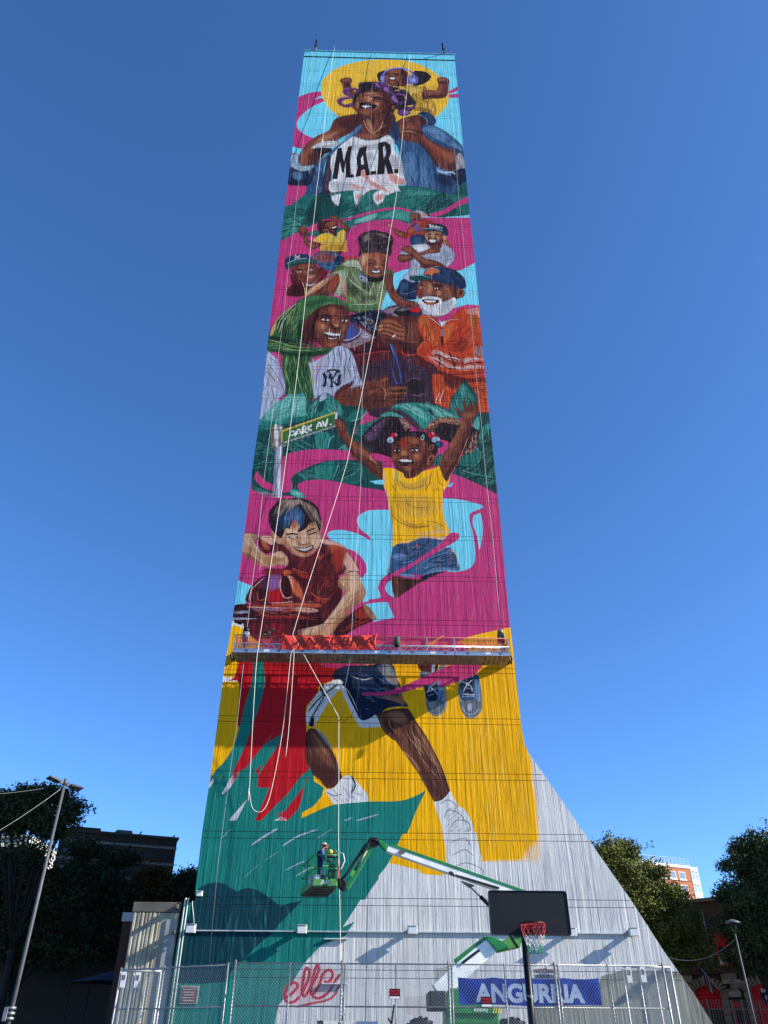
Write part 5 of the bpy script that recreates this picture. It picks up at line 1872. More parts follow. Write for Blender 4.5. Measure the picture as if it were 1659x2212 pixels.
floodlight(rp('F', 167, 447, -.42), 'white floodlight at the tower corner beside the vertical pipes')
floodlight(rp('F', 668, 450, -.42), 'white floodlight on the teal paint, below the lift basket')
floodlight(rp('F', 1165, 453, -.42), 'white floodlight in the middle of the pale wall, left of the backboard')
floodlight(rp('g4', 600, 1053, -.42), 'white floodlight hidden behind the black backboard edge')
floodlight(rp('g4', 935, 1052, -.42), 'white floodlight near the sloping buttress edge, rightmost on the wall')
floodlight(rp('F', 207, 290, -.3), 'small white floodlight high at the tower corner above the pipes', 0.6, .35)
# pipes at the corner
for (xa, lab) in ((1333, 'white vertical pipe at the tower corner, left one of the pair'), (1353, 'white vertical pipe at the tower corner, right one of the pair')):
    p = rp('l5', xa, 1065, -.08); q = rp('l5', xa, 1062, -.08)
    mb = MB().tube([(p.x, -.09, 0.1), (p.x, -.09, p.z), (p.x + .03, -.06, p.z + .1)], .035, 8)
    o = mb.build('corner_pipe', mat('pipe_grey', 'B9BDB8', 0.5, 0.1, 0.1, 4), None, True)
    for zz in (1.5, 3.5, 5.5):
        MB().box((p.x, -.06, zz), (.12, .13, .03)).build('clamp', galv, o)
    tag(o, lab, 'pipe')
p0 = rp('f2', 350, 230, -.05); p1 = rp('f2', 345, 440, -.05)
o = MB().tube([(p0.x, -.05, p0.z), (p0.x + .02, -.07, (p0.z + p1.z) / 2 + .3), (p0.x + .1, -.07, (p0.z + p1.z) / 2), (p1.x + .1, -.06, p1.z)], .02, 6).build('lamp_cable', mat('pipe_grey', 'B9BDB8'), None, True)
tag(o, 'thin grey cable dropping from small corner floodlight to larger one', 'cable')
# plaque
p = rp('F', 160, 745)
t = empty('wall_plaque', (p.x, 0, p.z), 'weathered brown and grey plaque on the teal wall', 'plaque')
MB().box((p.x, -.015, p.z), (.78, .03, .66)).build('frame', mat('plaque_frame', '8E8C8A', 0.7, 0, .15, 6), t, bevel=.008)
MB().box((p.x, -.036, p.z), (.66, .012, .54)).build('plate', mat('plaque_plate', '6A4A48', 0.8, 0, .3, 9), t)
for k in range(5): MB().box((p.x - .02 * (k % 2), -.045, p.z + .2 - .1 * k), (.55 - .06 * (k % 3), .006, .03)).build('text_line', mat('plaque_text', 'A7A3A0', .8), t)

# ------------------------------------------------------------------ roof outriggers
for (x, lab) in ((295, 'dark steel outrigger post on the roof edge at left'), (1291, 'dark steel outrigger post on the roof edge at right')):
    p = rp('A', x, 160 if x < 500 else 188)
    h = 2.9
    t = empty('roof_outrigger', (p.x, .4, TOPZ), lab, 'outrigger', None)
    MB().bar((p.x, .35, TOPZ - .02), (p.x, .35, TOPZ + h * .5), .17, .17).build('post_base', mat('weathered_steel', '8E8A82', .6, .3, .25, 4), t)
    MB().bar((p.x, .35, TOPZ + h * .5), (p.x, .30, TOPZ + h), .15, .15).build('post', blackm, t)
    MB().bar((p.x, .35, TOPZ + h * .45), (p.x, 4.5, TOPZ + .1), .12, .12).build('back_stay', blackm, t)
    MB().bar((p.x, .5, TOPZ + .12), (p.x, -.5, TOPZ + .16), .12, .14).build('beam', blackm, t)
    MB().ball((p.x, .28, TOPZ + h + .05), .13).build('pulley', blackm, t, True)

# ------------------------------------------------------------------ swing stage
YO, YI = -1.8, -0.62
A0 = rp('e1', 235, 372, YO); A1 = rp('e2', 1450, 408, YO)
def sp(t, y, dz):            # point on the stage: t along 0..1, world y, height above the deck
    p = A0.lerp(A1, t); return Vector((p.x, y, p.z + dz))
stage = empty('swing_stage', (A0 + A1) / 2 + Vector((0, .5, 0)), 'long aluminium swing stage with railings hanging across the mural', 'scaffold')
wood = mat('deck_underside', '9C9080', .85, 0, .3, 3)
dk = MB(); dk.hexa([sp(0, YO, 0), sp(1, YO, 0), sp(1, YI, 0), sp(0, YI, 0), sp(0, YO, .05), sp(1, YO, .05), sp(1, YI, .05), sp(0, YI, .05)])
dk.build('deck', wood, stage)
SEC = [0, .19, .385, .575, .76, 1.0]
SEC = [0, .2, .4, .6, .8, 1.0]
for k in range(56):
    tt = (k + .5) / 56
    MB().bar(sp(tt, YO + .02, -.012), sp(tt, YI - .02, -.012), .035, .022).build('rung', alu, stage)
for a, b in zip(SEC[:-1], SEC[1:]):
    for yy, nm in ((YO - .015, 'toe_board'), (YI + .015, 'toe_board')):
        tb = MB().bar(sp(a + .002, yy, .10), sp(b - .002, yy, .10), .03, .22).build(nm, alu, stage)
        if yy < YO:
            for q, wd in ((.2, .06), (.55, .1), (.8, .05)):
                c0 = sp(a + (b - a) * q, yy - .018, .11); c1 = sp(a + (b - a) * (q + wd), yy - .018, .11)
                MB().bar(c0, c1, .006, .12).build('sticker', mat('sticker_grey', '5A5E66', .6, 0, .5, 30) if q != .55 else whitep, tb)
            MB().bar(sp(a + .002, yy - .02, .195), sp(b - .002, yy - .02, .195), .02, .02).build('lip', alu, tb)
for yy in (YO, YI):
    MB().tube([sp(0, yy, .98), sp(1, yy, .98)], .028, 8).build('top_rail', mat('rail_red', '8E4A4A', .5, .2, .2, 4) if yy == YO else alu, stage, True)
    MB().tube([sp(0, yy, .50), sp(1, yy, .50)], .026, 8).build('mid_rail', alu, stage, True)
    for a in SEC + [.3, .7]:
        MB().bar(sp(min(max(a, .003), .997), yy, .2), sp(min(max(a, .003), .997), yy, .98), .05, .05).build('post', alu, stage)
    n = 26
    for k in range(n):
        a, b = k / n, (k + 1) / n; m = (a + b) / 2
        MB().bar(sp(a, yy, .21), sp(m, yy, .49), .022, .022).build('truss_bar', alu, stage)
        MB().bar(sp(m, yy, .49), sp(b, yy, .21), .022, .022).build('truss_bar', alu, stage)
for a in (0, 1):
    s = -1 if a == 0 else 1
    MB().bar(sp(a, YO, .98), sp(a, YI, .98), .05, .05).build('end_rail', alu, stage)
    MB().bar(sp(a, YO, .5), sp(a, YI, .5), .05, .05).build('end_rail', alu, stage)
    MB().bar(sp(a, YO, .1), sp(a, YI, .1), .03, .22).build('end_board', alu, stage)
    e = sp(a, YO - .05, -.02) + Vector((s * .02, 0, 0))
    MB().tube([e, e + Vector((s * .05, 0, -.16)), e + Vector((0, 0, -.3)), e + Vector((-s * .03, 0, -.44))], [.03, .06, .05, .045], 8).build('end_hook', blackm, stage, True)
    w = sp(a, YI + .45, .55) + Vector((s * .2, 0, 0))
    MB().tube([w + Vector((-.06, 0, 0)), w + Vector((.06, 0, 0))], .28, 14).build('wall_roller', blackp, stage, True)
    MB().bar(sp(a, YI, .5), w, .05, .05).build('roller_arm', blackm, stage)
# hoists
for (c, ht, nm) in ((rp('e1', 362, 230, YO + .25), 1, 'L'), (rp('e2', 1362, 250, YO + .25), 0, 'R')):
    z0 = c.z
    hm = mat('hoist_grey', '9EA2A0', .45, .4, .2, 6) if ht else mat('hoist_dark', '2A3438', .5, .2, .2, 6)
    h = MB().box((c.x, c.y, z0 + .06), (.36, .34, .5)).build('hoist', hm, stage, bevel=.05)
    MB().tube([(c.x - .02, c.y, z0 + .31), (c.x, c.y, z0 + .48), (c.x + .03, c.y, z0 + .58)], [.17, .17, .1], 10).build('motor', blackm if ht else mat('motor_grey', '6E6A64', .5, .3, .2, 6), h, True)
    MB().bar((c.x, c.y, z0 - .18), (c.x - .02, c.y, z0 - .75), .10, .12).build('stirrup', alu, h)
    MB().box((c.x + .08, c.y - .18, z0 + .05), (.12, .02, .2)).build('label_plate', whitep if ht else blackm, h)
    MB().tube([(c.x + .05, c.y - .1, z0 - .2), (c.x + .2, c.y - .12, z0 - .5), (c.x - .12, c.y - .1, z0 - .6), (c.x + .02, c.y - .1, z0 - .85)], .018, 6).build('hoist_lead', blackp, h, True)
# safety net panels behind the front rail: thin open weave
def net_mat(name, col, dens):
    m = bpy.data.materials.new(name); m.use_nodes = True
    nt = m.node_tree; b = nt.nodes['Principled BSDF']; b.inputs['Base Color'].default_value = lin(col) + (1,); b.inputs['Roughness'].default_value = .8
    tc = nt.nodes.new('ShaderNodeTexCoord'); n = nt.nodes.new('ShaderNodeTexNoise'); n.inputs['Scale'].default_value = 3; n.inputs['Detail'].default_value = 6
    nt.links.new(tc.outputs['Object'], n.inputs['Vector'])
    mr = nt.nodes.new('ShaderNodeMapRange'); mr.inputs[1].default_value = .3; mr.inputs[2].default_value = .7; mr.inputs[3].default_value = dens - .15; mr.inputs[4].default_value = dens + .15
    nt.links.new(n.outputs['Fac'], mr.inputs[0]); nt.links.new(mr.outputs[0], b.inputs['Alpha'])
    return m
redn = net_mat('red_debris_net', 'B0303A', .6)
for a, b in zip(SEC[:-1], SEC[1:]):
    mb = MB(); n = 10
    for k in range(n):
        t0, t1 = a + (b - a) * k / n, a + (b - a) * (k + 1) / n
        d0 = .02 * math.sin(k * 2.1 + a * 30); d1 = .02 * math.sin((k + 1) * 2.1 + a * 30)
        mb.face([sp(t0, YO + .05 + d0, .22), sp(t1, YO + .05 + d1, .22), sp(t1, YO + .05 + d1 * .3, .95), sp(t0, YO + .05 + d0 * .3, .95)])
    mb.build('safety_net', redn, stage)

# net banner with dark lettering tied over the railing
b0 = rp('e1', 705, 345, YO - .07); b1 = rp('e1', 1640, 345, YO - .07); hz = rp('e1', 740, 200, YO - .07).z - b0.z
ban = empty('stage_banner', (b0 + b1) / 2, 'crumpled red-orange mesh banner with dark lettering tied on the stage railing', 'banner')
mb = MB(); nx, nz = 40, 8
def bpnt(i, j, off=0.0):
    u, w = i / nx, j / nz
    p = b0.lerp(b1, u); sag = -.06 * math.sin(math.pi * min(1, u * 6 % 1)) * w
    pin = (.05 * math.sin(u * 40) + .04 * math.sin(u * 23 + w * 5))
    return Vector((p.x, p.y - off + .05 * math.sin(u * 31 + w * 4) * (.5 + .5 * w) + .03 * math.sin(u * 77 + w * 9), p.z + hz * w * (1 - .06 * abs(math.sin(u * 17))) + pin * .3))
for i in range(nx):
    for j in range(nz): mb.face([bpnt(i, j), bpnt(i + 1, j), bpnt(i + 1, j + 1), bpnt(i, j + 1)])
mb.build('cloth', net_mat('orange_mesh_cloth', 'E0361E', .85), ban, True)
text_mesh('lettering', 'ANGURRIA', mat('banner_ink', '4A0E12', .8), ban, b0.lerp(b1, .13) + Vector((0, -.10, hz * .22)), b1 - b0, (0, 0, 1), (b1 - b0).length * .84, hz * .58, bold=.018, shear=.25)
for q in (0, 1):
    e = b0 if q == 0 else b1
    MB().tube([e + Vector((0, 0, 0)), e + Vector((.12 if q == 0 else -.1, .02, hz * .5)), e + Vector((.02, .02, hz + .05))], .035, 6).build('gathered_edge', mat('orange_edge', 'D43A24', .8), ban, True)
# green bag
c = rp('e2', 340, 262, YO - .12)
t = empty('green_bag', (c.x, c.y, c.z - .3), 'dark green cloth bag hanging on the stage railing', 'bag')
MB().tube([(c.x, c.y, c.z - .26), (c.x - .01, c.y, c.z - .2), (c.x, c.y, c.z), (c.x + .01, c.y, c.z + .18), (c.x, c.y, c.z + .27)], [.10, .17, .16, .14, .05], 10).build('sack', mat('green_canvas', '34503E', .85, 0, .25, 9), t, True)
MB().tube([(c.x - .1, c.y, c.z + .2), (c.x, c.y + .06, c.z + .33), (c.x + .1, c.y, c.z + .2)], .02, 6).build('strap', mat('green_canvas', '34503E'), t, True)
MB().tube([(c.x, c.y, c.z - .29), (c.x, c.y, c.z - .22)], .14, 10).build('base', blackp, t, True)
# cans on the deck
for i, (r, x, lab) in enumerate((('e1', 480, 'small white paint can on the stage deck below the worker'), ('e1', 570, 'small white paint can on the stage deck between worker and banner'), ('e2', 520, 'small white paint can on the deck under the truss, right of the green bag'))):
    p = rp(r, x, 330, YO + .2); z = A0.lerp(A1, (p.x - A0.x) / (A1.x - A0.x)).z + .06
    o = MB().tube([(p.x, p.y, z), (p.x, p.y, z + .26)], .1, 12).build('paint_can', whitep, None, True)
    MB().tube([(p.x, p.y, z + .26), (p.x, p.y, z + .275)], .107, 12).build('lid', galv, o, True)
    tag(o, lab, 'can')

# ------------------------------------------------------------------ ropes
def rope(name, pts, r, m, lab, cat='rope', n=6, sag=0, soft=False):
    P = []
    if soft: pts = [Vector(p) for p in smooth_open([np.array(tuple(p)) for p in pts], 3)]
    for i in range(len(pts) - 1):
        a, b = Vector(pts[i]), Vector(pts[i + 1])
        k = max(1, int((b - a).length / 2.0))
        for q in range(k):
            t = q / k
            w = .025 * math.sin((i * 3.1 + t * k * 1.3)) if k > 2 else 0
            P.append(a.lerp(b, t) + Vector((w, w * .5, 0)))
    P.append(Vector(pts[-1]))
    o = MB().tube(P, r, n).build(name, m, None, True)
    tag(o, lab, cat); return o
def rr(r, x, y, Y): return rp(r, x, y, Y)
rope('long_rope', [Vector((rr('A', 443, 160, -.1).x, .3, TOPZ + .03)), rr('A', 440, 172, -.06), rr('B', 350, 20, -.8), rr('C', 340, 150, -1.3), rr('D', 330, 100, -1.7), rr('e1', 515, 130, -1.95), rr('e1', 460, 560, -1.95), rr('e1', 395, 1750, -1.6), rr('E', 242, 700, -1.4), rr('E', 255, 790, -1.4), rr('E', 285, 820, -1.4), rr('E', 320, 800, -1.4), rr('E', 355, 700, -1.4), rr('E', 410, 400, -1.6), rr('E', 446, 60, -1.9), rr('E', 455, 34, -1.91), rr('E', 463, 45, -1.9), rr('E', 440, 380, -1.7), rr('E', 422, 550, -1.6)], .015, ropem, 'long white rope hanging from the roof, looping below the stage over the red paint', soft=True)
rope('long_rope', [Vector((rr('A', 1032, 176, -.1).x, .3, TOPZ + .03)), rr('A', 1030, 190, -.06), rr('B', 955, 0, -.8), rr('C', 850, 60, -1.3), rr('D', 700, 20, -1.7), rr('e1', 822, 200, -1.95), rr('e1', 1276, 1010, -1.3), rr('E', 683, 500, -1.2), rr('F', 832, 60, -1.2), rr('F', 838, 350, -1.2), rr('f1', 368, 1000, -1.2), rr('f1', 378, 1250, -1.2), rr('f1', 415, 1500, -1.2)], .015, ropem, 'white rope crossing from the roof to stage banner then dropping straight past the basket')
hl = rp('e1', 375, 150, YO + .25); hr = rp('e2', 1362, 150, YO + .25)
rope('hoist_wire', [(rp('A', 295, 150).x, -.45, TOPZ + .1), hl, rr('e1', 352, 380, -1.6), rr('e1', 275, 1080, -1.5), rr('E', 170, 470, -1.4), rr('F', 290, 150, -1.0), rr('F', 250, 600, -.6)], .011, wirem, 'thin steel hoist wire at the left end of the stage', 'wire', 5)
rope('hoist_wire', [(rp('A', 1291, 150).x, -.45, TOPZ + .1), hr], .011, wirem, 'thin steel hoist wire at the right end of the stage', 'wire', 5)
rope('safety_line', [Vector((rr('A', 745, 172, 0).x, .2, TOPZ + .02)), rr('A', 742, 180, -.05), rr('B', 740, 300, -.7), rr('C', 745, 600, -1.1), rr('D', 785, 60, -1.5), rr('e1', 1400, 200, -1.9), rr('e1', 1385, 450, -1.7), rr('e1', 1280, 1010, -1.3)], .012, wirem, 'thin grey safety line down the middle of the mural to the rope knot', 'line', 5)
rope('slack_cable', [rr('e1', 1498, 390, -1.9), rr('e1', 1480, 600, -1.8), rr('e1', 1450, 880, -1.6), rr('e1', 1400, 1000, -1.5), rr('e1', 1340, 1042, -1.4), rr('e1', 1282, 1030, -1.3)], .014, blackp, 'dark slack cable curving from the stage deck to the rope knot', 'cable', 5)

# ------------------------------------------------------------------ low ribbed wall left of the tower
xL = rp('l5', 935, 1330, .15).x; xR = xl(3.0) - .0
zT = rp('l5', 1000, 1078, .15).z
lw = empty('low_wall', ((xL + xR) / 2, .5, 0), 'low ribbed bare concrete wall with a flat cap joining the tower', 'wall')
mb = MB(); x = xL; k = 0
poly = []
xe = xR - .05
while x < xe - .9:
    w = .17 + .04 * math.sin(k * 1.7)
    poly += [(x, .075), (x + w * .25, .035 + .012 * math.sin(k * 2.3)), (x + w * .68, .037), (x + w * .85, .075)]
    x += w; k += 1
poly += [(x, .06), (xe, .06)]
poly = [(max(px, xL), py) for px, py in poly] + [(xe, 1.2), (xL, 1.2)]
mb.prism([(px, py, 0) for px, py in poly], (0, 0, 0), (0, 0, zT - .42))
ribc = mat('ribbed_concrete', '9E9883', .92, 0, .22, 1.6, .6, 22)
mb.build('ribbed_face', ribc, lw)
MB().box(((xL + xe) / 2 - .03, .61, zT - .2), (xe - xL + .06, 1.18, .40)).build('cap', mat('cap_concrete', '5E5C53', .92, 0, .25, 1.2, .5, 16), lw, bevel=.02)
MB().box((xe - .28, .035, zT * .45), (.46, .06, zT * .9)).build('pilaster', mat('smooth_concrete', '9A9A98', .9, 0, .2, 1.0, .3, 12), lw)
steel_dk = mat('dark_bracket', '5A5A56', .7, .2, .2, 6)
# arms that throw the slanting shadows on the low wall
for (r, xx, yy, lab) in (('l5', 1290, 1120, 'upper short steel bracket on the low ribbed wall'), ('l5', 1262, 1300, 'lower short steel bracket on the low ribbed wall')):
    p = rp(r, xx, yy, .15)
    o = MB().bar((p.x, .05, p.z), (p.x, -.42, p.z + .02), .10, .16).build('wall_bracket', steel_dk, None)
    MB().box((p.x, .025, p.z), (.2, .02, .26)).build('plate', steel_dk, o)
    tag(o, lab, 'bracket')
# brick pier with pale cap
pl_, pr_ = rp('l5', 850, 1400, 1.4).x, rp('l5', 950, 1400, 1.4).x
zp = rp('l5', 900, 1215, 1.4).z
pier = empty('brick_pier', ((pl_ + pr_) / 2, 2, 0), 'dark brick pier with a pale stone cap behind the low wall', 'pier')
MB().box(((pl_ + pr_) / 2, 2.0, zp / 2), (pr_ - pl_, 1.0, zp)).build('mortar_core', mat('mortar_dark', '4A443E', .95), pier)
bm_ = MB().box((0, 0, 0), (.205, .03, .062)); me_ = bm_.build('brick', mat('dark_brick', '5A3A2E', .9, 0, .3, 8), pier); b_master = me_
bw = .215; bh = .072
nb = int(zp / bh); first = True; nbx = max(2, int((pr_ - pl_) / bw))
cnt = 0
for j in range(nb):
    for i in range(nbx):
        if cnt >= 300: break
        zz = zp - bh * (j + .5)
        o = b_master if first else b_master.copy()
        if not first: C.objects.link(o)
        first = False
        o.parent = pier; o.matrix_parent_inverse = Matrix.Identity(4)
        off = (bw / 2 if j % 2 else 0)
        o.location = Vector((pl_ + bw * (i + .5) + off * .5, 1.492, zz)) - pier.location
        cnt += 1
zc = rp('l5', 900, 1150, 1.4).z
MB().box(((pl_ + pr_) / 2, 1.96, (zp + zc) / 2), (pr_ - pl_ + .12, 1.15, zc - zp)).build('cap', mat('pale_stone', 'B6B2AA', .85, 0, .15, 2), pier, bevel=.02)
# ------------------------------------------------------------------ people
def person(name, joints, edges, segcol, label, extras=()):
    """joints: name -> (pos, radius); edges: list of (a, b); segcol: (a, b) -> material. One continuous skin, coloured by the nearest limb."""
    names = list(joints); idx = {n: i for i, n in enumerate(names)}
    me = bpy.data.meshes.new('skin'); me.from_pydata([tuple(joints[n][0]) for n in names], [(idx[a], idx[b]) for a, b in edges], [])
    o = bpy.data.objects.new('skin', me); C.objects.link(o)
    o.modifiers.new('skin', 'SKIN').use_smooth_shade = True
    for i, n in enumerate(names):
        r = joints[n][1]; r = (r, r) if not isinstance(r, tuple) else r
        me.skin_vertices[0].data[i].radius = r; me.skin_vertices[0].data[i].use_root = (n == 'pelvis')
    sb = o.modifiers.new('sub', 'SUBSURF'); sb.levels = 1; sb.render_levels = 1
    bpy.context.view_layer.update()
    nm = bpy.data.meshes.new_from_object(o.evaluated_get(bpy.context.evaluated_depsgraph_get()))
    bpy.data.objects.remove(o, do_unlink=True)
    nm.materials.clear(); ml = []
    for m in segcol.values():
        if m not in ml: ml.append(m); nm.materials.append(m)
    segs = [(Vector(joints[a][0]), Vector(joints[b][0]), ml.index(segcol[(a, b)])) for a, b in edges]
    for p in nm.polygons:
        p.use_smooth = True
        best = None
        for a, b, k in segs:
            d = b - a; t = max(0, min(1, (p.center - a).dot(d) / d.length_squared)); q = (p.center - (a + d * t)).length
            if best is None or q < best[0]: best = (q, k)
        p.material_index = best[1]
    body = bpy.data.objects.new(name, nm); C.objects.link(body)
    tag(body, label, 'person')
    return body
skin_m = mat('skin_tone', '8A5A42', .6, 0, .08, 8)
navy = mat('navy_cloth', '1C2A48', .85, 0, .25, 7); blueshirt = mat('blue_shirt', '4A6490', .85, 0, .2, 7)
dark_c = mat('black_cloth', '17171B', .85, 0, .25, 7); hiviz = mat('yellow_green_band', 'B4E03A', .6, 0, .1, 9)
def figure(base, facing, h, pose, cols, label):
    """base: point between the feet; facing: angle about z (0 looks to +x); pose: dict of joint overrides in body units (fraction of h)"""
    J = {'pelvis': ((0, 0, .52), (.085, .075)), 'waist': ((0, 0, .60), (.078, .066)), 'chest': ((.01, 0, .72), (.095, .075)), 'neck0': ((.0, 0, .815), .042), 'neck': ((.005, 0, .85), .033), 'head': ((.018, 0, .905), .052), 'crown': ((.018, 0, .958), .040),
         'nose': ((.058, 0, .905), .012),
         'shL': ((0, .10, .80), .040), 'elL': ((.0, .135, .63), .030), 'wrL': ((.08, .12, .50), .021), 'haL': ((.115, .115, .475), .022), 'fiL': ((.145, .11, .455), .010), 'thL': ((.13, .09, .475), .009),
         'shR': ((0, -.10, .80), .040), 'elR': ((.0, -.135, .63), .030), 'wrR': ((.08, -.12, .50), .021), 'haR': ((.115, -.115, .475), .022), 'fiR': ((.145, -.11, .455), .010), 'thR': ((.13, -.09, .475), .009),
         'hipL': ((0, .055, .49), .062), 'knL': ((.01, .06, .285), .044), 'anL': ((-.005, .065, .045), .028), 'toL': ((.085, .07, .022), .022),
         'hipR': ((0, -.055, .49), .062), 'knR': ((.01, -.06, .285), .044), 'anR': ((-.005, -.065, .045), .028), 'toR': ((.085, -.07, .022), .022)}
    for k, v in pose.items(): J[k] = (v, J[k][1])
    co, si = math.cos(facing), math.sin(facing)
    W = {}
    for k, (p, r) in J.items():
        W[k] = (Vector((base[0] + h * (p[0] * co - p[1] * si), base[1] + h * (p[0] * si + p[1] * co), base[2] + h * p[2])), tuple(q * h for q in r) if isinstance(r, tuple) else r * h)
    top, leg, shoe, sleeve = cols
    E_ = [('pelvis', 'waist', top), ('waist', 'chest', top), ('chest', 'neck0', top), ('neck0', 'neck', skin_m), ('neck', 'head', skin_m), ('head', 'crown', skin_m), ('head', 'nose', skin_m)]
    for s in 'LR':
        E_ += [('chest', 'sh' + s, top), ('sh' + s, 'el' + s, sleeve), ('el' + s, 'wr' + s, sleeve), ('wr' + s, 'ha' + s, skin_m), ('ha' + s, 'fi' + s, skin_m), ('ha' + s, 'th' + s, skin_m),
               ('pelvis', 'hip' + s, leg), ('hip' + s, 'kn' + s, leg), ('kn' + s, 'an' + s, leg), ('an' + s, 'to' + s, shoe)]
    b = person('person', W, [(a, c) for a, c, _ in E_], {(a, c): m for a, c, m in E_}, label)
    # separate curled fingers, rooted in each palm
    for s in 'LR':
        ha = W['ha' + s][0]; fi = W['fi' + s][0]; d = (fi - ha).normalized(); sd = Vector((-si, co, 0)) 
        for q, (o_, l) in enumerate(((-.3, .9), (-.1, 1.05), (.1, 1.0), (.3, .8))):
            a = ha + sd * (o_ * .045 * h) + d * (.010 * h)
            MB().tube([a, a + d * (.03 * h * l), a + d * (.045 * h * l) + Vector((0, 0, -.018 * h * l))], [.0062 * h, .0056 * h, .0045 * h], 6).build('finger', skin_m, b, True)
    hd = W['head'][0]; fwd = Vector((co, si, 0)); sdv = Vector((-si, co, 0))
    for s in (-1, 1):
        MB().ball(hd + fwd * (.043 * h) + sdv * (s * .02 * h) + Vector((0, 0, .008 * h)), .006 * h, 6, 4).build('eye', blackp, b, True)
        MB().ball(hd + sdv * (s * .052 * h), .012 * h, 6, 4, (.6, .4, 1.2)).build('ear', skin_m, b, True)
    MB().bar(hd + fwd * (.047 * h) + sdv * (.015 * h) - Vector((0, 0, .026 * h)), hd + fwd * (.047 * h) - sdv * (.015 * h) - Vector((0, 0, .026 * h)), .005 * h, .004 * h).build('mouth', mat('lip', '6A3A34', .6), b)
    return b, W, fwd, sdv

# ------------------------------------------------------------------ boom lift
YL = -5.0
gm = mat('lift_green', '1E7A3A', .42, .1, .16, 4, spec=.5); gm2 = mat('lift_green_light', '5C9A50', .5, .1, .25, 4)
cream = mat('lift_cream', 'F0EEE6', .45, .05, .12, 3, spec=.5); hose = mat('rubber_hose', '17181A', .6, 0, .2, 12); steel = mat('worn_steel', '6E6C68', .5, .6, .25, 6)
def f(x, y, Y=YL): return rp('f1', x, y, Y)
lift = empty('boom_lift', (f(1250, 1400).x, YL, 0), 'green and white articulated boom lift parked against the wall', 'lift')
M_PX = f(1100, 1300).x - f(1000, 1300).x      # metres per 100 px low down
# chassis, wheels, turntable (the lift stands on the raised yard)
GZ = 1.36
cx = f(1240, 1400).x
MB().box((cx, YL, 1.98), (4.6, 2.0, .36)).build('chassis', gm, lift, bevel=.06)
for sx in (-1, 1):
    for sy in (-1, 1):
        wx, wy = cx + sx * 1.62, YL + sy * 1.1
        w = MB().tube([(wx, wy - .2, .52 + GZ), (wx, wy - .16, .52 + GZ), (wx, wy + .16, .52 + GZ), (wx, wy + .2, .52 + GZ)], [.44, .52, .52, .44], 22).build('wheel', hose, lift, True)
        MB().tube([(wx, wy - .21, .52 + GZ), (wx, wy + .21, .52 + GZ)], .26, 14).build('rim', gm2, w, True)
        for k in range(16):
            a = math.pi * 2 * k / 16
            MB().bar((wx + .53 * math.cos(a), wy - .2, .52 + GZ + .53 * math.sin(a)), (wx + .53 * math.cos(a + .12), wy + .2, .52 + GZ + .53 * math.sin(a + .12)), .05, .07, (math.cos(a), 0, math.sin(a))).build('tread', hose, w)
zt = f(1250, 1395).z
body = MB()
a, b = f(1010, 1450), f(1470, 1450)
ztop = f(1180, 1245).z
prof = [(f(1100, 1400).x, 2.2), (f(1470, 1400).x, 2.2), (f(1470, 1385).x, f(1470, 1385).z), (f(1400, 1380).x, f(1400, 1380).z), (f(1330, 1330).x, f(1330, 1330).z), (f(1280, 1275).x, f(1280, 1275).z), (f(1190, 1232).x, ztop), (f(1140, 1245).x, f(1140, 1245).z), (f(1105, 1290).x, f(1105, 1290).z)]
MB().prism([(x, 0, z) for x, z in prof], (0, YL - .75, 0), (0, YL + .75, 0)).build('turntable_hood', gm, lift, bevel=.05)
MB().box(((f(990, 1330).x + f(1100, 1330).x) / 2, YL - .1, (f(1040, 1265).z + f(1040, 1400).z) / 2), (f(1110, 1330).x - f(990, 1330).x, 1.75, f(1040, 1265).z - f(1040, 1400).z)).build('counterweight', mat('dark_grey_panel', '2C3032', .6, .1, .2, 5), lift, bevel=.06)
z0 = f(1300, 1402).z
MB().box(((f(1160, 1410).x + f(1470, 1410).x) / 2, YL - .78, z0), (f(1470, 1410).x - f(1160, 1410).x, .08, .18)).build('side_panel', gm, lift, bevel=.01)
text_mesh('model_number', '600AJ', whitep, lift, (f(1298, 1404).x, YL - .83, z0 - .06), (1, 0, 0), (0, 0, 1), f(1390, 1404).x - f(1298, 1404).x, .13, bold=.02)
for k in range(4):
    xx = f(1425, 1410).x + k * .09
    MB().hexa([(xx, YL - .835, z0 - .08), (xx + .045, YL - .835, z0 - .08), (xx + .045, YL - .825, z0 - .08), (xx, YL - .825, z0 - .08), (xx + .05, YL - .835, z0 + .08), (xx + .095, YL - .835, z0 + .08), (xx + .095, YL - .825, z0 + .08), (xx + .05, YL - .825, z0 + .08)]).build('hazard_stripe', mat('hazard_yellow', 'E8D84A', .6), lift)
# lower boom (tower boom): cream box with green link above
P0, P1 = f(1050, 1265), f(1430, 925)
upn = Vector((-(P1 - P0).z, 0, (P1 - P0).x)).normalized()
MB().bar(P0 - upn * .02, P1 - upn * .02, .5, .58, upn, .5, .62).build('lower_boom', cream, lift, bevel=.03)
Q0, Q1 = f(1180, 1050, YL - .1), f(1400, 880, YL - .1)
lk = MB().bar(Q0, Q1, .3, .16, upn).build('upper_link', gm, lift, bevel=.02)
c0, c1 = f(1235, 1058, YL - .27), f(1350, 970, YL - .27)
for k in range(14):
    q = c0.lerp(c1, k / 13)
    MB().box(q, (.07, .06, .07), 0).build('energy_chain_link', hose, lk)
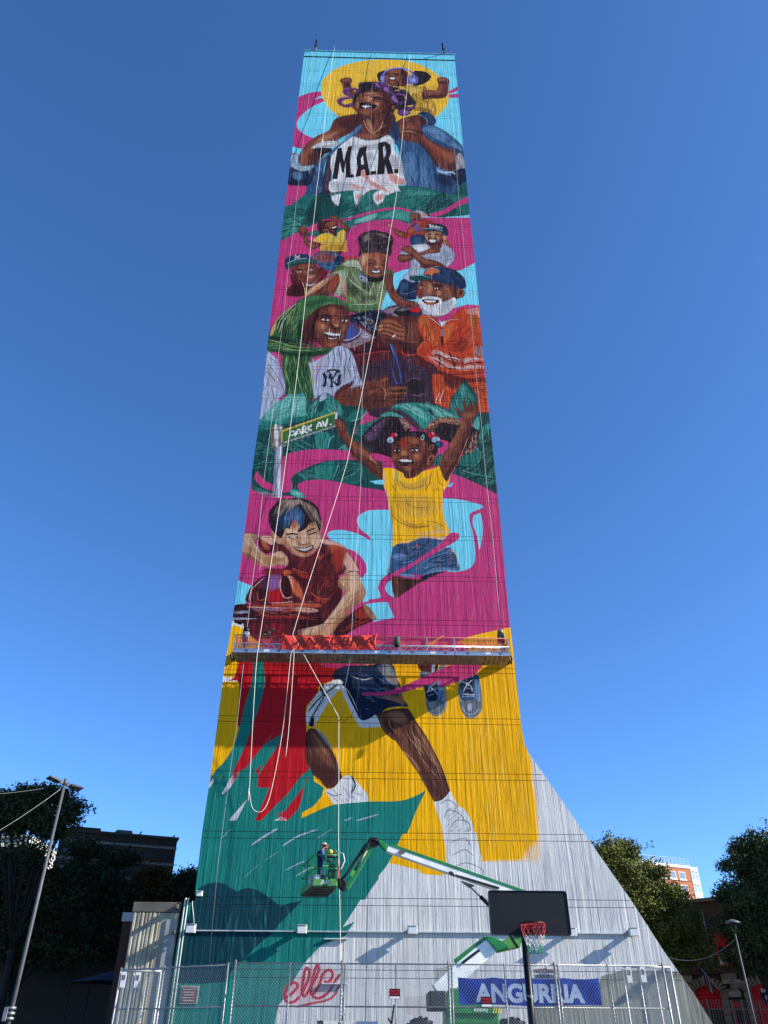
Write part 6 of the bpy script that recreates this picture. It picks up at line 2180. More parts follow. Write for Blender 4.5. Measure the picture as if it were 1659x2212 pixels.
# knuckle at the top of the lower boom
kn = MB(); kp = [f(1395, 875), f(1450, 880), f(1555, 935), f(1545, 955), f(1470, 980), f(1440, 940), f(1400, 900)]
kn.prism([(p.x, 0, p.z) for p in kp], (0, YL - .36, 0), (0, YL + .30, 0)).build('knuckle', gm, lift, bevel=.02)
MB().prism([(p.x, 0, p.z) for p in (f(1470, 930), f(1590, 860), f(1660, 865), f(1640, 950), f(1480, 985))], (0, YL - .2, 0), (0, YL + .28, 0)).build('tower_head', gm2, lift, bevel=.02)
st0, st1 = f(1570, 862, YL - .3), f(1628, 950, YL - .3)
MB().bar(st0, st1, .06, .10).build('cylinder_rod', blackm, lift)
hp = MB(); 
for k in range(3):
    pa = f(1606 + k * 18, 868, YL - .22); MB().bar(pa, pa + Vector((.10, 0, .06)), .02, .1).build('hazard_mark', blackm, lift)
# upper riser behind the backboard
U0, U1 = f(1600, 905, YL - .02), f(1660, 560, YL - .02)
MB().bar(U0, U1, .34, .34, (1, 0, 0)).build('upper_riser', cream, lift, bevel=.02)
# main boom
B0, B1 = f(1700, 590), f(700, 240)
bu = Vector(((B1 - B0).z, 0, -(B1 - B0).x)).normalized()
if bu.z < 0: bu = -bu
MB().bar(B0, B1, .34, .34, bu).build('main_boom', cream, lift, bevel=.025)
MB().bar(B0 + bu * .115 + Vector((0, -.174, 0)), B1.lerp(B0, .0) + bu * .115 + Vector((0, -.174, 0)), .012, .11, bu).build('boom_stripe', gm, lift)
MB().bar(B0 + bu * .176, B1 + bu * .176, .2, .012, bu).build('boom_top_tray', cream, lift)
c0, c1 = f(1150, 425, YL - .22), f(1490, 525, YL - .22)
for k in range(34):
    MB().box(c0.lerp(c1, k / 33) , (.055, .07, .075)).build('energy_chain_link', hose, lift)
MB().tube([f(1140, 415, YL - .22), f(1165, 420, YL - .25), f(1180, 440, YL - .22)], .06, 8).build('chain_end', steel, lift, True)
MB().bar(f(795, 255, YL - .18), f(810, 285, YL - .18), .05, .22, bu).build('boom_clamp', steel, lift)
MB().tube([f(1275, 505, YL - .05), f(1370, 595, YL - .05)], .035, 8).build('lift_rod', galv, lift, True)
MB().tube([f(1360, 585, YL - .05), f(1470, 690, YL - .05)], .075, 10).build('lift_cylinder', blackm, lift, True)
MB().prism([(p.x, 0, p.z) for p in (f(1225, 478), f(1320, 510), f(1280, 522))], (0, YL - .12, 0), (0, YL + .12, 0)).build('cylinder_lug', steel, lift)
# elbow and jib
el = f(600, 190)
MB().prism([(p.x, 0, p.z) for p in (f(700, 225), f(640, 185), f(640, 215), f(665, 245), f(690, 265))], (0, YL - .2, 0), (0, YL + .2, 0)).build('boom_nose', gm, lift, bevel=.02)
MB().prism([(p.x, 0, p.z) for p in (f(560, 190), f(585, 168), f(625, 172), f(645, 195), f(630, 232), f(600, 240), f(575, 225))], (0, YL - .17, 0), (0, YL + .17, 0)).build('elbow', blackm, lift, bevel=.03)
J0, J1 = f(590, 210), f(405, 535)
ju = Vector((-(J1 - J0).z, 0, (J1 - J0).x)).normalized()
MB().bar(J0 + ju * .06, J1 + ju * .02, .24, .17, ju).build('jib', gm, lift, bevel=.02)
MB().bar(f(548, 215), f(375, 470), .14, .09, ju).build('jib_rod', gm, lift, bevel=.015)
MB().tube([f(555, 260, YL - .14), f(470, 400, YL - .14)], .045, 8).build('jib_cylinder', steel, lift, True)
MB().bar(f(465, 400, YL - .14), f(440, 440, YL - .14), .07, .12, ju).build('cylinder_base', gm2, lift)
for k, (o1, o2) in enumerate(((0, 0), (10, 4), (-8, 6))):
    MB().tube([f(640, 190 + o2, YL - .18), f(600 + o1, 172, YL - .2), f(555 + o1, 205 + o2, YL - .18), f(500 + o1, 290, YL - .17), f(430, 400 + o2, YL - .17), f(370 + o1, 470, YL - .2)], .022, 6).build('hydraulic_hose', hose, lift, True)
MB().tube([f(575, 200, YL - .2), f(560, 235, YL - .25), f(535, 262, YL - .2), f(520, 290, YL - .2)], .02, 6).build('hydraulic_hose', hose, lift, True)
MB().prism([(p.x, 0, p.z) for p in (f(350, 480), f(385, 455), f(415, 500), f(400, 550), f(375, 545), f(345, 515))], (0, YL - .22, 0), (0, YL + .22, 0)).build('basket_rotator', blackm, lift, bevel=.03)
for k in range(5):
    MB().tube([f(352 - k * 3, 455 + k * 5, YL - .25), f(365, 480 + k * 6, YL - .3), f(350, 505 + k * 3, YL - .28)], .016, 6).build('hydraulic_hose', hose, lift, True)
# basket: floor seen from below, toe boards, rails (slightly turned)
zf = f(250, 512, YL - .75).z
bx0, bx1 = f(172, 500, YL - .75).x, f(342, 500, YL - .75).x
by0, by1 = YL - .75, YL + 1.55
skew = f(95, 530, YL + 1.0).x - bx0       # far end sits further left
def bk(u, w, dz): return Vector((bx0 + (bx1 - bx0) * u + skew * w * (1.15 - .35 * u), by0 + (by1 - by0) * w, zf + dz))
bask = MB().hexa([bk(0, 0, -.04), bk(1, 0, -.04), bk(1, 1, -.04), bk(0, 1, -.04), bk(0, 0, .02), bk(1, 0, .02), bk(1, 1, .02), bk(0, 1, .02)]).build('basket', mat('basket_floor', '3A4A34', .7, .2, .3, 5), lift)
for (ua, wa, ub, wb) in ((0, 0, 1, 0), (1, 0, 1, 1), (1, 1, 0, 1), (0, 1, 0, 0)):
    MB().bar(bk(ua, wa, .13), bk(ub, wb, .13), .03, .24).build('toe_board', gm2, bask, bevel=.008)
    for hz_ in (.62, 1.12):
        MB().tube([bk(ua, wa, hz_), bk(ub, wb, hz_)], .024, 8).build('rail', gm, bask, True)
for (u, w) in ((0, 0), (.5, 0), (1, 0), (1, .5), (1, 1), (.5, 1), (0, 1), (0, .5), (0, .25)):
    MB().bar(bk(u, w, .2), bk(u, w, 1.12), .045, .045).build('rail_post', gm, bask)
for k in range(6):
    MB().bar(bk(0, .08 + k * .17, -.055), bk(1, .08 + k * .17, -.055), .05, .03).build('floor_rib', steel, bask)
text_mesh('brand_lettering', 'JLG', mat('letter_white', 'E8E6DE', .6), bask, bk(.28, 0, .055) + Vector((0, -.02, 0)), (1, 0, 0), (0, 0, 1), (bx1 - bx0) * .42, .15, bold=.03, shear=.25)
MB().box(bk(.78, .06, .55) + Vector((0, -.05, 0)), (.26, .12, .5)).build('control_box', mat('control_green', '2A5A34', .5, 0, .2, 6), bask, bevel=.02)
MB().box(bk(.78, .25, 1.22), (.4, .3, .18)).build('console', mat('console_grey', '3A3E40', .5, 0, .2, 6), bask, bevel=.02)
MB().ball(bk(.72, .1, 1.28), .09).build('beacon', mat('beacon_yellow', 'E0B83C', .5), bask, True)
MB().tube([bk(1, .0, 1.15), bk(1, 0, 1.3) + Vector((-.1, 0, 0)), bk(.7, 0, 1.42), bk(.55, 0, 1.35)], .022, 8).build('console_guard', gm, bask, True)
lp = [bk(.95, -.02, .5), bk(1.15, -.05, .62), bk(1.28, -.05, .9), bk(1.22, -.03, 1.15), bk(1.02, 0, 1.25)]
o = MB().tube(lp, .02, 6).build('air_hose', mat('white_hose', 'D8D6D0', .6), None, True); tag(o, 'white hose looping off the side of the lift basket', 'hose')
lp = [bk(1, -.03, .95), bk(1.05, -.06, .6), bk(1.0, -.06, .35), bk(1.08, -.06, .2), bk(1.03, -.05, .65), bk(1.1, -.05, .3)]
o = MB().tube(lp, .018, 6).build('extension_cord', mat('orange_cord', 'E0542A', .6), None, True); tag(o, 'bundled orange cord hanging at the basket corner', 'cord')
def bucket(p, m, lab, h=.38, r=.15):
    o = MB().tube([p, p + Vector((0, 0, h))], r * .9, 16, r).build('bucket', m, None, True)
    MB().tube([p + Vector((0, 0, h)), p + Vector((0, 0, h + .02))], r * 1.06, 16).build('rim', m, o, True)
    MB().tube([p + Vector((-r, 0, h - .04)), p + Vector((-r * .6, -r * .9, h * .55)), p + Vector((r * .6, -r * .9, h * .55)), p + Vector((r, 0, h - .04))], .008, 6).build('handle', galv, o, True)
    tag(o, lab, 'bucket')
bucket(bk(.22, .10, .03), whitep, 'white paint bucket at the front of the lift basket')
bucket(bk(.04, .18, .03), mat('grey_bucket', 'A9ABA8', .5), 'grey paint bucket at the left corner of the lift basket')
bucket(bk(.47, .12, .03), mat('dark_bucket', '4A5058', .5), 'dark bucket beside the white one in the lift basket')
# painter standing in the basket
pb = bk(.42, .38, .03)
pose = {'chest': (.03, 0, .72), 'neck0': (.045, 0, .815), 'neck': (.055, 0, .85), 'head': (.075, 0, .905), 'crown': (.08, 0, .955), 'nose': (.118, 0, .90),
        'shL': (.03, .10, .80), 'elL': (.08, .13, .65), 'wrL': (.20, .10, .60), 'haL': (.24, .09, .595), 'fiL': (.27, .085, .585), 'thL': (.25, .07, .61),
        'shR': (.03, -.10, .80), 'elR': (.06, -.13, .64), 'wrR': (.17, -.10, .585), 'haR': (.21, -.09, .58), 'fiR': (.24, -.085, .57), 'thR': (.22, -.07, .595)}
b_, W, fw, sd = figure(pb, 0.15, 1.75, pose, (navy, navy, blackp, blueshirt), 'painter in navy clothes, brimmed hat and pink respirator standing in the lift basket')
hd = W['head'][0]
MB().tube([hd + Vector((0, 0, .045)), hd + Vector((0, 0, .05))], .19, 16).build('hat_brim', mat('hat_tan', 'A79C88', .85), b_, True)
MB().tube([hd + Vector((0, 0, .05)), hd + Vector((0, 0, .12)), hd + Vector((0, 0, .14))], [.115, .105, .07], 14).build('hat_crown', mat('hat_tan', 'A79C88', .85), b_, True)
MB().ball(hd + fw * .085 + Vector((0, 0, -.045)), .055, 8, 6, (1, 1.1, .9)).build('respirator', mat('respirator_pink', 'D86A7C', .6), b_, True)
for s in (-1, 1): MB().tube([hd + fw * .11 + sd * (s * .05) + Vector((0, 0, -.06)), hd + fw * .15 + sd * (s * .075) + Vector((0, 0, -.07))], .03, 10).build('respirator_filter', mat('filter_pink', 'C85A78', .6), b_, True)
MB().ball(W['chest'][0] - fw * .12, .14, 8, 6, (.6, 1, 1.3)).build('backpack', dark_c, b_, True)
# worker bending over the stage rail
q0 = rp('e1', 555, 150, YO + .45); tt = (q0.x - A0.x) / (A1.x - A0.x)
base = sp(tt, YO + .5, .06)
pose = {'pelvis': (-.10, 0, .50), 'waist': (-.06, 0, .585), 'chest': (.06, 0, .68), 'neck0': (.13, 0, .745), 'neck': (.16, 0, .765), 'head': (.205, 0, .79), 'crown': (.235, 0, .83), 'nose': (.235, 0, .77),
        'shL': (.10, .10, .73), 'elL': (.14, .13, .58), 'wrL': (.22, .10, .50), 'haL': (.25, .09, .485), 'fiL': (.275, .085, .47), 'thL': (.26, .07, .495),
        'shR': (.10, -.10, .73), 'elR': (.12, -.13, .57), 'wrR': (.20, -.10, .48), 'haR': (.23, -.09, .465), 'fiR': (.255, -.085, .45), 'thR': (.24, -.07, .475),
        'hipL': (-.10, .055, .47), 'knL': (-.0, .06, .275), 'hipR': (-.10, -.055, .47), 'knR': (-.0, -.06, .275)}
b_, W, fw, sd = figure(base, -.2, 1.78, pose, (dark_c, dark_c, blackp, dark_c), 'worker in black with a yellow-green safety strap bending on the swing stage')
MB().tube([W['shL'][0] + Vector((0, 0, .06)), W['chest'][0] + sd * -.14 + Vector((0, -.03, .06)), W['waist'][0] + sd * -.13 + fw * .08], .035, 6).build('safety_strap', hiviz, b_, True)
MB().tube([W['chest'][0] - sd * .16 + fw * .06, W['waist'][0] - sd * .15 + fw * .02], .04, 6).build('safety_strap', hiviz, b_, True)
MB().ball(W['head'][0] + Vector((0, 0, .04)), .105, 10, 7, (1.1, 1, .9)).build('helmet', blackp, b_, True)

# ------------------------------------------------------------------ basketball hoop
YH = -22.0
def h4(x, y, Y=YH): return rp('g4', x, y, Y)
hoop = empty('basketball_hoop', (h4(385, 1500, YH + .9).x, YH + .9, 0), 'basketball hoop with black backboard, red rim and tricolour net on a black pole', 'hoop')
c = [h4(147, 822), h4(574, 838), h4(593, 1080), h4(157, 1062)]
ctr = sum(c, Vector()) / 4
wd_ = (c[1].x - c[0].x + c[2].x - c[3].x) / 2; hg = (c[0].z + c[1].z - c[2].z - c[3].z) / 2
def rrect(cx, cz, w, h, r, n=5):
    P = []
    for qx, qz, a0 in ((1, 1, 0), (-1, 1, 90), (-1, -1, 180), (1, -1, 270)):
        for k in range(n + 1):
            a = math.radians(a0 + 90 * k / n)
            P.append((cx + qx * (w / 2 - r) + r * math.cos(a), 0, cz + qz * (h / 2 - r) + r * math.sin(a)))
    return P
boardm = mat('black_board', '0E0E12', .5, 0, .35, 3, .1, 40)
MB().prism(rrect(ctr.x, ctr.z, wd_, hg, .045), (0, YH - .02, 0), (0, YH + .025, 0)).build('backboard', boardm, hoop, bevel=.006)
mb = MB()
outer = rrect(ctr.x, ctr.z, wd_ - .01, hg - .01, .045)
MB().tube([(p[0], YH - .025, p[2]) for p in outer], .010, 6, closed=True).build('board_edge', mat('board_edge_grey', '2A2A30', .5), hoop, True)
rc = h4(388, 1008, YH - .36); rR = .228
mb = MB().tube([(rc.x + rR * math.cos(2 * math.pi * k / 28), rc.y + rR * math.sin(2 * math.pi * k / 28), rc.z) for k in range(28)], .011, 8, closed=True)
rim = mb.build('rim', mat('rim_red', '8E2420', .45, .2, .2, 8), hoop, True)
MB().tube([(rc.x + (rR + .004) * math.cos(math.pi * (1.05 + .9 * k / 14)), rc.y + (rR + .004) * math.sin(math.pi * (1.05 + .9 * k / 14)), rc.z + .012) for k in range(15)], .010, 6).build('rim_wear', blackm, rim, True)
MB().box((rc.x, YH - .07, rc.z - .01), (.2, .12, .10)).build('rim_bracket', mat('rim_red', '8E2420'), hoop, bevel=.01)
for k in range(12):
    a = 2 * math.pi * (k + .5) / 12
    MB().tube([(rc.x + rR * math.cos(a), rc.y + rR * math.sin(a), rc.z - .005), (rc.x + rR * math.cos(a), rc.y + rR * math.sin(a), rc.z - .04)], .007, 5).build('net_hook', mat('rim_red', '8E2420'), rim)
rings = [(rR * .99, -.02), (rR * .96, -.10), (rR * .86, -.19), (rR * .74, -.27), (rR * .64, -.35), (rR * .60, -.43), (rR * .62, -.48)]
ncol = [mat('net_red', '9E2A36', .8), mat('net_red', '9E2A36'), mat('net_white', 'B4B4B0', .8), mat('net_white', 'B4B4B0'), mat('net_green', '347A62', .8), mat('net_green', '347A62')]
for j in range(6):
    mb = MB()
    for k in range(12):
        for s in (-.5, .5):
            a0 = 2 * math.pi * (k + (.5 if j % 2 else 0)) / 12; a1 = a0 + 2 * math.pi * s / 12
            (r0, z0), (r1, z1) = rings[j], rings[j + 1]
            mb.tube([(rc.x + r0 * math.cos(a0), rc.y + r0 * math.sin(a0), rc.z + z0), (rc.x + r1 * math.cos(a1), rc.y + r1 * math.sin(a1), rc.z + z1)], .0075, 4, caps=False)
    mb.build('net', ncol[j], hoop)
px = h4(372, 1400, YH + .85).x
MB().tube([(px, YH + .85, 0), (px, YH + .85, ctr.z - .1)], .068, 16).build('pole', mat('black_pole', '0F0F12', .4, .2, .2, 5, .1, 30), hoop, True)
MB().bar((px, YH + .85, ctr.z - .25), (ctr.x, YH + .03, ctr.z - .2), .1, .1).build('support_arm', blackm, hoop)
MB().bar((px, YH + .85, ctr.z - .15), (ctr.x, YH + .03, ctr.z + .25), .06, .06).build('support_brace', blackm, hoop)
zz = h4(380, 1400, YH + .85).z
for k in range(3): MB().tube([(px + .071 * math.cos(a / 10 * 6.283), YH + .85 + .071 * math.sin(a / 10 * 6.283), zz + k * .012 - .02 * math.sin(a)) for a in range(10)], .006, 5, closed=True).build('tape_wrap', galv, hoop, True)

# ------------------------------------------------------------------ chain-link fence
YF = -11.9; FH = 3.62
xs_main = [rp('V', u, 2120, YF).x for u in (504.6, 624.7, 737.4, 855, 970, 1091.4, 1201.4, 1317.4, 1437.4)]
zmr = rp('F', 845, 797, YF).z
wire_m = mat('chain_wire', 'A6A8A6', .4, .6, .08, 10)
fence = empty('chain_link_fence', (xs_main[4], YF, 0), 'tall galvanised chain-link fence running in front of the wall', 'fence')
def chain_bay(parent, a, b, h, pitch=.085, r=.0034):
    mb = MB(); d = Vector((b[0] - a[0], b[1] - a[1], 0)); L = d.length; d /= L
    slope = 1.15
    for fam in (1, -1):
        s = -h / slope
        while s < L + h / slope:
            # line: x = s + fam * z / slope
            pts = []
            z0, z1 = 0.03, h
            x0, x1 = s + fam * z0 / slope, s + fam * z1 / slope
            if fam == 1: lo, hi = x0, x1
            else: lo, hi = x1, x0
            t0, t1 = 0.0, 1.0
            dx = x1 - x0
            ta, tb = (0 - x0) / dx, (L - x0) / dx
            if ta > tb: ta, tb = tb, ta
            t0, t1 = max(0, ta), min(1, tb)
            if t1 - t0 > 1e-3:
                P = [Vector((a[0], a[1], 0)) + d * (x0 + dx * t) + Vector((0, 0, z0 + (z1 - z0) * t)) + Vector((0, .002 * fam, 0)) for t in (t0, t1)]
                mb.tube(P, r, 3, caps=False)
            s += pitch
    o = mb.build('chain_link', wire_m, parent); o['kind'] = 'stuff'; return o
for k, x in enumerate(xs_main):
    big = k % 2 == 0
    MB().tube([(x, YF + .03, 0), (x, YF + .03, FH + (.06 if big else 0))], .034 if big else .022, 10).build('post', galv, fence, True)
    if big and k not in (0, 8): MB().tube([(x + .09, YF + .03, 0), (x + .09, YF + .03, FH)], .026, 8).build('post', galv, fence, True)
for zz, nm in ((FH - .02, 'top_rail'), (zmr, 'mid_rail'), (1.3, 'mid_rail'), (.12, 'bottom_rail')):
    MB().tube([(xs_main[0], YF + .045, zz), (xs_main[-1], YF + .045, zz)], .021, 8).build(nm, galv, fence, True)
for a, b in zip(xs_main[:-1], xs_main[1:]): chain_bay(fence, (a, YF), (b, YF), FH)
# angled left section
a = rp('V', 262, 2092, -9.3); b = rp('V', 493, 2080, -11.5)
a.z = b.z = 0
f2_ = empty('chain_link_fence', (a + b) / 2, 'chain-link fence section angled back at the left end of the fence line', 'fence')
for k, t in enumerate((0, .42, 1)):
    p = a.lerp(b, t); MB().tube([(p.x, p.y + .02, 0), (p.x, p.y + .02, FH + .02)], .032, 10).build('post', galv, f2_, True)
for zz, nm in ((FH - .05, 'top_rail'), (zmr - .02, 'mid_rail'), (.12, 'bottom_rail')):
    MB().tube([(a.x, a.y + .03, zz), (b.x, b.y + .03, zz)], .021, 8).build(nm, galv, f2_, True)
chain_bay(f2_, (a.lerp(b, .42).x, a.lerp(b, .42).y), (b.x, b.y), FH, .085)
chain_bay(f2_, (a.x, a.y), (a.lerp(b, .42).x, a.lerp(b, .42).y), FH, .085)
# stacked spare gate panels leaning behind, left and right
def gate(r, xa, xb, ytop, Y, lab, n=3, tags=()):
    A_, B_ = rp(r, xa, ytop, Y), rp(r, xb, ytop, Y)
    h = A_.z
    t = empty('spare_gate', ((A_.x + B_.x) / 2, Y, 0), lab, 'gate')
    wm = mat('white_frame', 'B4B4AE', .5, .3, .1, 6)
    for x in (A_.x, B_.x): MB().tube([(x, Y, .05), (x, Y, h)], .026, 8).build('frame_post', wm, t, True)
    for k in range(1, n): 
        x = A_.x + (B_.x - A_.x) * k / n
        MB().tube([(x, Y + .01, .05), (x, Y + .01, h)], .02, 8).build('stile', wm, t, True)
    for zz in (.1, h * .5, h): MB().tube([(A_.x, Y, zz), (B_.x, Y, zz)], .024, 8).build('frame_rail', wm, t, True)
    chain_bay(t, (A_.x, Y + .03), (B_.x, Y + .03), h - .02, .05, .0038)
    for (tx, ty) in tags:
        p = rp(r, tx, ty, Y - .04)
        q = MB().box((p.x, Y - .04, p.z), (.16, .012, .42)).build('rental_tag', whitep, t, bevel=.004)
        MB().box((p.x, Y - .048, p.z + .06), (.10, .004, .14)).build('tag_print', mat('tag_grey', '6A6A70', .7), q)
gate('l5', 872, 1160, 1572, -10.0, 'pale framed spare gate leaning behind the angled fence section', 3, ((888, 1635), (988, 1637)))
gate('g4', 872, 1130, 1240, -11.2, 'pale framed spare gate behind the fence near the buttress', 3, ((910, 1283), (985, 1280)))
# signs on the fence
def sign(p, w, h, back, rows, lab, name='fence_sign'):
    t = empty(name, p, lab, 'sign')
    pl = MB().box((p.x, p.y, p.z), (w, .012, h)).build('plate', back, t, bevel=.003)
    for (txt, m, x, z, tw, th) in rows:
        text_mesh('lettering', txt, m, pl, (p.x + x * w, p.y - .008, p.z + z * h), (1, 0, 0), (0, 0, 1), tw * w, th * h, bold=.015)
    return t, pl
redl = mat('sign_red', 'C81E28', .6); 
for (r, x, y, lab) in (('F', 1085, 740, 'black sign with red lettering on the fence, left of the lift'), ('F', 1498, 776, 'black sign with red lettering on the fence over the blue banner')):
    p = rp(r, x, y, YF - .03)
    t, pl = sign(p, .32, .26, blackp, (('PRIVATE', redl, -.42, .16, .84, .22), ('PROPERTY', redl, -.45, -.12, .90, .22)), lab)
    MB().box((p.x, p.y - .004, p.z - .092), (.29, .010, .058)).build('white_strip', whitep, t)
p = rp('g4', 450, 1277, YF + .12)
t, pl = sign(p, .62, .34, whitep, (('NATIONAL', mat('sign_dark_red', 'A82028', .6), -.46, .05, .92, .34),), 'white rental sign with red lettering above the blue banner', 'rental_sign')
MB().box((p.x, p.y - .008, p.z - .07), (.56, .004, .10)).build('print_block', mat('print_grey', '7A7A80', .7, 0, .5, 40), t)
# blue banner behind the mesh
c0, c1 = rp('V', 991.8, 2171, YF + .07), rp('V', 1300, 2170.7, YF + .07); zt_ = rp('V', 1140, 2112, YF + .07).z
bb = empty('blue_banner', (c0 + c1) / 2, 'bright blue banner with brushed white lettering tied to the fence', 'banner')
mb = MB(); nx, nz = 44, 8
def bb_p(i, j):
    u, w = i / nx, j / nz
    return Vector((c0.x + (c1.x - c0.x) * u - .05 * (1 - w) * 0, YF + .07 + .018 * math.sin(u * 29 + w * 3) + .012 * math.sin(u * 61 - w * 6), c0.z + (zt_ - c0.z) * w - .035 * w * abs(math.sin(u * math.pi * 4)) + .02 * (1 - w) * math.sin(u * 9)))
for i in range(nx):
    for j in range(nz): mb.face([bb_p(i, j), bb_p(i + 1, j), bb_p(i + 1, j + 1), bb_p(i, j + 1)])
mb.build('cloth', mat('blue_vinyl', '0E3C9C', .6, 0, .18, 4, spec=.1), bb, True)
chalk = net_mat('brushed_white_ink', 'C6D2E2', .82)
text_mesh('lettering', 'ANGURRIA', chalk, bb, (c0.x + (c1.x - c0.x) * .115, YF + .03, c0.z + (zt_ - c0.z) * .08), (1, 0, 0), (0, 0, 1), (c1.x - c0.x) * .77, (zt_ - c0.z) * .70, bold=.045)

# bits lying behind the fence
a, b = f(205, 1480, -4.0), f(632, 1486, -4.0)
o = MB().bar(a, b, .12, .10).build('white_beam', whitep, None); MB().bar(a - Vector((.02, 0, 0)), a + Vector((.22, 0, 0)), .13, .11).build('black_end', blackp, o)
tag(o, 'long white beam lying level behind the fence at the bottom', 'beam')
for (x0, y0, x1, y1, lab) in ((350, 1500, 398, 1415, 'dark stick leaning behind the fence left of the white beam end'), (705, 1450, 735, 1500, 'short dark stick leaning near the white beam'), (730, 1495, 748, 1355, 'dark pole standing behind the fence under the left warning sign')):
    tag(MB().tube([f(x0, y0, -4.3), f(x1, y1, -4.3)], .035, 8).build('leaning_stick', blackm, None, True), lab, 'stick')
y_ = MB().box((2, -5.7, GZ / 2), (84, 11.4, GZ)).build('yard', asph); tag(y_, kind='structure')
# ------------------------------------------------------------------ helpers for the background
def ray(r, x, y):
    x0, y0, s = REG[r]; u, v = (x0 + x * s) * VS, (y0 + y * s) * VS
    return CAM_R @ Vector(((u - IW / 2) / FPX, -(v - IH / 2) / FPX, -1.0))
def at_z(r, x, y, z):            # point of height z seen there
    d = ray(r, x, y); return EYE + d * ((z - EYE.z) / d.z)
class Facade:
    """vertical plane through two plan points; hit() reads (s along, z) under a picture point"""
    def __init__(s, a, b):
        s.a = Vector((a.x, a.y, 0)); d = Vector((b.x - a.x, b.y - a.y, 0)); s.L = d.length; s.d = d.normalized()
        s.n = Vector((s.d.y, -s.d.x, 0))
        if s.n.dot(EYE - s.a) < 0: s.n = -s.n
    def hit(s, r, x, y):
        d = ray(r, x, y); t = (s.a - EYE).dot(s.n) / d.dot(s.n); p = EYE + d * t
        return ((p - s.a).dot(s.d), p.z)
    def P(s, u, z, out=0.0): return s.a + s.d * u + s.n * out + Vector((0, 0, z))
    def slab(s, u0, u1, z0, z1, o0, o1):
        return MB().hexa([s.P(u0, z0, o0), s.P(u1, z0, o0), s.P(u1, z0, o1), s.P(u0, z0, o1), s.P(u0, z1, o0), s.P(u1, z1, o0), s.P(u1, z1, o1), s.P(u0, z1, o1)])

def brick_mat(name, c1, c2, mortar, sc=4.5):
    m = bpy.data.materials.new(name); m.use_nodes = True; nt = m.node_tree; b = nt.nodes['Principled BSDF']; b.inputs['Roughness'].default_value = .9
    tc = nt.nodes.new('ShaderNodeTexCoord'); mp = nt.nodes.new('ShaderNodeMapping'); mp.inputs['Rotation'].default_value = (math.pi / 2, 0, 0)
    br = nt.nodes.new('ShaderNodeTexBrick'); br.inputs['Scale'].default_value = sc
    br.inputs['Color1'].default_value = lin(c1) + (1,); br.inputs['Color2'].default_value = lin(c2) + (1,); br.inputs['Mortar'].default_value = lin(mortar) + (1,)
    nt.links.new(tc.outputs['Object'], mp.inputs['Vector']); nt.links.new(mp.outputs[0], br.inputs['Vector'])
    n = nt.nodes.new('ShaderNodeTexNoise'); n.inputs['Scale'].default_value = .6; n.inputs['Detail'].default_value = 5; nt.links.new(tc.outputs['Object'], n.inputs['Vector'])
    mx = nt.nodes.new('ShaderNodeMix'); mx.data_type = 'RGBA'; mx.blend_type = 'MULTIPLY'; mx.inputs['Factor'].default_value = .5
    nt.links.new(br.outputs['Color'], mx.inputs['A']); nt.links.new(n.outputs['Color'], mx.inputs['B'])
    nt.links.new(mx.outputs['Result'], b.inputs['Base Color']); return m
pane_m = mat('window_glass', '2A343C', .15, 0, .2, 2, spec=.6)

# ------------------------------------------------------------------ firehouse
zr = 9.4
fl = at_z('r1', 430, 420, zr); fr = at_z('r1', 1600, 292, zr)
FA = Facade(fl, fr)
fh = empty('firehouse', FA.P(4, 0), 'dark brick firehouse with stone ground floor and red arched doors', 'building')
zs_ = FA.hit('r1', 1000, 1455)[1]
u1 = FA.L + 12
def facade_part(u0, u1_, z0, z1, o0, o1, name, m, parent=fh, bevel=0): return FA.slab(u0, u1_, z0, z1, o0, o1).build(name, m, parent, bevel=bevel)
bkm = brick_mat('firehouse_brick', '5E3A2E', '6E4634', '4A3E38', 5)
facade_part(-9, u1, zs_, zr, -10, 0, 'brick_wall', bkm)
facade_part(-9.1, u1, zr, zr + .22, -10, .18, 'cornice', mat('cornice_stone', '7A6A5C', .9, 0, .2, 2), bevel=.02)
stone = mat('tan_stone', '9A8468', .92, 0, .25, 1.5, .3, 20)
# openings
D1 = (FA.hit('r1', 520, 1800)[0], FA.hit('r1', 900, 1800)[0], FA.hit('r1', 700, 1650)[1], FA.hit('r1', 700, 1985)[1])
D2 = (FA.hit('r1', 1365, 1800)[0], FA.hit('r1', 1365, 1800)[0] + (D1[1] - D1[0]), D1[2], .3)
DS = (FA.hit('r1', 1085, 1980)[0], FA.hit('r1', 1215, 1980)[0], FA.hit('r1', 1150, 1880)[1], 0.1)
facade_part(-9, u1, 0, zs_, -10, -.12, 'stone_core', mat('stone_joint', '4A4034', .95, 0, .2, 2))
bh_ = .42; bl_ = .95; cnt = 0
for j in range(int(zs_ / bh_)):
    z0 = zs_ - (j + 1) * bh_
    u = -6.5 + (.47 if j % 2 else 0)
    while u < FA.L + 3:
        a_, b_2 = u, u + bl_
        mid = (a_ + b_2) / 2
        clear = True
        for D in (D1, D2):
            rad_ = (D[1] - D[0]) / 2; cxx = (D[0] + D[1]) / 2; spring = D[2] - rad_ * .45
            if D[0] - .45 < mid < D[1] + .45 and z0 < D[2] + .55: clear = False
        if DS[0] - .3 < mid < DS[1] + .3 and z0 < DS[2] + .1: clear = False
        if clear and cnt < 260:
            o = facade_part(a_ + .014, b_2 - .014, z0 + .014, z0 + bh_ - .014, -.12, .015 + .012 * random.random(), 'stone_block', stone)
            cnt += 1
        u += bl_
redm = mat('door_red', 'E01824', .45, 0, .12, 2)
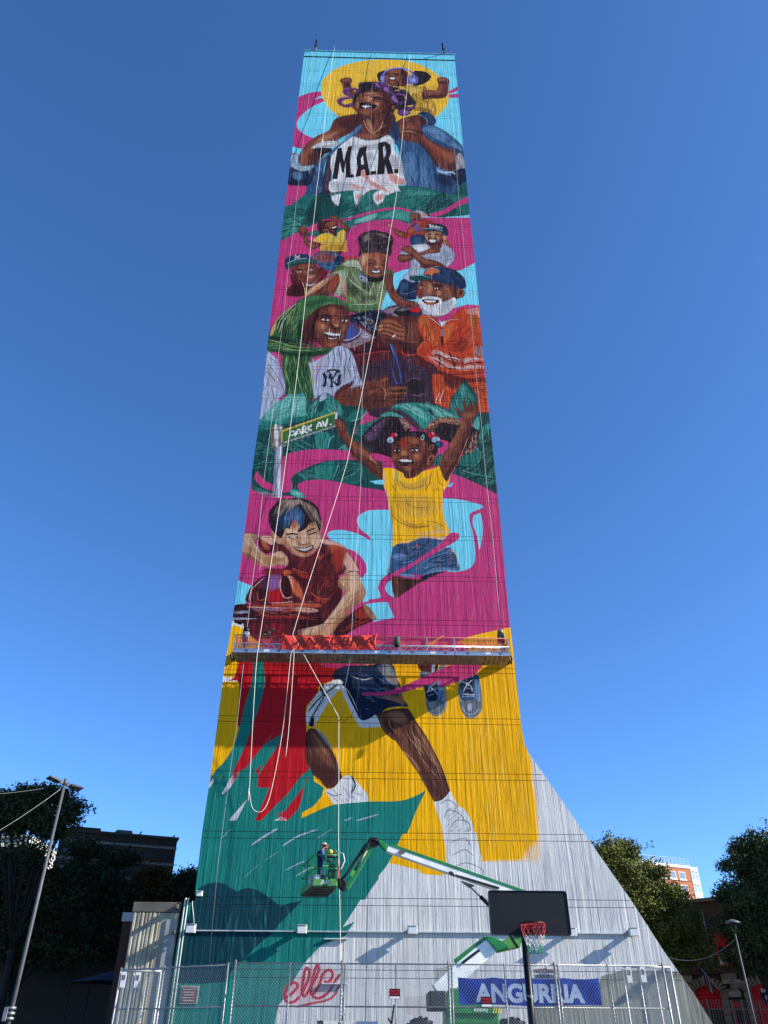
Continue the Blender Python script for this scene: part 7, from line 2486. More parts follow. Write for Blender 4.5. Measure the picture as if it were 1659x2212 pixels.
for D, nm in ((D1, 0), (D2, 1)):
    cxx = (D[0] + D[1]) / 2; rad_ = (D[1] - D[0]) / 2; rise = rad_ * .42; spring = D[2] - rise
    for sd_ in (-1, 1):
        uu = cxx + sd_ * (rad_ + .22)
        k = 0; z0 = 0
        while z0 < spring - .05:
            facade_part(uu - .22 + .01, uu + .22 - .01, z0 + .012, min(z0 + .4, spring) - .012, -.12, .03, 'jamb_stone', stone); z0 += .4
    N_ = 13
    for k in range(N_):
        t0, t1 = k / N_, (k + 1) / N_
        def ap(t, ex): 
            a = math.pi * (1 - t); return FA.P(cxx + (rad_ + ex) * math.cos(a), spring + (rise + ex) * math.sin(a))
        g_ = .012 / rad_
        q = [ap(t0 + g_, 0), ap(t1 - g_, 0), ap(t1 - g_, .5), ap(t0 + g_, .5)]
        MB().hexa([p - FA.n * .12 for p in q] + [p + FA.n * .04 for p in q]).build('voussoir', stone, fh)
    dn_ = D[3]
    poly = [FA.P(D[0], dn_), FA.P(D[1], dn_)] + [FA.P(cxx + rad_ * math.cos(math.pi * k / 12), spring + rise * math.sin(math.pi * k / 12)) for k in range(13)]
    dr = MB().prism(poly, -FA.n * .5, -FA.n * .42 * 0 - FA.n * .10).build('roller_door' if nm == 0 else 'arched_door', redm, fh)
    for k in range(1, 6):
        zz = dn_ + (D[2] - dn_) * k / 6.5
        if zz < spring: FA.slab(D[0] + .03, D[1] - .03, zz - .012, zz + .012, -.10, -.085).build('door_rail', mat('door_red_dark', '7E0E16', .5), dr)
    if nm == 0: facade_part(D[0] + .02, D[1] - .02, .02, dn_, -.5, -.3, 'dark_bay', blackp)
o = facade_part(DS[0], DS[1], DS[3], DS[2], -.12, -.02, 'side_door', redm)
facade_part(DS[0] - .1, DS[0], DS[3], DS[2] + .1, -.12, .03, 'door_frame', stone); facade_part(DS[1], DS[1] + .1, DS[3], DS[2] + .1, -.12, .03, 'door_frame', stone)
FA.slab(DS[0] + .1, DS[0] + .5, DS[2] - 1.1, DS[2] - .3, -.02, -.01).build('door_pane', pane_m, o)
a_, b_2 = FA.hit('r1', 935, 1615), FA.hit('r1', 1200, 1550)
pq = facade_part(a_[0], b_2[0], a_[1], b_2[1], .03, .09, 'plaque', mat('plaque_stone', 'A89C8A', .85, 0, .15, 3), bevel=.01)
text_mesh('lettering', '55', blackm, pq, FA.P(a_[0] + (b_2[0] - a_[0]) * .42, a_[1] + .06, .095), FA.d, (0, 0, 1), (b_2[0] - a_[0]) * .22, (b_2[1] - a_[1]) * .5, bold=.02)
a_, b_2 = FA.hit('r1', 1035, 1815), FA.hit('r1', 1195, 1725)
facade_part(a_[0], b_2[0], a_[1], b_2[1], .03, .08, 'plaque', mat('plaque_stone', 'A89C8A'), bevel=.01)
# round emblem on the second door
e0 = FA.hit('r1', 1640, 1790); rr_ = .62
em = MB().prism([FA.P(e0[0] + rr_ * math.cos(k / 14 * math.pi * 1), e0[1] + rr_ * math.sin(k / 14 * math.pi * 2)) if False else FA.P(e0[0] + rr_ * math.cos(k / 24 * 2 * math.pi), e0[1] + rr_ * math.sin(k / 24 * 2 * math.pi)) for k in range(24)], -FA.n * .095, -FA.n * .07).build('emblem', mat('emblem_navy', '1E2A40', .6), fh)
text_mesh('lettering', 'BAT', whitep, em, FA.P(e0[0] - .52, e0[1] + .18, -.066), FA.d, (0, 0, 1), .55, .2, bold=.03)
FA.slab(e0[0] - .35, e0[0] + .4, e0[1] - .18, e0[1] + .02, -.07, -.06).build('emblem_bar', mat('emblem_cream', 'D8C8A8', .7), em)
# upper red window with air conditioner
a_, b_2 = FA.hit('r1', 905, 1340), FA.hit('r1', 1010, 855)
wn_ = facade_part(a_[0], b_2[0] + .15, a_[1], b_2[1], -.02, .03, 'window', pane_m)
w0, w1 = a_[0], b_2[0] + .15
zm = FA.hit('r1', 950, 1060)[1]
for (ua, ub, za, zb) in ((w0 - .06, w0 + .06, a_[1], b_2[1]), (w1 - .06, w1 + .06, a_[1], b_2[1]), (w0, w1, b_2[1] - .06, b_2[1] + .06), (w0, w1, a_[1] - .06, a_[1] + .06), ((w0 + w1) / 2 - .03, (w0 + w1) / 2 + .03, a_[1], b_2[1])):
    FA.slab(ua, ub, za, zb, .02, .07).build('frame', redm, wn_)
FA.slab(w0, w1, zm, b_2[1], .03, .045).build('red_panel', redm, wn_)
a_ = FA.hit('r1', 965, 1275)
ac = FA.slab(a_[0] - .2, a_[0] + .2, a_[1] - .22, a_[1] + .22, .0, .35).build('air_conditioner', whitep, wn_, bevel=.02)
FA.slab(w0 - 3.2, w1 - 3.0, FA.hit('r1', 950, 1340)[1], FA.hit('r1', 950, 860)[1], -.02, .03).build('window', pane_m, fh)
# vertical pale streaks: downpipe
p_ = FA.hit('r1', 700, 870)
MB().tube([FA.P(p_[0], zs_ + .2, .08), FA.P(p_[0], zr - .6, .08)], .05, 8).build('downpipe', mat('downpipe_grey', '8E9298', .5), fh, True)
# flag on a slanting pole
a_ = FA.hit('r1', 905, 1735); pb_ = FA.P(a_[0], a_[1], .05); pt_ = pb_ + FA.n * 1.5 + Vector((-.4, 0, 1.35))
fg = empty('flag', pb_, 'striped flag on a slanting pole beside the red roller door', 'flag')
MB().tube([pb_, pt_], .022, 6).build('pole', whitep, fg, True)
MB().ball(pt_, .045).build('finial', mat('gold', 'C8A23A', .4, .6), fg, True)
for k in range(7):
    q0, q1 = pb_.lerp(pt_, .42 + .08 * k), pb_.lerp(pt_, .42 + .08 * (k + 1))
    dz = .8
    w_ = Vector((.04 * math.sin(k * 1.9), .03, 0)); w2_ = Vector((.04 * math.sin((k + 1) * 1.9), .03, 0))
    cm = mat('flag_red', '7A2028', .85) if k % 2 == 0 else mat('flag_white', '8E8880', .85)
    canton = k >= 4
    if canton:
        MB().face([q0, q1, q1 + w2_ * .5 - Vector((0, 0, dz * .45)), q0 + w_ * .5 - Vector((0, 0, dz * .45))]).build('canton', mat('flag_navy', '20304E', .85), fg)
        MB().face([q0 + w_ * .5 - Vector((0, 0, dz * .45)), q1 + w2_ * .5 - Vector((0, 0, dz * .45)), q1 + w2_ - Vector((0, 0, dz)), q0 + w_ - Vector((0, 0, dz))]).build('stripe', cm, fg)
    else:
        MB().face([q0, q1, q1 + w2_ - Vector((0, 0, dz)), q0 + w_ - Vector((0, 0, dz))]).build('stripe', cm, fg)

# iron fence and retaining wall in front of it
ya = 3.0
xa, xb = rp('r1', 500, 1900, ya).x, rp('r1', 1700, 1900, ya).x + 6
ft = rp('r1', 1000, 1878, ya).z
iron = empty('iron_fence', ((xa + xb) / 2, ya, 0), 'black iron picket fence on a low kerb in front of the firehouse', 'fence')
MB().box(((xa + xb) / 2, ya, .45), (xb - xa, .4, .9)).build('kerb_wall', mat('smooth_concrete', '9A9A98'), iron)
pk_ = MB(); x = xa
while x < xb:
    pk_.bar((x, ya, .9), (x, ya, ft), .022, .022); pk_.bar((x, ya, ft), (x, ya, ft + .07), .03, .03, w2=.002, h2=.002); x += .13
o = pk_.build('pickets', blackm, iron); o['kind'] = 'stuff'
for zz in (ft - .3, ft - 1.0, 1.05): MB().bar((xa, ya, zz), (xb, ya, zz), .03, .045).build('rail', blackm, iron)
x = xa + .6
while x < xb: MB().bar((x, ya, .9), (x, ya, ft + .1), .06, .06).build('post', blackm, iron); x += 2.4

# ------------------------------------------------------------------ street lamps
pole_m = mat('lamp_pole_grey', '4E5052', .6, .1, .12, 4)
YP = -15.5
pt = rp('l2', 545, 140, YP); pxy = (pt.x, YP)
lamp = empty('street_lamp', (pt.x, YP, 0), 'tall grey street lamp with two flat rectangular heads at left', 'street lamp')
MB().tube([(pt.x, YP, 0), (pt.x, YP, pt.z)], .058, 14, .038).build('pole', pole_m, lamp, True)
MB().tube([(pt.x, YP, pt.z - .02), (pt.x, YP, pt.z + .16)], .05, 10).build('pole_cap', pole_m, lamp, True)
zb = rp('l3', 135, 1390, YP).z
for k in range(3): MB().tube([(pt.x, YP, zb - .12 + k * .11), (pt.x, YP, zb - .06 + k * .11)], .105, 14).build('band_clamp', galv, lamp, True)
MB().box((pt.x - .1, YP - .06, zb), (.1, .1, .3)).build('junction_box', galv, lamp, bevel=.01)
headm = mat('lamp_head_dark', '3A3C3E', .5, .3, .15, 5); ledm = mat('led_panel', 'B8B8AC', .4, 0, .1, 20)
def lamp_head(d, tilt, L=.8, W=.42):
    d = Vector(d).normalized(); sd2 = Vector((-d.y, d.x, 0)).normalized(); up = d.cross(sd2).normalized()
    if up.z < 0: up = -up
    c = Vector((pt.x, YP, pt.z + .02)); a0 = c + d * .06; a1 = c + d * (.06 + L)
    MB().bar(a0, a0 + d * .12, .07, .07, up).build('arm', pole_m, lamp)
    h = MB().bar(a0 + d * .1, a1, W * .75, .075, up, W, .05).build('lamp_head', headm, lamp, bevel=.015)
    MB().bar(a0 + d * .33 - up * .035, a1 - d * .12 - up * .028, W * .6, .012, up).build('led_panel', ledm, h)
lamp_head((-.78, -.62, .20), 0, .46, .36); lamp_head((.78, .62, -.12), 0, .46, .36)
def sag_wire(name, a, b, sag, r, m, lab):
    P = [a.lerp(b, k / 16) + Vector((0, 0, -sag * 4 * (k / 16) * (1 - k / 16))) for k in range(17)]
    tag(MB().tube(P, r, 5).build(name, m, None, True), lab, 'wire')
sag_wire('overhead_wire', Vector((pt.x - .06, YP, pt.z - .1)), rp('l2', -60, 560, YP - 1.0), .05, .009, galv, 'overhead wire running down left from the tall street lamp')
sag_wire('overhead_wire', rp('l2', 365, 172, YP + 4), rp('l2', -60, 222, YP + 1), .02, .008, galv, 'pale overhead wire ending in front of the left tree')
YR = -1.0
t0, t1 = rp('r1', 1112, 870, YR), rp('r1', 1300, 1640, YR)
l2 = empty('street_lamp', (t0.x, YR, 0), 'grey lamp post with a shallow dome head in front of the firehouse', 'street lamp')
MB().tube([(t0.x, YR, 0), (t0.x, YR, t0.z)], .05, 12, .036).build('pole', pole_m, l2, True)
hc = rp('r1', 1082, 712, YR)
for k in range(4):
    a = 2 * math.pi * k / 4 + .5
    MB().tube([(t0.x, YR, t0.z), (t0.x + .1 * math.cos(a), YR + .1 * math.sin(a), t0.z + .2), (t0.x + .16 * math.cos(a), YR + .16 * math.sin(a), t0.z + .42)], .014, 6).build('yoke_arm', pole_m, l2, True)
MB().tube([(t0.x, YR, t0.z + .40), (t0.x, YR, t0.z + .44), (t0.x, YR, t0.z + .5), (t0.x, YR, t0.z + .56)], [.30, .32, .22, .06], 20).build('dome', mat('dome_grey', '62645F', .5, .3, .1, 4), l2, True)
MB().tube([(t0.x, YR, t0.z + .36), (t0.x, YR, t0.z + .40)], .22, 16).build('lamp_glass', blackm, l2, True)
sag_wire('service_wire', Vector((t0.x, YR, rp('r1', 1115, 930, YR).z)), rp('r1', 60, 1200, .3), .45, .012, mat('wire_tan', '7A7468', .6), 'sagging wire from the dome-headed lamp to behind the buttress')

# ------------------------------------------------------------------ trees
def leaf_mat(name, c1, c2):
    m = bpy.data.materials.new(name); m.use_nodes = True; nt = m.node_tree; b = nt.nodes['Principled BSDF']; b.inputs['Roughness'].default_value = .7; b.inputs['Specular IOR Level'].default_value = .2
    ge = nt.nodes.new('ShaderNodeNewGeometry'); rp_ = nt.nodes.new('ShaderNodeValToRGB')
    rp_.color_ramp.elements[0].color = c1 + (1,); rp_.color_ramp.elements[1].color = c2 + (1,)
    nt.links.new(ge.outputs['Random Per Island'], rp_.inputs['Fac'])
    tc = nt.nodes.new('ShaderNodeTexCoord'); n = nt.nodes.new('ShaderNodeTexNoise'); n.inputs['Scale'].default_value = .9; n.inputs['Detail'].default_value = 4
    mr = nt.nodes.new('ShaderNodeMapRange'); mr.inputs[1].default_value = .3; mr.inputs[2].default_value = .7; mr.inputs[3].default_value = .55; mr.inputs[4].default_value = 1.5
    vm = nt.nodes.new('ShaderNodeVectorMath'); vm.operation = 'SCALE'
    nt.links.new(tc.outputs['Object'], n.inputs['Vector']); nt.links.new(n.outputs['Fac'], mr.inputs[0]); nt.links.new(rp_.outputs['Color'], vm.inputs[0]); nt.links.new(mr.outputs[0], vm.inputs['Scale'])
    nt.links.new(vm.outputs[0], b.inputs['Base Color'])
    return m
bark = mat('bark', '2A231C', .95, 0, .3, 3, .5, 15)
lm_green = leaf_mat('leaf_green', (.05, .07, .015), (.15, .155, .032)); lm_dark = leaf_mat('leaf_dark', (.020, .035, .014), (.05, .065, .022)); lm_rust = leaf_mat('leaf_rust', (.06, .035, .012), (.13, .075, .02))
def tree(base, crown, nleaf, size, lm, label, seed, group=None, rag=.45, trunk_r=.2):
    """crown: list of (centre, (rx, ry, rz)); leaves in small sprays through the volume, limbs reach each lobe"""
    rng = np.random.default_rng(seed)
    main = list(crown); crown = list(crown)
    for c, r in main:                     # satellite sprays break up the outline of every lobe
        for k in range(5):
            d = rng.normal(size=3); d /= np.linalg.norm(d); d[2] = d[2] * .7 + .15; q = .22 + .16 * rng.random()
            crown.append((Vector((c.x + d[0] * r[0] * 1.05, c.y + d[1] * r[1] * 1.05, c.z + d[2] * r[2] * 1.05)), (r[0] * q, r[1] * q, r[2] * q)))
    t = empty('tree', base, label, 'tree', group)
    b = Vector(base)
    top = max((Vector(c) for c, r in crown), key=lambda c: c.z)
    cen = sum((Vector(c) for c, r in crown), Vector()) / len(crown)
    fork = Vector((b.x + (cen.x - b.x) * .3, b.y + (cen.y - b.y) * .3, b.z + (cen.z - b.z) * .45))
    MB().tube([b, b.lerp(fork, .5) + Vector((.05, .03, 0)), fork], [trunk_r * 1.25, trunk_r, trunk_r * .85], 10).build('trunk', bark, t, True)
    lb = MB()
    for c, r in main:
        c = Vector(c); mid = fork.lerp(c, .5) + Vector((rng.normal() * .2, rng.normal() * .2, .25))
        lb.tube([fork, mid, c], [trunk_r * .5, trunk_r * .32, trunk_r * .12], 6)
        for k in range(5):
            d = Vector((rng.normal() * r[0], rng.normal() * r[1], abs(rng.normal()) * r[2])) * .6
            lb.tube([mid.lerp(c, .3 + .15 * k), c + d * .5 + Vector((0, 0, .1)), c + d], [trunk_r * .14, trunk_r * .09, .01], 5)
    lb.build('limbs', bark, t, True)
    vols = np.array([r[0] * r[1] * r[2] for c, r in crown]); pr = vols ** .8; pr /= pr.sum()
    ncl = max(20, nleaf // 22)
    which = rng.choice(len(crown), ncl, p=pr)
    C_ = np.array([tuple(c) for c, r in crown])[which]; R_ = np.array([r for c, r in crown])[which]
    d = rng.normal(size=(ncl, 3)); d /= np.linalg.norm(d, axis=1)[:, None]
    rad_ = (rng.random(ncl) ** .5) * (1 + rag * rng.normal(size=ncl) * .45)
    cl = C_ + d * R_ * rad_[:, None]
    per = 22
    P = np.repeat(cl, per, 0) + rng.normal(size=(ncl * per, 3)) * size * np.array([2.3, 2.3, 1.6])
    n = len(P)
    a = rng.normal(size=(n, 3)); a /= np.linalg.norm(a, axis=1)[:, None]
    bb_ = np.cross(a, rng.normal(size=(n, 3))); bb_ /= np.linalg.norm(bb_, axis=1)[:, None]
    L = size * (.7 + .6 * rng.random((n, 1))); W_ = L * .5
    V = np.stack([P - a * L, P + bb_ * W_, P + a * L, P - bb_ * W_], 1).reshape(-1, 3)
    me = bpy.data.meshes.new('crown'); me.vertices.add(len(V)); me.vertices.foreach_set('co', V.astype(np.float32).ravel())
    me.loops.add(n * 4); me.loops.foreach_set('vertex_index', np.arange(n * 4, dtype=np.int32))
    me.polygons.add(n); me.polygons.foreach_set('loop_start', np.arange(0, n * 4, 4, dtype=np.int32)); me.polygons.foreach_set('loop_total', np.full(n, 4, np.int32))
    me.update(calc_edges=True); me.materials.append(lm)
    o = bpy.data.objects.new('crown', me); C.objects.link(o); o.parent = t; o.matrix_parent_inverse = Matrix.Translation(-t.location)
    return t
def crown_px(r, Y, lobes, k=1.0):
    out = []
    for (x, y, rx, ry, dy) in lobes:
        c = rp(r, x, y, Y + dy); ex = rp(r, x + rx, y, Y + dy).x - c.x; ez = c.z - rp(r, x, y + ry, Y + dy).z
        out.append((c, (ex * k, ex * .9 * k, ez * k)))
    return out
# right, sunlit top
cr = crown_px('g4', 14, [(795, 650, 95, 110, 0), (885, 625, 95, 75, 1), (900, 780, 150, 110, -.5), (1010, 740, 90, 90, 0), (1080, 850, 110, 110, .3), (960, 930, 150, 120, 0), (1180, 880, 70, 80, .5), (1150, 1010, 130, 120, 0), (1050, 1090, 170, 130, 1), (1250, 1120, 120, 140, .6), (1100, 1190, 130, 90, 0)], .88)
tree((rp('g4', 1090, 1300, 14).x, 14.2, 0), cr, 70000, .085, lm_green, 'olive green tree with a sunlit top beside the buttress', 3, None, .75)
cr = crown_px('g4', 9, [(1620, 610, 130, 110, 0), (1540, 710, 110, 110, 0), (1660, 760, 150, 150, .5), (1480, 850, 90, 80, 0), (1580, 900, 160, 130, 0), (1700, 950, 170, 200, 0), (1420, 860, 50, 40, .4), (1500, 1020, 130, 130, .8), (1640, 1120, 170, 150, 0), (1560, 1200, 120, 90, 0), (1760, 700, 160, 200, 0)], .9)
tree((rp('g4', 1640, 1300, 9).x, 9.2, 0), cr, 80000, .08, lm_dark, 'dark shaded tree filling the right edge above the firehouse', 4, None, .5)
# left
cr = crown_px('l2', 9, [(120, 300, 170, 110, 0), (320, 230, 130, 80, 0), (470, 250, 120, 90, .5), (600, 330, 100, 70, .5), (560, 430, 110, 80, 0), (250, 400, 200, 110, 0), (100, 480, 160, 100, 0), (430, 520, 130, 90, 0), (-60, 380, 160, 150, 0), (250, 720, 150, 70, 0)])
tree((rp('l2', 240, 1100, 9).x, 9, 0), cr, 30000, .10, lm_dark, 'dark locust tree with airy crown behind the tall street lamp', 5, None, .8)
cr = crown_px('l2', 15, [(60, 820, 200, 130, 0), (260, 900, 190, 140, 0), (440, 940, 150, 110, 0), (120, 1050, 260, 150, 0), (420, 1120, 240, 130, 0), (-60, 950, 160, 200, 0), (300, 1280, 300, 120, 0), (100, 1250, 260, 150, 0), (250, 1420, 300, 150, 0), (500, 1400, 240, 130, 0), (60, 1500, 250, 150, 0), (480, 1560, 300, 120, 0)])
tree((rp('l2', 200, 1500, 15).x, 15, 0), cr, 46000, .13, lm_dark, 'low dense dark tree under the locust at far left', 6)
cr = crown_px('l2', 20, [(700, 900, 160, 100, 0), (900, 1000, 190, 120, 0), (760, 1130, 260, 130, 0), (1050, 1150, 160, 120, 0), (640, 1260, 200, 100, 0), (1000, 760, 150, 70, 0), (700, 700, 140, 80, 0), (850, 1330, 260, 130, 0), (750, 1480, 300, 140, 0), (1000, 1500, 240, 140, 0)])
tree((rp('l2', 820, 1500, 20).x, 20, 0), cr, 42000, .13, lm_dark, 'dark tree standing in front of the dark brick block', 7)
cr = crown_px('l2', 22, [(1290, 930, 110, 90, 0), (1380, 960, 70, 70, 0), (1240, 1060, 130, 100, 0), (1380, 1090, 90, 90, 0), (1300, 1200, 140, 90, 0)])
tree((rp('l2', 1300, 1400, 22).x, 22, 0), cr, 18000, .12, lm_rust, 'rust brown autumn tree behind the low ribbed wall', 8)
cr = crown_px('l2', 27, [(1540, 970, 90, 90, 0), (1620, 940, 70, 70, 0), (1600, 1060, 110, 90, 0), (1500, 1080, 80, 80, 0), (1700, 1000, 90, 120, 0)])
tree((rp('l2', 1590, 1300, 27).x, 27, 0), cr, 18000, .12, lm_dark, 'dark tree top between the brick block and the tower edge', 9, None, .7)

# ------------------------------------------------------------------ dark apartment block at left
zr2 = 20.5
la, lb_ = at_z('l2', 520, 528, zr2), at_z('l2', 1497, 607, zr2)
FB = Facade(la, lb_)
blk = empty('brick_apartment_block', FB.P(FB.L / 2, 0), 'shaded dark brick apartment block with pale bands behind the left trees', 'building')
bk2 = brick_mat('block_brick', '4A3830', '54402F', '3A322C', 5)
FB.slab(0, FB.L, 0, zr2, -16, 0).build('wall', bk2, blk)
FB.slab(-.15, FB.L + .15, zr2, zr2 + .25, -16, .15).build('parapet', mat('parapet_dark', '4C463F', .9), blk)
bandm = mat('pale_band', '8E8478', .9, 0, .15, 2)
bands = [FB.hit('l2', 1480, 680)[1], FB.hit('l2', 1455, 818)[1], FB.hit('l2', 1190, 945)[1]]
sp_ = bands[0] - bands[1]
bz = [bands[0] - k * sp_ for k in range(7) if bands[0] - k * sp_ > 1]
for z in bz: FB.slab(-.05, FB.L + .05, z - .12, z + .12, -.02, .06).build('band', bandm, blk)
for j, z in enumerate(bz[:6]):
    n = 6
    for k in range(n):
        u = FB.L * (k + .5) / n
        w = FB.slab(u - .65, u + .65, z - sp_ + .5, z - .75, -.02, .05).build('window', mat('dark_frame', '3E3A36', .7), blk)
        FB.slab(u - .58, u - .02, z - sp_ + .57, z - .82, .05, .06).build('pane', pane_m, w); FB.slab(u + .02, u + .58, z - sp_ + .57, z - .82, .05, .06).build('pane', pane_m, w)
a_, b_2 = FB.hit('l2', 600, 545), FB.hit('l2', 858, 500)
FB.slab(a_[0], b_2[0], zr2 + .2, b_2[1], -5, -.6).build('bulkhead', bk2, blk)
a_, b_2 = FB.hit('l2', 945, 572), FB.hit('l2', 1140, 512)
q = [FB.P(a_[0], zr2 + .2, -.8), FB.P(b_2[0], zr2 + .2, -.8), FB.P(b_2[0], zr2 + .2, -3.5), FB.P(a_[0], zr2 + .2, -3.5), FB.P(a_[0] + .5, b_2[1], -1.2), FB.P(b_2[0] - .2, b_2[1], -1.2), FB.P(b_2[0] - .2, b_2[1], -3), FB.P(a_[0] + .5, b_2[1], -3)]
MB().hexa(q).build('skylight', mat('copper_green', '4E6A5C', .7, 0, .2, 2), blk)
for (x, y0_, y1_, ln) in ((1165, 578, 528, .35), (1450, 603, 560, .3), (885, 555, 530, 0), (1215, 580, 562, 0)):
    a_ = FB.hit('l2', x, y0_); b_2 = FB.hit('l2', x, y1_)
    MB().bar(FB.P(a_[0], zr2 + .1, -.3), FB.P(a_[0] + ln, b_2[1], -.3), .14, .14).build('roof_vent', blackm, blk)
# pale sunlit building glimpsed through the locust
YW = 95
w0_, w1_ = rp('l2', -40, 640, YW), rp('l2', 235, 640, YW)
zt2, zb2 = rp('l2', 200, 590, YW).z, 0
wb_ = empty('pale_building', ((w0_.x + w1_.x) / 2, YW, 0), 'sunlit pale building glimpsed through the left locust tree', 'building')
MB().box(((w0_.x + w1_.x) / 2, YW + 8, zt2 / 2), (w1_.x - w0_.x, 16, zt2)).build('wall', mat('pale_wall', 'C9C6BE', .85, 0, .1, .5), wb_)
MB().box(((w0_.x + w1_.x) / 2, YW + 8, zt2 + .2), (w1_.x - w0_.x + .6, 16.6, .4)).build('parapet', mat('pale_wall', 'C9C6BE'), wb_)
for k in range(8):
    for j in range(4):
        x = w0_.x + (w1_.x - w0_.x) * (k + .5) / 8; z = zt2 - 2.2 - j * 3
        MB().box((x, YW - .02, z), (1.4, .08, 1.6)).build('window', pane_m, wb_)

# ------------------------------------------------------------------ red-brick building at right, in sun
ZA = 34.0
ra, rb = at_z('r2', 560, 450, ZA), at_z('r2', 955, 492, ZA)
FR = Facade(ra, rb)
rbld = empty('red_brick_building', FR.P(FR.L / 2, 0), 'sunlit red brick apartment building with glazed white corner behind the right trees', 'building')
bk3 = brick_mat('red_brick', 'B4623F', 'BE6E48', 'A88468', 3)
u0, u1 = FR.hit('r2', 480, 600)[0], FR.L
u0 -= 14
FR.slab(u0, u1, 0, ZA, -14, 0).build('brick_wall', bk3, rbld)
FR.slab(u0 - .1, u1 + .1, ZA, ZA + .55, -14, .15).build('parapet', whitep, rbld)
def far_win(x0_, y0_, x1_, y1_):
    a_, b_2 = FR.hit('r2', x0_, y1_), FR.hit('r2', x1_, y0_)
    fm = FR.slab(a_[0] - .12, b_2[0] + .12, a_[1] - .14, b_2[1] + .1, -.05, .06).build('window', whitep, rbld)
    FR.slab(a_[0], b_2[0], a_[1], b_2[1], .06, .075).build('pane', mat('far_pane', '6E7E8C', .2, 0, .2, .5, spec=.6), fm)
    FR.slab(a_[0] - .25, b_2[0] + .25, a_[1] - .34, a_[1] - .14, .0, .2).build('sill', whitep, fm)
a_, b_2 = FR.hit('r2', 780, 572), FR.hit('r2', 820, 518)
a3, b3 = FR.hit('r2', 865, 578), FR.hit('r2', 906, 525)
a4, b4 = FR.hit('r2', 888, 698), FR.hit('r2', 928, 642)
pit_ = a3[0] - a_[0]; ww_ = b_2[0] - a_[0]; hh_ = b_2[1] - a_[1]; fs_ = a3[1] - a4[1]
for j in range(6):
    for k in range(-6, 2):
        ua = a_[0] + pit_ * k; za = a_[1] - fs_ * j
        if za < 2: continue
        fm = FR.slab(ua - .12, ua + ww_ + .12, za - .14, za + hh_ + .1, -.05, .06).build('window', whitep, rbld)
        FR.slab(ua, ua + ww_, za, za + hh_, .06, .075).build('pane', mat('far_pane', '6E7E8C', .2, 0, .2, .5, spec=.6), fm)
        FR.slab(ua - .25, ua + ww_ + .25, za - .34, za - .14, .0, .2).build('sill', whitep, fm)
    FR.slab(u0, u1, a_[1] - fs_ * j + hh_ + .9, a_[1] - fs_ * j + hh_ + 1.05, -.02, .06).build('brick_course', mat('course_dark', '8A5238', .9), rbld)
# glazed corner
g1 = FR.hit('r2', 1022, 500)[0]
FR.slab(u1, g1, 0, ZA + .4, -6, .1).build('glazed_corner', whitep, rbld)
for j in range(7):
    zb_ = a_[1] + hh_ + .5 - fs_ * j
    if zb_ < 4: break
    for k in range(2):
        ua = u1 + (g1 - u1) * (.08 + .46 * k); ub = ua + (g1 - u1) * .38
        FR.slab(ua, ub, zb_ - fs_ * .62, zb_ - .5, .1, .12).build('glass_pane', mat('far_pane_blue', '8AA4B8', .15, 0, .1, .5, spec=.7), rbld)
        FR.slab(ua, ub, zb_ - .38, zb_, .1, .12).build('spandrel', mat('spandrel_grey', '6A7078', .5), rbld)
# roof rail
for k in range(15):
    u = u1 - k * 1.1 + .6
    MB().bar(FR.P(u, ZA + .5, -.2), FR.P(u, ZA + 2.0, -.2), .06, .06).build('rail_post', galv, rbld)
for z in (ZA + .95, ZA + 1.45, ZA + 1.95): MB().bar(FR.P(u1 - 16, z, -.2), FR.P(u1 + .7, z, -.2), .05, .05).build('roof_rail', galv, rbld)
for (x, y0_, y1_) in ((630, 440, 385), (648, 440, 380), (738, 440, 398), (810, 460, 410)):
    a_ = FR.hit('r2', x, y1_)
    MB().bar(FR.P(a_[0], ZA, -1), FR.P(a_[0], a_[1], -1), .3 if x < 700 else .14, .3 if x < 700 else .14).build('roof_pipe', whitep if x < 700 else blackm, rbld)
# penthouse
a_, b_2 = FR.hit('r2', 400, 400), FR.hit('r2', 530, 298)
FR.slab(a_[0] - 3, b_2[0], ZA + .3, b_2[1], -9, -2).build('penthouse', mat('cream_stucco', 'D9CDA8', .85, 0, .1, .5), rbld)
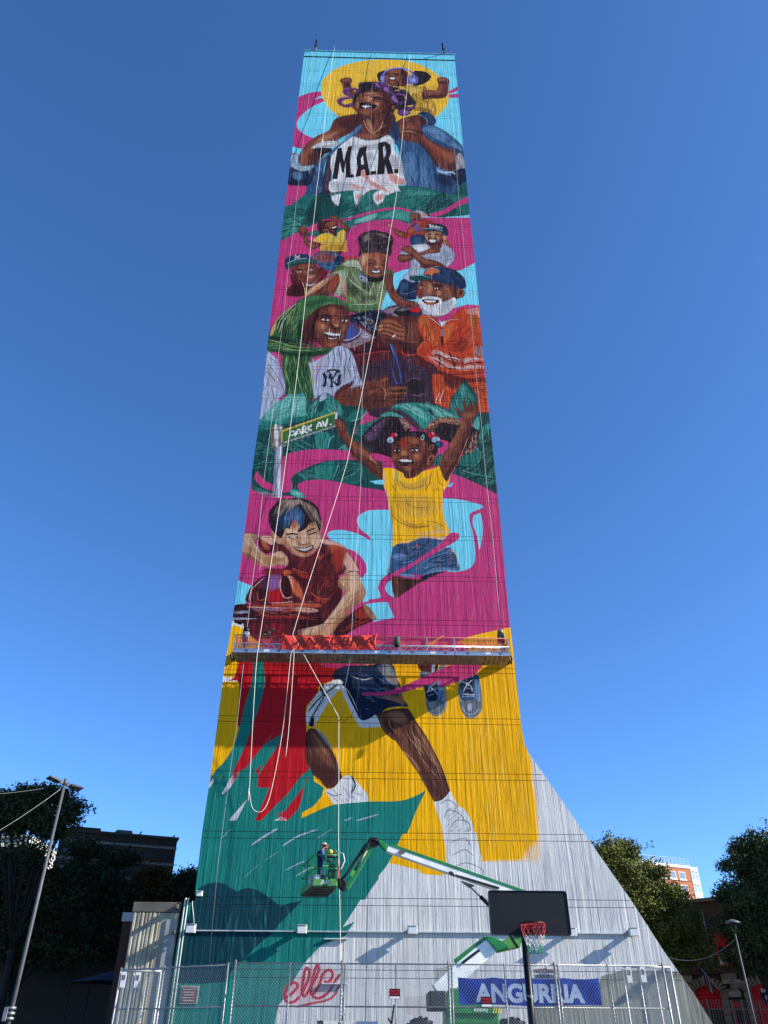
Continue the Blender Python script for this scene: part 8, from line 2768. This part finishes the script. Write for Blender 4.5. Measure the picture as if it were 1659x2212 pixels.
# small orange block
a_, b_2 = FR.hit('r2', 1062, 790), FR.hit('r2', 1155, 706)
ob_ = empty('orange_brick_building', FR.P((a_[0] + b_2[0]) / 2, 0, -10), 'small orange brick building end with one window beyond the glazed corner', 'building')
FR.slab(a_[0] - .6, b_2[0], 0, b_2[1], -18, -8).build('wall', mat('orange_brick', 'C67A4C', .9, 0, .15, 1), ob_)
FR.slab(a_[0] - .6, b_2[0] + .1, b_2[1], b_2[1] + .4, -18, -7.9).build('parapet', whitep, ob_)
c_, d_ = FR.hit('r2', 1115, 785), FR.hit('r2', 1138, 735)
FR.slab(c_[0], d_[0] + .4, c_[1] - 1.4, d_[1], -8.02, -7.94).build('window', pane_m, ob_)

# ------------------------------------------------------------------ off-frame block on the right that shades the firehouse side of the street
ofb = empty('shade_block', (66, 30, 0), 'unseen plain brick block added right of the street to shade the firehouse side', 'building')
MB().box((66, 24.5, 15.5), (14, 55, 31)).build('wall', bk2, ofb)
MB().box((66, 24.5, 31.2), (14.4, 55.4, .4)).build('parapet', bandm, ofb)
for j in range(9):
    for k in range(14):
        w = MB().box((58.98, 0 + k * 3.7, 2.5 + j * 3.1), (.08, 1.5, 1.6)).build('window', pane_m, ofb)

# ------------------------------------------------------------------ blue canopy in the shade at left
yc = 7.0
c_ = rp('l3', 1430, 985, yc); tp = rp('l3', 1475, 830, yc)
cn_ = empty('canopy_tent', (c_.x, yc, 0), 'small blue canopy on thin posts in the shade behind the low wall', 'canopy')
hw = 1.6
MB().tube([(c_.x, yc, c_.z), (c_.x, yc, tp.z)], [hw * 1.414, .02], 4).build('roof', mat('canopy_blue', '101A2C', .7, 0, .1, 2), cn_)
for sx in (-1, 1):
    for sy in (-1, 1): MB().tube([(c_.x + sx * hw * .95, yc + sy * hw * .95, 0), (c_.x + sx * hw * .95, yc + sy * hw * .95, c_.z)], .04, 8).build('post', blackm, cn_, True)

# boundary wall in the shade at left
bw_ = empty('boundary_wall', (-38, 19.5, 0), 'dark brick boundary wall in the shade at far left behind the lamp', 'wall')
MB().box((-38, 19.5, 3.2), (50, .4, 6.4)).build('brickwork', bk2, bw_)
MB().box((-38, 19.5, 6.47), (50.2, .55, .14)).build('coping', bk2, bw_)
